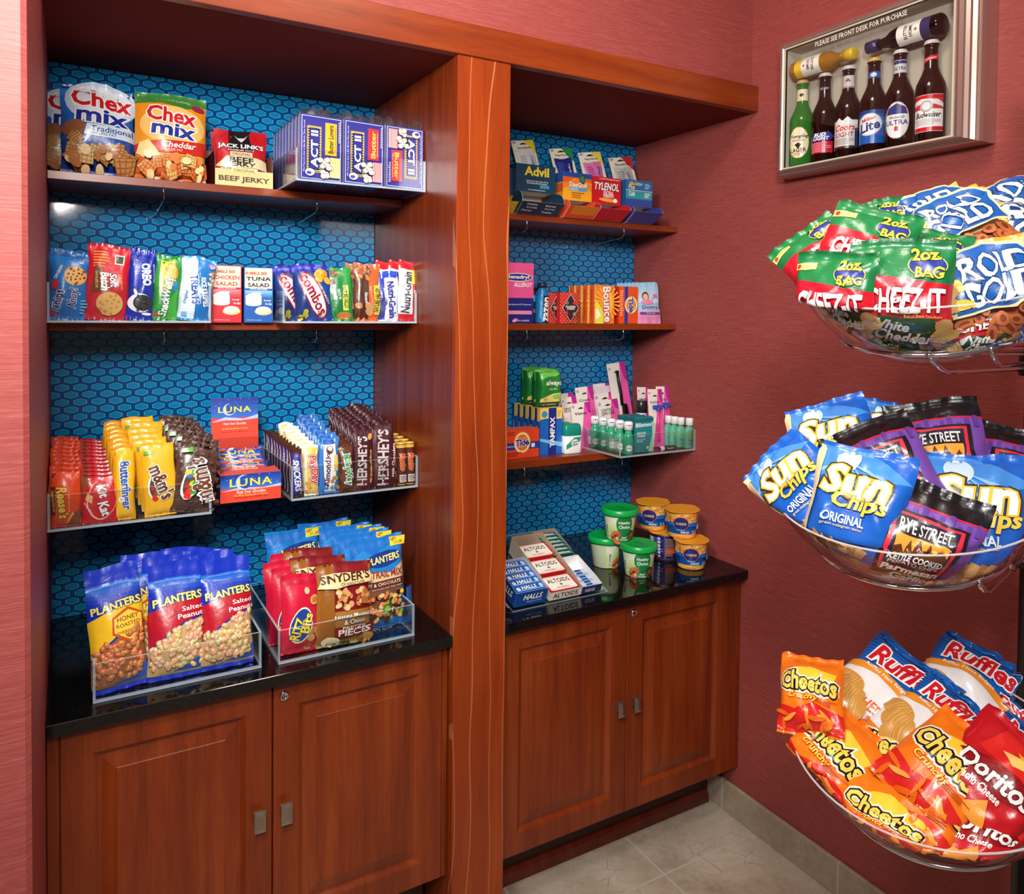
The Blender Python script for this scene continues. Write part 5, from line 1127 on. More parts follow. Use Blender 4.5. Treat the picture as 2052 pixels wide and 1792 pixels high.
card((1138, 1168, 805, 905), 1.965, ['DENTAL', 'FLOSS'], 'pink and cream card of dental floss, the front one', ry=-5, z=zq, body=blist((230, 225, 235), .3, .3, .7, .5))
card((1167, 1202, 785, 900), 1.985, ['Crest'], 'pink and cream toothpaste card with bold dark lettering', ry=-4, z=zq, body=blist((235, 120, 180), .35, .1, .75, .6))
def visine_b(o, w, h):
    V, F = lathe_vf([(.006, 0), (.007, .002), (.007, .022), (.003, .026), (.003, .028), (.005, .0285), (.004, .042), (.002, .044)], 16)
    C = [lin((214, 214, 240))]*(16*4)+[lin((150, 150, 214))]*(16*3)+[lin((214, 214, 240))]*2
    mk('drop_bottle', mesh('drop_bottle', V, F, 'plastic', C, smooth=True), o, (.016, -.009, .012))
card((1152, 1191, 817, 908), 1.93, ['Visine'], 'pink and cream eye drop card with a small pale bottle', rx=-6, ry=-3, z=zq, body=visine_b)
card((1201, 1236, 783, 895), 2.018, [], 'white and red striped toothpaste blister at the back of the bin', ry=-3, body=blist((232, 228, 232), .05, .1, .95, .95))
card((1204, 1247, 800, 895), 2.0, ['CONTACT', 'LENS CASE'], 'pink card of a contact lens case, the rear one', ry=-6, body=blist((240, 240, 245), .2, .2, .8, .4))
card((1209, 1250, 812, 895), 1.975, ['CONTACT', 'LENS CASE'], 'pink card of a contact lens case, the front one', ry=-6, body=blist((240, 240, 245), .2, .2, .8, .4))
def brush_b(o, w, h):
    V, F = tube_vf([(-.004, -.006, .45*h), (-.003, -.008, .6*h), (-.005, -.008, .75*h), (-.004, -.007, .9*h)], .0052, 10); mk('brush_handle', mesh('brush_handle', V, F, 'black_metal', smooth=True), o)
    V, F = boxvf(-.004, .016, -.010, -.002, .05*h, .46*h); me = mesh('brush_head', V, F, 'black_metal'); bevel(me, .003, 2); hd = mk('brush_head', me, o)
    parts = [boxvf(-.002+.0045*i-.0006, -.002+.0045*i+.0006, -.020, -.0101, z_-.0006, z_+.0006) for i in range(4) for z_ in np.arange(.08*h, .44*h, .006)]
    V, F = joined(parts); b_ = mk('bristles', mesh('bristles', V, F, 'black_metal'), hd); b_['kind'] = 'stuff'
card((1240, 1276, 741, 895), 1.99, [], 'tall pink hairbrush card with a black brush', ry=-6, body=brush_b)
card((1281, 1306, 785, 893), 1.93, ['EMERY', 'BOARDS'], 'pink and cream card of emery boards', ry=3, body=blist((236, 220, 190), .3, .1, .6, .6))
def razor_b(o, w, h):
    V, F = tube_vf([(.0, -.008, .1*h), (.001, -.009, .4*h), (.002, -.010, .62*h)], .0038, 8); mk('razor_handle', mesh('razor_handle', V, F, 'plastic', [lin((230, 60, 150))]*len(F), smooth=True), o)
    V, F = boxvf(-.016, .018, -.014, -.004, .66*h, .72*h); mk('razor_head', mesh('razor_head', V, F, 'plastic', [lin((60, 80, 200))]*6), o)
    V, F = tube_vf([(.002, -.010, .62*h), (.002, -.011, .67*h)], .006, 8); mk('razor_neck', mesh('razor_neck', V, F, 'plastic', [lin((60, 80, 200))]*len(F), smooth=True), o)
card((1321, 1346, 780, 896), 1.852, ['RAZOR'], 'pink razor card leaning behind the front razor card', ry=2, body=razor_b)
card((1304, 1333, 783, 898), 1.832, ['RAZOR'], 'pink razor card with a blue razor head, in front', ry=2, body=razor_b)
# bottles in the bin
zb_ = Q3+.0045
def scope_bottle():
    r_ = .0155; h = .092
    prof = [(r_*.85, 0), (r_, .003), (r_, .040), (r_*.8, .052), (r_*.62, .062), (r_*.62, .068), (r_*.80, .0685), (r_*.80, .0885), (r_*.6, .092)]
    a = Art(.022, .022); a.ell(.5, .5, .46, .46, (40, 110, 130)).ell(.5, .5, .42, .42, WH).text('Scope', .5, .5, .72, .22, (20, 90, 110), bold=.03)
    o = bottle('mouthwash_bottle', prof, WH, [(a, .008, -118)], None, mat='mint_wash', cap=(5, (240, 242, 244)))
    V, F = lathe_vf([(r_*.80+.0003, .0805), (r_*.80+.0003, .084)], 12, False, False); F = [f for k, f in enumerate(F) if k in (7, 8)]
    mk('cap_mark', mesh('cap_mark', V, F, 'plastic', [lin((40, 60, 130))]*len(F)), o)
    return o
sb_ = scope_bottle(); xs = W(1258, 915, Y=1.775).x
for k in range(5): put(sb_, (xs-.004*k, 1.774+.036*k, zb_), (0, 0, 0), f'{ORD[k]} green mouthwash bottle counting back along the bin side', 'small mouthwash bottles', scale=1.08)
def f_blis(a):
    a.rect(0, 0, 1, 1, (20, 140, 150)).poly([(.75, 0), (1, 0), (1, 1), (.9, 1), (.95, .5)], (150, 226, 210)).poly([(.0, .86), (1, .86), (1, .98), (.0, .95)], (10, 110, 120)).text('Blistex', .5, .78, .86, .17, WH, bold=.03, rot=2).text('MEDICATED', .38, .54, .46, .09, WH).text('LIP BALM', .36, .46, .4, .09, WH).lines(.12, .28, .6, .38, 3, (190, 230, 230), .4).ell(.7, .12, .06, .06, (246, 220, 70))
cbox('lip_balm_box', (1271, 1309, 838, 908), 1.782, .022, {'front': (20, 140, 150), 'left': (14, 100, 110), 'top': (14, 120, 126)}, f_blis, '@ teal lip balm box counting back from the bin front', 3, .026, z=zb_, dx=-.003)
V, F = lathe_vf([(.007, 0), (.0075, .001), (.0075, .016), (.0072, .0165), (.0072, .064), (.006, .066)], 20)
o = mk('lip_balm_tube', mesh('lip_balm_tube', V, F, 'plastic', [lin(WH if k < 60 else (50, 46, 54)) for k in range(len(F))], smooth=True)); tag(o, 'white and black lip balm tube lying on the bin floor', 'lip balm')
a = Art(.044, .014); a.text('ChapStick', .5, .5, .8, .2, WH); round_print(Art(.012, .044).text('ChapStick', .5, .5, 2.6, .5, WH, rot=90), lambda z: 0*z+.0073, o, 'film', z0=.018)
xs = W(1322, 905, Y=1.766).x; o.location = (xs, 1.767, zb_+.0078); o.rotation_euler = (0, R(90), R(2))
V, F = oval_body([(.030, .016, 0), (.031, .017, .002), (.031, .017, .036), (.024, .013, .044), (.013, .010, .049), (.013, .010, .051)])
pu = mk('sanitizer_bottle', mesh('sanitizer_bottle', V, F, 'mint_gel', smooth=True)); tag(pu, cat='bottle')
V, F = lathe_vf([(.0085, .0512), (.0105, .0515), (.0105, .066), (.0095, .068)], 20); mk('cap', mesh('cap', V, F, 'plastic', [lin((240, 240, 240))]*len(F), smooth=True), pu)
a = Art(.026, .030); a.rect(.05, .72, .9, .95, (120, 190, 90)).text('Purell', .5, .48, .70, .20, (30, 90, 160), shear=.2, bold=.03).lines(.2, .1, .8, .3, 3, (60, 140, 120), .4); oval_print(a, .031, .017, pu, 'film', .004)
for k, (u_, y_) in enumerate(((1381, 1.774), (1364, 1.798), (1351, 1.822), (1339, 1.846))): put(pu, (W(u_, 880, Y=y_).x, y_, zb_), (0, 0, 0), f'{ORD[k]} clear green hand sanitizer bottle counting back from the bin front', 'hand sanitizer bottles', scale=(1.12, 1.12, 1.4))
x, w, z0, h = pxb(1276, 1297, 810, 896, 1.90); r_ = w/2
o = bottle('lotion_bottle', [(r_*.9, 0), (r_, .003), (r_, h*.62), (r_*.75, h*.70), (r_*.75, h*.72), (r_*.85, h*.725), (r_*.85, h*.98), (r_*.7, h)], (236, 236, 238), [], 'small white lotion bottle with a black cap between the cards', cap=(4, (40, 40, 44))); o.location = (x, 1.905, zb_)
# ================================================================ right counter: mint cartons on a sloping clear stand
TH = R(18); SY, SZ = 1.588, .752
stand = empty('acrylic_stand', (1.10, SY, ZC)); tag(stand, 'clear sloping acrylic stand under the mint cartons', 'stand')
V, F = boxvf(-.145, .15, -.002, .30, 0, .003); mk('sloping_shelf', mesh('sloping_shelf', V, F, ['acrylic', 'acrylic_edge'], midx=[1, 1, 1, 1, 0, 0]), stand, (0, 0, .0005), (TH, 0, 0))
for sx in (-.144, .146):
    V = [(sx, .02, .002), (sx, .28, .002), (sx, .28, .084), (sx+.003, .02, .002), (sx+.003, .28, .002), (sx+.003, .28, .084)]
    mk('side_web', mesh('side_web', V, [(0, 1, 2), (5, 4, 3), (0, 3, 4, 1), (1, 4, 5, 2), (2, 5, 3, 0)], ['acrylic', 'acrylic_edge'], midx=[0, 0, 1, 1, 1]), stand)
def slope(s, up=0.): return SY+s*math.cos(TH)-up*math.sin(TH), ZC+.0045+s*math.sin(TH)+up*math.cos(TH)
def mint_tray(name, x, w, s, d, hf, hb, col, inner, fn, lab, side=None):
    a = Art(w, hf-.002); fn(a); arts = {'front': a}
    if side: b = Art(d, hf); side(b); arts['left'] = b
    r = tray(name, w, d, hf, (hf+hb)/2, hb, .0009, col, inner, arts, label=lab, cat='carton'); y_, z_ = slope(s); r.location = (x, y_, z_); r.rotation_euler = (TH, 0, 0)
    return r
def on_slope(o, x, s, up, rot=(0, 0, 0), lab=None, grp=None):
    y_, z_ = slope(s, up); q = put(o, (x, y_, z_), (0, 0, 0), lab, grp); m_ = Matrix.Rotation(TH, 3, 'X') @ Euler(rot).to_matrix(); q.rotation_euler = m_.to_euler(); return q
mint_tray('cough_drop_carton', 1.010, .092, .006, .125, .042, .048, (14, 70, 150), (190, 200, 220), lambda a: a.rect(0, 0, 1, 1, (16, 70, 150)).text('HALLS', .55, .6, .62, .17, WH, shear=.25, bold=.03, ol=(20, 30, 60)).text('TRIPLE ACTION', .6, .25, .5, .05, (150, 190, 230)), 'blue open carton filled with cough drop rolls', side=lambda b: b.text('HALLS', .6, .55, .5, .15, WH, rot=0, shear=.2, bold=.03))
a = Art(.080, .022); a.rect(0, 0, 1, 1, (20, 90, 190)).rect(0, .0, 1, .2, (120, 170, 220)).text('HALLS', .48, .52, .56, .17, WH, shear=.2, bold=.04, ol=(10, 40, 110)).ell(.92, .5, .07, .1, (190, 210, 235)).ell(.08, .4, .07, .08, (210, 220, 240))
hr = carton('cough_drop_roll', .082, .022, .022, {'front': (20, 90, 190), 'top': (20, 90, 190)}, {'top': a, 'front': Art(.082, .022).rect(0, 0, 1, 1, (30, 100, 200)).text('HALLS', .5, .5, .5, .15, WH, shear=.2)}, mat='film', cat='candy roll')
for k in range(5): on_slope(hr, 1.010, .010+.0235*k, .021, lab=f'{ORD[k]} blue cough drop roll counting back from the carton front', grp='cough drop rolls')
mint_tray('mint_tin_carton', 1.116, .100, .004, .215, .024, .052, (206, 196, 180), (176, 158, 136), lambda a: a.rect(0, 0, 1, 1, (226, 220, 208)).text('ALTOIDS', .5, .5, .78, .14, (40, 36, 34), bold=.015, rot=0), 'long cream open carton holding three red mint tins')
V, F = boxvf(-.046, .046, 0, .058, 0, .020); me = mesh('mint_tin', V, F, 'tin', [lin((200, 36, 40))]*6); bm = bmesh.new(); bm.from_mesh(me)
bmesh.ops.bevel(bm, geom=[e for e in bm.edges if abs(e.verts[0].co.z-e.verts[1].co.z) > .01], offset=.008, segments=3, affect='EDGES', profile=.5); bm.to_mesh(me); bm.free()
ca = me.color_attributes['Col']; ca.data.foreach_set('color', np.tile([*lin((200, 36, 40)), 1], len(me.loops)).astype(np.float32))
ti = mk('mint_tin', me); tag(ti, cat='tin')
a = Art(.092, .058); a.poly([(.06, .08), (.12, .04), (.88, .04), (.94, .08), (.94, .92), (.88, .96), (.12, .96), (.06, .92)], (246, 242, 232)).text('ALTOIDS', .5, .66, .74, .17, (30, 30, 30), bold=.01).box(.5, .38, .08, .08, (60, 150, 90), 45).text('PEPPERMINT', .5, .2, .42, .05, (200, 60, 50)).rect(.1, .1, .9, .115, (200, 60, 60)).rect(.1, .885, .9, .9, (200, 60, 60))
print_children(a, lambda u, v, f: np.stack([u-.046, v, 0*u+.020+f], 1), ti, 'tin', 0, eps=.00006, off0=.0001)
for k in range(3): on_slope(ti, 1.116, .008+.064*k, .004+.006*k, lab=f'{ORD[k]} red and cream mint tin counting back from the carton front', grp='mint tins')
mint_tray('gum_carton', 1.200, .062, .004, .12, .022, .030, (40, 54, 100), (236, 236, 236), lambda a: a.rect(0, 0, 1, 1, (40, 50, 90)).text('PLEDGE', .4, .4, .5, .14, (220, 220, 240)), 'white-lined open carton with a few pale blue rolls left')
a = Art(.050, .018); a.rect(0, 0, 1, 1, (190, 210, 235)).rect(.3, 0, .7, 1, (40, 80, 170)).rect(0, .4, 1, .5, (230, 238, 246))
gr = carton('mint_roll', .050, .017, .016, (200, 216, 236), {'top': a}, mat='film', cat='candy roll')
for k, s_ in enumerate((.012, .034, .060)): on_slope(gr, 1.198, s_, .0016, lab=f'{ORD[k]} pale blue mint roll lying in the white-lined carton', grp='pale blue mint rolls')
mint_tray('breath_mint_carton', 1.190, .074, .128, .115, .026, .040, (176, 160, 140), (170, 150, 128), lambda a: a.rect(0, 0, 1, 1, (170, 150, 130)), 'brown open carton of dark green mint rolls at the back')
a = Art(.062, .015); a.rect(0, 0, 1, 1, (14, 84, 76)).rect(0, .1, 1, .2, (190, 210, 205)).text('BreathSavers', .52, .55, .80, .11, WH, shear=.15, bold=.03)
br = carton('breath_mint_roll', .064, .0155, .016, (14, 84, 76), {'top': a}, mat='film', cat='candy roll')
for k in range(6): on_slope(br, 1.190, .132+.0175*k, .018, (0, 0, R(-2+k % 3)), lab=f'{ORD[k]} dark green mint roll counting back from the carton front', grp='dark green mint rolls')
# --- soup cups
def hc_cup():
    prof = [(.0355, 0), (.0375, .002), (.0455, .066), (.0475, .072)]
    V, F = lathe_vf(prof, 40); o = mk('soup_cup', mesh('soup_cup', V, F, 'plastic', [lin((214, 228, 190))]*len(F), smooth=True)); tag(o, cat='cup')
    V, F = lathe_vf([(.046, .0722), (.0525, .0725), (.0535, .076), (.0525, .088), (.049, .0905), (.046, .0895), (.010, .0895)], 40); ld = mk('lid', mesh('lid', V, F, 'plastic', [lin((14, 168, 74))]*len(F), smooth=True), o)
    a = Art(.045, .045); [a.box(.35+.06*k, .5, .025, .3-.04*k, (8, 120, 50)) for k in range(6)]; a.ell(.5, .2, .08, .08, (8, 110, 46))
    print_children(a, lambda u, v, f: np.stack([u-.0225, v-.0225, 0*u+.0897+f], 1), ld, 'plastic', 0, eps=.00006, off0=.0002)
    a = Art(.115, .066); a.rect(0, 0, 1, 1, (190, 214, 140)).grad(0, .3, 1, 1, '#b8d878', '#eef4e0', 5).rect(0, .9, 1, 1, (236, 240, 224)).ell(.36, .14, .20, .18, (206, 120, 80)).ell(.70, .20, .17, .15, (90, 50, 30)); a.blobs(.22, .04, .5, .3, 9, .05, [(236, 190, 110), (200, 80, 50), (120, 60, 40)], 2).blobs(.58, .1, .82, .3, 12, .04, [(240, 200, 110), (150, 90, 50), (170, 190, 80), (120, 50, 30)], 3)
    a.ell(.52, .74, .19, .26, (20, 130, 60)).text('Healthy', .52, .80, .27, .085, WH, bold=.025, shear=.1).text('Choice', .52, .63, .26, .085, WH, bold=.025, shear=.1).ell(.52, .10, .14, .12, (20, 120, 56)).text('Beef', .52, .16, .12, .05, WH).text('Pot Roast', .52, .06, .2, .05, WH).rect(.06, .2, .14, .7, (236, 236, 232)).lines(.07, .22, .13, .68, 12, (60, 60, 60), .5)
    round_print(a, radius_of(prof), o, 'plastic', z0=.002, a0=-118)
    return o
hc = hc_cup()
def at_px(u, v, z): q = W(u, v, Z=z); return q
q = at_px(1279, 1150, ZC); put(hc, (q.x, q.y, ZC+.0004), (0, 0, R(0)), 'green-lidded soup cup standing in front, under the stacked one', 'green-lidded soup cups')
q2 = Vector((q.x-.035, q.y+.105, 0)); put(hc, (q2.x, q2.y, ZC+.0004), (0, 0, R(70)), 'green-lidded soup cup turned to its barcode, under the stacked one', 'green-lidded soup cups')
put(hc, ((q.x+q2.x)/2-.005, (q.y+q2.y)/2+.006, ZC+.0915), (0, 0, R(4)), 'green-lidded soup cup stacked on top of two others', 'green-lidded soup cups')
def mac_cup():
    prof = [(.036, 0), (.0385, .003), (.0405, .020), (.0455, .074), (.0465, .080)]
    V, F = lathe_vf(prof, 40); n = 40; o = mk('noodle_cup', mesh('noodle_cup', V, F, 'plastic', [lin((240, 180, 90))]*len(F), smooth=True)); tag(o, cat='cup')
    V, F = [], []
    for zz_ in (.0803, .0815):
        for k in range(48):
            t_ = 2*math.pi*k/48; rr = .0515+(.007*max(0, math.cos((t_-R(200)))**12))
            V.append((rr*math.cos(t_), rr*math.sin(t_), zz_+.0004*math.sin(t_*9)))
    F = [tuple(range(48))[::-1], tuple(range(48, 96))]+[(k, (k+1) % 48, 48+(k+1) % 48, 48+k) for k in range(48)]
    mk('foil_lid', mesh('foil_lid', V, F, 'film', [lin((240, 166, 40))]*len(F)), o)
    a = Art(.135, .072); a.rect(0, 0, 1, 1, (16, 84, 170)).rect(0, 0, 1, .16, (246, 180, 80)); a.rect(0, .62, 1, 1, (240, 180, 90)); a.blobs(0.02, .64, .98, .98, 60, .035, [(246, 196, 110), (230, 150, 60), (250, 214, 140), (206, 120, 40)], 3, .4)
    a.poly([(0, .55), (.2, .66), (.4, .60), (.7, .68), (1, .6), (1, .5), (0, .5)], (30, 110, 200)).ell(.42, .62, .15, .15, (230, 90, 40)).ell(.42, .62, .14, .14, (36, 40, 120)).text('CHEESE', .42, .62, .2, .05, (250, 220, 70)).text('cheesy', .42, .36, .16, .06, (120, 200, 240)).text('easy', .50, .25, .17, .07, (220, 236, 250)).text('3.5', .70, .28, .11, .07, (200, 225, 245)).text('original flavor', .42, .08, .2, .035, (150, 80, 20)).ell(.83, .45, .06, .06, WH).rect(.06, .2, .16, .55, (14, 60, 140))
    round_print(a, radius_of(prof), o, 'plastic', z0=.003, a0=-122)
    a = Art(.125, .072); a.rect(0, 0, 1, 1, (40, 36, 110)).lines(.45, .12, .72, .9, 12, (190, 150, 70), .4).lines(.12, .1, .4, .9, 9, (150, 150, 200), .3); [a.ell(.30, .12+.15*k, .035, .035, (200, 200, 230)) for k in range(6)]; a.rect(.46, .25, .74, .45, (206, 90, 50)).rect(.02, .1, .16, .9, (220, 220, 230))
    round_print(a, radius_of(prof), o, 'plastic', z0=.003, a0=70)
    return o
mc = mac_cup()
q = at_px(1384, 1135, ZC); put(mc, (q.x, q.y, ZC+.0004), (0, 0, R(4)), 'orange-lidded noodle cup at the counter front, lower of its pair', 'orange-lidded noodle cups')
q2 = Vector((q.x-.005, q.y+.105, 0)); put(mc, (q2.x, q2.y, ZC+.0004), (0, 0, R(168)), 'orange-lidded noodle cup turned to its back label, at the bottom', 'orange-lidded noodle cups')
put(mc, (q.x-.004, q.y+.035, ZC+.0826), (0, 0, R(0)), 'orange-lidded noodle cup stacked on top, over the front one', 'orange-lidded noodle cups')
put(mc, (q2.x-.02, q2.y+.035, ZC+.0826), (0, 0, R(-8)), 'orange-lidded noodle cup stacked on top, over the turned one', 'orange-lidded noodle cups')
# ================================================================ shadow box with sample bottles on the right wall
FX, BX = 1.645, XR-.0015                     # glass side and wall side
FY0, FY1, FZ0, FZ1 = .890, 1.405, 1.857, 2.213
IY0, IY1, IZ0, IZ1 = .944, 1.379, 1.8775, 2.187
fr = empty('shadow_box', (BX, (FY0+FY1)/2, FZ0)); tag(fr, 'silver framed shadow box with lettered glass hung on the red wall', 'display case')
FO = fr.location
def FB(name, x0, x1, y0, y1, z0, z1, m, bev=0): return box(name, x0-FO.x, x1-FO.x, y0-FO.y, y1-FO.y, z0-FO.z, z1-FO.z, m, fr, bev)
plain('box_white', (196, 186, 170), .7)
FB('back_board', BX-.004, BX, IY0-.008, IY1+.008, IZ0-.004, IZ1+.004, 'box_white')
FB('floor_board', FX+.006, BX-.0042, IY0-.004, IY1+.004, IZ0-.004, IZ0, 'box_white'); FB('top_board', FX+.006, BX-.0042, IY0-.004, IY1+.004, IZ1, IZ1+.004, 'box_white')
FB('side_board', FX+.006, BX-.0042, IY1, IY1+.004, IZ0+.0002, IZ1-.0002, 'box_white'); FB('side_board', FX+.006, BX-.0042, IY0-.004, IY0, IZ0+.0002, IZ1-.0002, 'box_white')
# stepped moulding: profile as (inset from outer edge 0..1 , height towards the room)
MP = [(0, 0), (0, .045), (.06, .052), (.16, .052), (.19, .057), (.34, .060), (.37, .066), (.52, .068), (.55, .073), (.72, .074), (.76, .070), (.92, .066), (1, .064), (1, .058)]
def rail(c0, c1):
    """mitred moulding between two corners given as (outer, inner) (y,z) pairs"""
    V, F = [], []; n = len(MP)
    for (oy, oz), (iy, iz) in (c0, c1):
        for a, hgt in MP: V.append((BX-hgt-FO.x, oy+(iy-oy)*a-FO.y, oz+(iz-oz)*a-FO.z))
    for k in range(n-1): F.append((k, k+1, n+k+1, n+k))
    mk('moulding', mesh('moulding', V, F, 'silver_frame'), fr)
cr = [((FY1, FZ0), (IY1, IZ0)), ((FY0, FZ0), (IY0, IZ0)), ((FY0, FZ1), (IY0, IZ1)), ((FY1, FZ1), (IY1, IZ1))]
for k in range(4): rail(cr[k], cr[(k+1) % 4])
gl = FB('glass', FX+.012, FX+.0135, IY0+.001, IY1-.001, IZ0+.001, IZ1-.001, 'pane')
a = Art(.24, .02); a.part = 'sign_lettering'; a.text('PLEASE SEE FRONT DESK FOR PURCHASE', .5, .5, 1.0, .052, (236, 230, 224), bold=.01)
print_children(a, lambda u, v, f: np.stack([0*u+FX+.0115-f-FO.x, 1.291-u-FO.y, v+2.166-FO.z], 1), gl, 'card', 0, eps=.0001, off0=.0001)
def beer(y, glass, z, lab, capcol, neck, label, h=.229):
    r_ = .0305; k = h/.229
    prof = [(.026, 0), (.0295, .002), (r_, .006), (r_, .118*k), (.0285, .130*k), (.020, .150*k), (.0145, .165*k), (.0130, .205*k), (.0132, .212*k), (.0142, .213*k), (.0142, .2165*k), (.0125, .218*k), (.0125, .2195*k)]
    V, F = lathe_vf(prof, 32); o = mk('beer_bottle', mesh('beer_bottle', V, F, glass, smooth=True)); tag(o, lab, 'bottle', 'sample beer bottles in the shadow box')
    V, F = [], []
    for i, (rr, zc) in enumerate(((.0155, .2175*k), (.0150, .2235*k), (.0135, .2265*k), (.008, .2275*k))):
        for q in range(42): t_ = 2*math.pi*q/42; r2 = rr*(1+(.05 if (q % 2 and i == 0) else 0)); V.append((r2*math.cos(t_), r2*math.sin(t_), zc))
    for i in range(3):
        for q in range(42): F.append((i*42+q, i*42+(q+1) % 42, (i+1)*42+(q+1) % 42, (i+1)*42+q))
    F.append(tuple(range(126, 168))); mk('crown_cap', mesh('crown_cap', V, F, 'tin', [lin(capcol)]*len(F)), o)
    rf = radius_of(prof)
    A0 = 180+28
    if neck: n_ = Art(.036, .030*k); neck(n_); round_print(n_, rf, o, 'tin', z0=.172*k, a0=A0)
    l_ = Art(.066, .085*k); label(l_); round_print(l_, rf, o, 'tin', z0=.018*k, a0=A0-6)
    o.location = (1.6865, y, z)
CRM = (238, 226, 190)
def l_yu(a): a.ell(.5, .5, .42, .62, (200, 120, 40)).ell(.5, .5, .40, .60, CRM).text('Yuengling', .52, .68, .72, .16, BLK, shear=.2, bold=.02).text('TRADITIONAL', .5, .57, .5, .07, (90, 60, 40)).poly([(.36, .44), (.5, .50), (.62, .44), (.55, .36), (.5, .30), (.45, .36)], (40, 34, 30)).text('LAGER', .5, .27, .62, .16, (80, 44, 24), bold=.02).lines(.3, .1, .7, .2, 3, (150, 110, 70), .3)
def l_bl(a): a.rect(.05, .04, .95, .38, (206, 30, 60)).lines(.12, .07, .9, .36, 6, (240, 180, 190), .3).poly([(.0, .40), (.2, .62), (.8, .66), (1, .52), (.8, .40)], (60, 56, 150)).text('BUD', .45, .58, .46, .14, WH, shear=.25, bold=.05).text('LIGHT', .5, .47, .62, .14, WH, shear=.25, bold=.05)
def l_co(a): a.rect(.02, .1, .98, .84, (206, 200, 200)).poly([(.1, .78), (.3, .92), (.42, .82), (.6, .94), (.8, .8), (.98, .84), (.98, .7), (.1, .7)], (226, 226, 230)).rect(.02, .03, .98, .1, (70, 30, 30)).text('Coors', .5, .63, .74, .24, (200, 30, 40), shear=.3, bold=.04, ol=WH).text('LIGHT', .5, .43, .66, .17, (150, 30, 40), shear=.1, bold=.03, ol=WH).lines(.15, .14, .85, .32, 4, (150, 140, 140), .3).rect(.85, .05, .98, .6, (40, 60, 110))
def l_mi(a): a.rect(.0, .02, 1, .95, (30, 90, 180)).grad(0, .55, 1, .95, '#3a8fd8', '#16408c', 4).ell(.46, .55, .44, .40, (196, 204, 214), 14).ell(.46, .55, .40, .36, (226, 230, 234), 14).text('Miller', .44, .70, .5, .13, (200, 60, 50), rot=14, bold=.02).text('Lite', .46, .50, .72, .34, (24, 50, 130), rot=14, bold=.06, shear=.2)
def l_ul(a): a.ell(.5, .5, .42, .64, (200, 190, 190)).ell(.5, .5, .39, .60, (226, 226, 230)).poly([(.14, .66), (.86, .66), (.78, .84), (.5, .95), (.22, .84)], (44, 50, 120)).text('Michelob', .5, .58, .5, .10, (110, 110, 120), shear=.3).text('ULTRA', .5, .44, .74, .17, (50, 54, 90), bold=.015).box(.5, .27, .12, .16, (200, 40, 40))
def l_bu(a): a.rect(0, .02, 1, .98, (240, 236, 236)).rect(0, .88, 1, .97, (196, 24, 40)).rect(0, .03, 1, .14, (196, 24, 40)).rect(.0, .6, 1, .88, (206, 60, 66)).poly([(0, .82), (.3, .88), (.8, .84), (1, .74), (1, .64), (.7, .72), (.3, .76), (0, .70)], (236, 230, 232)).ell(.45, .68, .2, .2, (170, 170, 176)).ell(.45, .68, .13, .13, (220, 220, 224)).text('Budweiser', .5, .46, .82, .19, (30, 30, 40), shear=.35, bold=.015).lines(.1, .18, .9, .36, 5, (150, 150, 160), .3)
specs = [(1605, 322, 'green_glass', (190, 160, 110), lambda a: a.rect(0, 0, 1, 1, CRM).ell(.5, .5, .15, .12, (60, 40, 30)), l_yu, 'green beer bottle with a cream oval label'),
         (1650, 312, 'brown_glass', (200, 196, 196), lambda a: a.text('BUD LIGHT', .5, .5, .6, .16, (200, 200, 230)), l_bl, 'brown beer bottle with a red and blue label'),
         (1697, 302, 'brown_glass', (206, 200, 200), lambda a: a.rect(0, .1, 1, 1, (206, 200, 204)).poly([(.3, .5), (.5, .8), (.7, .5)], (150, 60, 60)).rect(0, 0, 1, .06, (200, 200, 200)), l_co, 'brown beer bottle with a silver mountain label and red script'),
         (1748, 293, 'brown_glass', (210, 170, 90), lambda a: a.rect(0, .2, 1, .7, (30, 90, 180)).ell(.5, .45, .2, .14, (220, 226, 236)), l_mi, 'brown beer bottle with a blue label and gold cap'),
         (1800, 285, 'brown_glass', (214, 208, 208), lambda a: a.rect(0, 0, 1, 1, (206, 206, 214)).rect(0, .7, 1, .95, (40, 50, 120)).text('ULTRA', .5, .35, .8, .2, (50, 50, 80)), l_ul, 'brown beer bottle with a white oval label and navy arch'),
         (1862, 275, 'brown_glass', (214, 208, 208), lambda a: a.poly([(0, .5), (1, .75), (1, .35), (.5, .3), (0, .1)], (206, 30, 44)).text('Budweiser', .5, .45, .7, .12, (250, 230, 230), rot=10), l_bu, 'brown beer bottle with a white and red banded label')]
for u, v, g_, cc, nk, lb_, lab in specs: beer(W(u, v, X=1.685).y, g_, IZ0+.0004, lab, cc, nk, lb_)
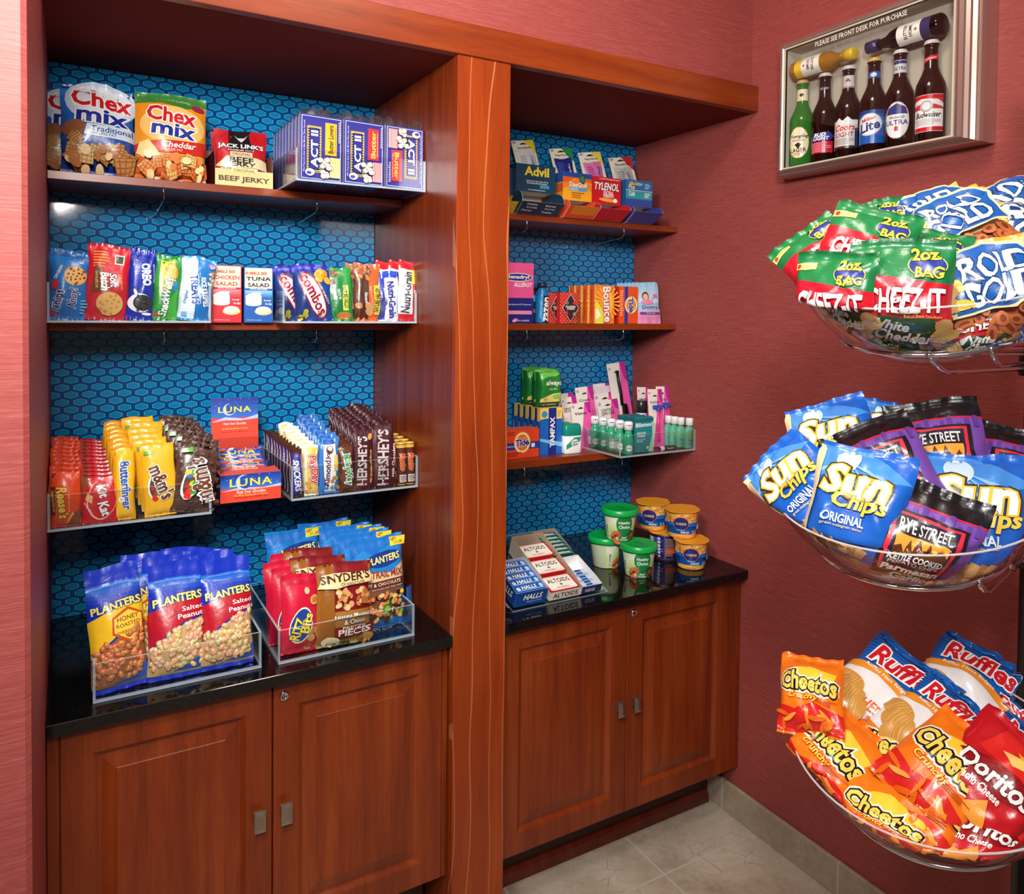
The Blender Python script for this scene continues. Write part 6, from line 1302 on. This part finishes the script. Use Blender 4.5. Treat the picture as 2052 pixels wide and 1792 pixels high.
def wine(y0, y1, z, glass, capcol, band, lab, base_left):
    L = abs(y1-y0); r_ = .0255
    prof = [(.020, 0), (.0245, .002), (r_, .006), (r_, L*.56), (.022, L*.64), (.0135, L*.72), (.0115, L*.78), (.0115, L*.835)]
    V, F = lathe_vf(prof, 28); o = mk('wine_bottle', mesh('wine_bottle', V, F, glass, smooth=True)); tag(o, lab, 'bottle', 'miniature wine bottles in the shadow box')
    V, F = lathe_vf([(.012, L*.836), (.0145, L*.838), (.0145, L*.995), (.012, L)], 28); mk('screw_cap', mesh('screw_cap', V, F, 'plastic', [lin(capcol)]*len(F), smooth=True), o)
    a = Art(.062, L*.42); a.rect(0, 0, 1, 1, (236, 230, 226)).rect(0, 0, 1, .28, band).text('SUTTER', .5, .72, .56, .13, (50, 46, 50), rot=0, bold=.02).text('HOME', .5, .56, .42, .13, (50, 46, 50), rot=0, bold=.02).ell(.5, .40, .05, .05, (150, 100, 60))
    for it in range(len(a.items)): pass
    o.location = (1.6815, y0, z); o.rotation_euler = (R(90 if y1 < y0 else -90), 0, 0)
    round_print(a, radius_of(prof), o, 'card', z0=L*.10, a0=180)
zc_ = IZ0+.229+.0258
wine(1.372, 1.196, zc_, 'amber_glass', (226, 186, 40), (226, 186, 50), 'small white wine bottle with a yellow cap lying on the beer caps', True)
wine(.982, 1.163, zc_, 'dark_glass', (44, 44, 90), (50, 46, 90), 'small red wine bottle with a navy cap lying on the beer caps', False)
# ================================================================ rack of three tilted clear bowls with bags of chips
TILT, AZ, RB = R(15), R(-165), .186
BC = [Vector((1.178, .700, 1.545)), Vector((1.124, .700, 1.215)), Vector((1.114, .652, .851))]
NAX = Vector((math.sin(TILT)*math.cos(AZ), math.sin(TILT)*math.sin(AZ), math.cos(TILT)))
POLE = Vector((1.438, .668, 0))
rack = empty('wire_rack', POLE); tag(rack, 'chrome rack with a black pole carrying three tilted bowls', 'rack')
def rloc(p): return Vector(p)-POLE
V, F = lathe_vf([(.0165, .025), (.0165, 1.95), (.012, 1.965)], 20); mk('pole', mesh('pole', V, F, 'black_metal', smooth=True), rack)
V, F = lathe_vf([(.17, .0006), (.175, .006), (.168, .014), (.03, .022), (.02, .0248)], 40); mk('base', mesh('base', V, F, 'black_metal', smooth=True), rack)
def frame_axes():
    a = NAX.cross(Vector((0, 1, 0))).normalized(); b = NAX.cross(a).normalized(); return a, b
AX, BXA = frame_axes()
RS = (RB**2+.130**2)/(.26); CZ = RS-.130                     # each bowl is a cap of a sphere
bowl_prof = [(RS*math.sin(t_), CZ-RS*math.cos(t_)) for t_ in np.linspace(0, math.acos(CZ/RS), 14)]
def bowl(k, C, lab):
    seg = 64; V, F, mi = [], [], []
    n = len(bowl_prof)-1
    V.append((0, 0, -.130))
    for r_, z in bowl_prof[1:]:
        for q in range(seg): t_ = 2*math.pi*q/seg; V.append((r_*math.cos(t_), r_*math.sin(t_), z))
    for q in range(seg): F.append((0, 1+(q+1) % seg, 1+q))
    for i in range(n-1):
        for q in range(seg): F.append((1+i*seg+q, 1+i*seg+(q+1) % seg, 1+(i+1)*seg+(q+1) % seg, 1+(i+1)*seg+q))
    me = mesh('clear_bowl', V, F, 'bowl_acrylic', smooth=True)
    o = mk('clear_bowl', me); tag(o, lab, 'bowl', 'clear acrylic bowls')
    V, F = tube_vf([((.1862)*math.cos(t_), (.1862)*math.sin(t_), .0016) for t_ in np.linspace(0, 2*math.pi, 73)[:-1]], .0016, 8, True)
    mk('rim', mesh('rim', V, F, 'bowl_rim', smooth=True), o)
    M_ = Matrix((AX, BXA, NAX)).transposed().to_4x4(); M_.translation = C; o.matrix_world = M_
    # chrome ring that carries the bowl and its arm to the pole
    def w(r_, t_, z): return C+AX*(r_*math.cos(t_))+BXA*(r_*math.sin(t_))+NAX*z
    zr = -.082; rr = math.sqrt(RS**2-(CZ-zr)**2)
    tube('ring', [rloc(w(rr+.0035, t_, zr)) for t_ in np.linspace(0, 2*math.pi, 61)[:-1]], .0035, 'chrome', rack, 8, True)
    tp = math.atan2((POLE-C).dot(BXA), (POLE-C).dot(AX))
    p0 = w(rr+.004, tp-.30, zr); p1 = w(rr+.004, tp+.30, zr)
    e = Vector((POLE.x, POLE.y, 0)); hz = zr*NAX.z+C.z
    for s_, p_ in ((-1, p0), (1, p1)):
        mid = p_.lerp(Vector((POLE.x, POLE.y, p_.z)), .35)
        end = Vector((POLE.x, POLE.y, min(p0.z, p1.z)-.045))
        d = (end-p_); d.z = 0; d.normalize()
        tube('arm', [rloc(p_-d*.004), rloc(p_+d*.03), rloc(Vector((end.x, end.y, p_.z-.004))-d*.05), rloc(Vector((end.x, end.y, p_.z-.018))-d*.022), rloc(Vector((end.x, end.y, p_.z-.030))-d*.05), rloc(Vector((p_.x, p_.y, p_.z-.026))+d*.05), rloc(Vector((p_.x, p_.y, p_.z-.018))+d*.028), rloc(p_+d*.002-Vector((0, 0, .004)))], .0036, 'chrome', rack, 8)
    zc = p0.z-.015
    V, F = lathe_vf([(.0168, zc-.03), (.026, zc-.028), (.026, zc+.012), (.0168, zc+.014)], 24); mk('collar', mesh('collar', V, F, 'black_metal', smooth=True), rack)
    cl = w(rr+.0035, tp+2.7, zr)
    V, F = tube_vf([rloc(w(rr+.0035, tp+2.55+.1*q, zr)) for q in range(5)], .0048, 8); mk('clear_sleeve', mesh('clear_sleeve', V, F, 'bowl_rim', smooth=True), rack)
    return o
V, F = lathe_vf([(.018, 1.068), (.058, 1.070), (.064, 1.080), (.058, 1.092), (.018, 1.096)], 36); mk('hub_disc', mesh('hub_disc', V, F, 'black_metal', smooth=True), rack)
bowl(0, BC[0], 'uppermost clear bowl, heaped with green cracker bags')
bowl(1, BC[1], 'middle clear bowl, heaped with blue and purple chip bags')
bowl(2, BC[2], 'lowest clear bowl, heaped with orange cheese snack bags')
# --- the bags
def f_cheez(a):
    a.rect(0, .03, 1, .97, (20, 120, 64)).poly([(0, .26), (1, .26), (1, .60), (.45, .66), (0, .70)], (206, 24, 44)).rect(0, .03, 1, .27, (226, 196, 130)).poly([(.16, .03), (.88, .03), (.84, .30), (.20, .30)], (24, 84, 50))
    a.box(.15, .83, .28, .085, (240, 220, 110)).box(.15, .83, .26, .07, (250, 236, 150)).text('Sunshine', .17, .83, .18, .045, (200, 150, 40)).ell(.06, .83, .03, .03, (200, 60, 40))
    a.ell(.74, .76, .18, .12, (246, 226, 90)).ell(.74, .76, .17, .11, (40, 56, 150)).text('2oz.', .73, .85, .28, .12, (250, 232, 70), bold=.05, ol=(40, 60, 40), rot=4).text('BAG', .76, .70, .26, .11, (250, 232, 70), bold=.05, ol=(40, 60, 40))
    a.text('CHEEZ-IT', .54, .47, .74, .24, WH, bold=.045, rot=-1, ol=(150, 12, 24), olw=.03).text('Baked Snack Crackers', .72, .33, .34, .035, (250, 200, 90)).text('White', .40, .225, .40, .13, WH, shear=.3, bold=.03, rot=-3).text('Cheddar', .54, .10, .60, .15, WH, shear=.3, bold=.03, rot=-3)
    a.blobs(.0, .05, .18, .22, 6, .09, [(240, 214, 150), (214, 176, 110)], 3, .8).blobs(.86, .05, .98, .25, 5, .09, [(240, 214, 150), (206, 166, 100)], 4, .8)
def f_rold(a):
    a.rect(0, .03, 1, .97, (226, 206, 150)).rect(0, .78, 1, .97, (232, 170, 50)).rect(.12, .03, .95, .36, (176, 96, 60)); a.rings(.14, .06, .94, .36, 34, .07, (196, 110, 66), (130, 62, 40), 3)
    a.poly([(.14, .34), (.95, .36), (.95, .74), (.8, .84), (.5, .87), (.25, .82), (.14, .72)], (236, 220, 170)).poly([(.16, .36), (.93, .38), (.93, .73), (.78, .82), (.5, .85), (.26, .80), (.16, .70)], (20, 90, 170)).text('ROLD', .55, .69, .58, .20, WH, bold=.03, rot=3, ol=(14, 60, 120)).text('GOLD', .54, .50, .66, .24, WH, bold=.03, rot=3, ol=(14, 60, 120)).blobs(.16, .42, .24, .62, 6, .04, [(240, 200, 70)], 2).rect(.3, .03, .95, .12, (24, 90, 180)).text('TWISTS', .64, .075, .40, .09, WH, bold=.03)
def f_sun(a):
    a.rect(0, .03, 1, .97, (24, 96, 196)); a.poly([(0, .97), (.5, .97), (1, .78), (.6, .72), (.2, .68), (0, .72)], (70, 140, 220))
    for k in range(9): t_ = R(200+k*17); a.poly([(.34, .86), (.34+.34*math.cos(t_), .86+.28*math.sin(t_)), (.34+.34*math.cos(t_+.12), .86+.28*math.sin(t_+.12))], (130, 184, 240))
    a.ell(.34, .86, .13, .12, (200, 226, 250)); a.rect(0, .03, .06, .97, (226, 206, 160))
    a.text('Sun', .46, .70, .72, .34, WH, bold=.045, shear=.2, ol=(230, 190, 60), ol2=(70, 50, 30), olw=.04).text('Chips', .55, .535, .58, .21, (250, 200, 60), bold=.04, shear=.2, ol=(20, 60, 130), olw=.02).text('ORIGINAL', .42, .41, .46, .10, (220, 230, 245), rot=0, bold=.02).text('great multigrain taste!', .42, .355, .44, .04, (226, 200, 130))
    for k in range(6): a.poly([(.12+k*.09, .10), (.2+k*.09, .09), (.26+k*.09, .24-k*.012), (.15+k*.09, .30-k*.015)], [(176, 124, 66), (206, 158, 96)][k % 2])
def f_rye(a):
    a.rect(0, .03, 1, .97, (120, 76, 170)).rect(0, .80, 1, .97, (24, 20, 24)).rect(0, .785, 1, .80, (206, 40, 60))
    for k in range(12): a.rect(.02+k*.08, .70, .06+k*.08, .74+.03*(k % 3), (96, 60, 146))
    a.rect(.14, .05, .86, .72, (30, 24, 30)).rect(.18, .12, .82, .70, (216, 44, 66)).rect(.215, .14, .785, .68, (40, 26, 60)).rect(.235, .15, .765, .665, (26, 20, 26))
    a.text('RYE STREET', .5, .61, .50, .12, (226, 220, 220), bold=.01).rect(.24, .40, .76, .545, (240, 160, 60)).poly([(.24, .40), (.24, .44), (.30, .47), (.34, .42), (.38, .52), (.42, .44), (.48, .54), (.53, .45), (.58, .53), (.64, .44), (.70, .50), (.76, .43), (.76, .38), (.24, .38)], (96, 50, 24))
    a.text('KETTLE COOKED', .5, .345, .52, .09, WH, bold=.03).text('POTATO CHIPS', .5, .285, .48, .05, (220, 200, 220)).text('Parmesan', .5, .20, .58, .12, WH, bold=.025, shear=.15, ol=(150, 24, 40)).text('and', .5, .145, .1, .04, (240, 190, 80)).text('Garlic', .52, .10, .38, .10, WH, bold=.02, shear=.15, ol=(150, 24, 40)).blobs(.7, .05, .84, .11, 6, .04, [(230, 200, 120), (190, 70, 50)], 2)
def f_cheet(a):
    a.rect(0, .03, 1, .97, (244, 122, 20)).poly([(.12, .50), (.86, .58), (.92, .72), (.5, .80), (.10, .70)], (250, 206, 60)).poly([(0, .03), (1, .03), (1, .27), (.6, .34), (.3, .26), (0, .33)], (214, 34, 30))
    a.text('Cheetos', .50, .575, .86, .28, (246, 214, 90), bold=.05, ol=(20, 16, 14), olw=.07, ol2=(250, 240, 220), rot=-4).text('Crunchy', .42, .395, .46, .11, (250, 214, 70), bold=.02, ol=(200, 40, 24), olw=.06, rot=-3, shear=.2)
    g = random.Random(6)
    for k in range(12): a.ell(g.uniform(.08, .92), g.uniform(.06, .24), .12, .03, g.choice([(244, 130, 40), (250, 160, 60), (226, 100, 24)]), g.uniform(0, 180), 12)
    a.lines(.6, .34, .92, .40, 3, (200, 70, 20), .4)
def f_ruff(a):
    a.rect(0, .03, 1, .97, (20, 104, 190))
    for k in range(12): a.poly([(0, .55+k*.035), (1, .62+k*.035), (1, .632+k*.035), (0, .565+k*.035)], (16, 84, 166))
    a.poly([(0, .08), (1, .08), (1, .46), (.7, .52), (.35, .56), (0, .50)], (236, 232, 232)).poly([(0, .50), (.35, .56), (.7, .52), (1, .46), (1, .54), (.7, .60), (.35, .64), (0, .57)], (236, 146, 40)).rect(0, .08, 1, .11, (230, 130, 40)).rect(0, .03, 1, .08, (24, 90, 180))
    a.text('Ruffles', .52, .76, .80, .26, (206, 24, 40), bold=.05, ol=WH, olw=.06, shear=.15, rot=3).text('Ruffles Have Ridges', .45, .585, .56, .055, WH, rot=-1, bold=.02).text('CHEDDAR', .62, .30, .50, .10, (226, 110, 40), bold=.01).text('& SOUR CREAM', .62, .21, .50, .075, (226, 110, 40), bold=.01)
    for k in range(3):
        a.ell(.18+.1*k, .36-.09*k, .19, .13, (206, 150, 70), 20*k); [a.box(.10+.1*k+.04*j, .36-.09*k, .012, .2, (226, 176, 96), 20*k-20) for j in range(5)]
def f_dor(a):
    a.rect(0, .03, 1, .97, (196, 20, 32)).poly([(.2, .60), (.9, .55), (.95, .86), (.3, .9)], (226, 40, 36)).poly([(.5, .78), (.95, .62), (.6, .68)], (250, 170, 60)).poly([(.4, .70), (.9, .76), (.55, .62)], (250, 210, 110)).ell(.5, .45, .42, .16, (150, 12, 24), 8).text('Doritos', .52, .46, .74, .20, WH, bold=.05, shear=.15, rot=6, ol=(110, 8, 16)).text('Nacho Cheese', .46, .32, .44, .09, WH, rot=4, bold=.02).poly([(.1, .08), (.4, .06), (.3, .30)], (236, 140, 50)).poly([(.4, .1), (.75, .08), (.6, .28)], (246, 160, 60))
KINDS = dict(cheez=('cracker_bag', .124, .150, .050, (20, 116, 62), f_cheez, (14, 96, 50), .016, 'film', None), rold=('pretzel_bag', .150, .175, .050, (226, 206, 150), f_rold, (230, 170, 56), .018, 'film', None),
             sun=('chip_bag', .130, .185, .050, (24, 92, 190), f_sun, (30, 100, 200), .014, 'film', (214, 196, 150)), rye=('chip_bag', .138, .175, .050, (112, 72, 162), f_rye, (22, 18, 22), .016, 'film', None),
             cheet=('cheese_snack_bag', .128, .165, .048, (240, 116, 22), f_cheet, (240, 110, 20), .012, 'film', (230, 220, 216)), ruff=('chip_bag', .140, .180, .048, (20, 100, 186), f_ruff, (20, 96, 180), .014, 'film', (228, 226, 226)), dor=('chip_bag', .140, .180, .045, (190, 18, 30), f_dor, (170, 14, 26), .014, 'film', (180, 20, 30)))
CAMP = Vector((0, 0, EYE))
def in_bowl(k, B, loc):
    """presses the film against the inside of bowl k wherever it would poke through the acrylic"""
    A = np.array(Matrix((AX, BXA, NAX))); Bm = np.array(B); L = np.array(loc); C = np.array(BC[k]); ce = np.array([0, 0, CZ])
    def f(P):
        q = (P@Bm.T+L-C)@A.T; d = q-ce; rho = np.linalg.norm(d, axis=1)+1e-9
        lim = RS-.004+2.2*np.maximum(0, q[:, 2]+.012); e = rho-(lim-.035)
        r2 = np.where(e > 0, lim-.035+.034*(1-np.exp(-np.maximum(e, 0)/.034)), rho)
        q = ce+d*(r2/rho)[:, None]
        return ((q@A+C)-L)@Bm
    return f
def chip(kind, u, v, D, roll, tilt, yaw, label, scale=1., seed=1, grp=None, bend=.15, upright=.8):
    """bag whose middle is seen at (u,v) at axial distance D, its face turned towards the aisle"""
    nm, w, h, t_, col, fn, seal, st, mat, back = KINDS[kind]; w, h = w*scale, h*scale
    a = Art(w, h); fn(a)
    fw = (ray(u, v)); fw.normalize(); f2 = Vector((fw.x, fw.y, fw.z*(1-upright))).normalized()
    rt = f2.cross(Vector((0, 0, 1))).normalized(); up = rt.cross(f2)
    B = Matrix((rt, f2, up)).transposed() @ Matrix.Rotation(R(yaw), 3, 'Z') @ Matrix.Rotation(R(-tilt), 3, 'X') @ Matrix.Rotation(R(roll), 3, 'Y')
    loc = W(u, v, D=D)-B @ Vector((0, 0, h/2))
    o = bag(nm, w, h, t_, col, a, seal, st=st, sb=.010, seed=seed, mat=mat, back=back, cat='bag', wr=.0018, pinch=.05, bend=bend, crease=1.1, crump=.0030, n=2.2, nu=34, nv=40, cut=.0045, eps=.00026, off0=.0010, warp=in_bowl((G1, G2, G3).index(grp), B, loc))
    tag(o, label, 'bag', grp); o.rotation_euler = B.to_euler(); o.location = loc
    return o
G1, G2, G3 = 'cracker and pretzel bags in the top bowl', 'chip bags in the middle bowl', 'snack bags in the lowest bowl'
chip('cheez', 1803, 594, 1.095, 1, -6, 0, 'green and red cracker bag facing the aisle squarely, over the bowl rim', 1.1, 201, G1)
chip('cheez', 1668, 603, 1.13, 3, -4, -26, 'green and red cracker bag slumped against the bowl side', .98, 202, G1)
chip('cheez', 1728, 508, 1.16, 17, 14, -6, 'green and red cracker bag tilted clockwise on the heap', 1.05, 203, G1)
chip('cheez', 1650, 520, 1.21, -42, 20, -10, 'green cracker bag jutting out over the bowl rim', .95, 204, G1)
chip('cheez', 1838, 540, 1.13, 13, 24, 0, 'green cracker bag lying behind the squarely facing one', 1.0, 205, G1)
chip('cheez', 1765, 470, 1.25, -14, 16, 6, 'green cracker bag standing behind the tilted one', .85, 206, G1)
chip('rold', 1985, 588, 1.10, -13, 2, 8, 'blue and gold pretzel bag resting on the bowl rim', .92, 207, G1)
chip('rold', 1865, 462, 1.24, -20, 22, 0, 'blue and gold pretzel bag tucked behind its twin on the heap', .88, 208, G1)
chip('rold', 1915, 472, 1.19, -26, 24, 0, 'blue and gold pretzel bag showing pretzels on top of the heap', .88, 209, G1)
chip('rold', 2040, 440, 1.28, -16, 24, 10, 'blue and gold pretzel bag at the rear of the heap', .95, 210, G1)
chip('rold', 2045, 492, 1.20, 12, 20, 14, 'blue and gold pretzel bag wedged in behind the rim one', .85, 211, G1)
chip('cheez', 1975, 668, 1.10, -4, 30, 10, 'green cracker bag pressed low inside the bowl', .95, 212, G1)
chip('cheez', 1790, 690, 1.16, 160, 60, 0, 'green cracker bag lying on the bowl bottom', .8, 213, G1)
chip('sun', 1716, 1024, 1.09, 7, 10, -12, 'blue multigrain chip bag with its whole name showing', 1.0, 221, G2)
chip('rye', 1846, 1096, 1.045, 14, 8, 2, 'purple and black chip bag with the full city label showing', 1.0, 222, G2)
chip('sun', 1962, 1058, 1.10, -2, 12, 8, 'blue multigrain chip bag partly behind the purple one', 1.18, 223, G2)
chip('sun', 1612, 982, 1.17, -52, 16, -18, 'blue multigrain chip bag sagging over the bowl rim', .95, 224, G2)
chip('sun', 1680, 908, 1.24, -20, 16, -8, 'blue multigrain chip bag high at the rear of the heap', 1.0, 225, G2)
chip('rye', 1772, 950, 1.16, -27, 16, -4, 'purple and black chip bag leaning behind the blue ones', 1.0, 226, G2)
chip('rye', 1880, 910, 1.20, -11, 10, 0, 'purple and black chip bag standing tallest on the heap', 1.0, 227, G2)
chip('sun', 1785, 905, 1.27, 8, 12, 0, 'blue multigrain chip bag half hidden behind the tallest one', .9, 228, G2)
chip('sun', 1962, 955, 1.25, 24, 14, 4, 'blue multigrain chip bag peeping out between two purple ones', .9, 229, G2)
chip('rye', 2045, 960, 1.19, 9, 14, 12, 'purple and black chip bag at the pole side of the heap', .95, 230, G2)
chip('sun', 1890, 1150, 1.13, -30, 40, 0, 'blue multigrain chip bag lying at the bowl bottom', .85, 231, G2)
chip('cheet', 1625, 1392, 1.195, -6, 22, -14, 'orange cheese snack bag propped up at the bowl edge', 0.754, 241, G3, upright=.3)
chip('cheet', 1662, 1515, 1.145, 36, 24, -8, 'orange cheese snack bag sliding down the bowl wall', 0.902, 242, G3, upright=.3)
chip('cheet', 1780, 1525, 1.135, 10, 26, 0, 'orange cheese snack bag in the middle under its twin', 0.874, 243, G3, upright=.3)
chip('cheet', 1893, 1545, 1.065, 38, 22, 0, 'orange cheese snack bag on top of the heap', 0.938, 244, G3, upright=.3)
chip('cheet', 1762, 1668, 1.045, 14, 24, -6, 'orange cheese snack bag low against the front of the bowl', 0.966, 245, G3, upright=.3)
chip('ruff', 1772, 1395, 1.215, 34, 26, -4, 'blue ridged chip bag leaning out over the back rim by the cheese bag', 0.994, 246, G3, upright=.3)
chip('ruff', 1936, 1382, 1.215, 24, 26, 4, 'blue ridged chip bag leaning out at the back of the heap', 0.920, 247, G3, upright=.3)
chip('ruff', 1868, 1462, 1.145, 40, 26, 0, 'blue ridged chip bag half buried in the middle of the heap', 0.874, 248, G3, upright=.3)
chip('ruff', 2038, 1478, 1.165, 40, 26, 8, 'blue ridged chip bag beside the red bag', 0.874, 249, G3, upright=.3)
chip('ruff', 2020, 1530, 1.115, 46, 26, 8, 'blue ridged chip bag pinned under the red bag', 0.782, 250, G3, upright=.3)
chip('dor', 1992, 1560, 1.045, 36, 22, 6, 'bright red tortilla chip bag lying face up', 0.920, 251, G3, upright=.3)
chip('dor', 1965, 1668, 1.025, 22, 34, 6, 'dark red tortilla chip bag at the front of the bowl', 0.966, 252, G3, upright=.3)
chip('cheet', 1860, 1625, 1.055, 28, 38, 0, 'orange and red cheese snack bag turned under the top one', 0.828, 253, G3, upright=.3)
chip('dor', 1880, 1700, 1.035, -20, 50, 0, 'red tortilla chip bag lying flat on the bowl bottom', 0.736, 254, G3, upright=.3)
for _p in USED:
    if '_used' in _p: del _p['_used']
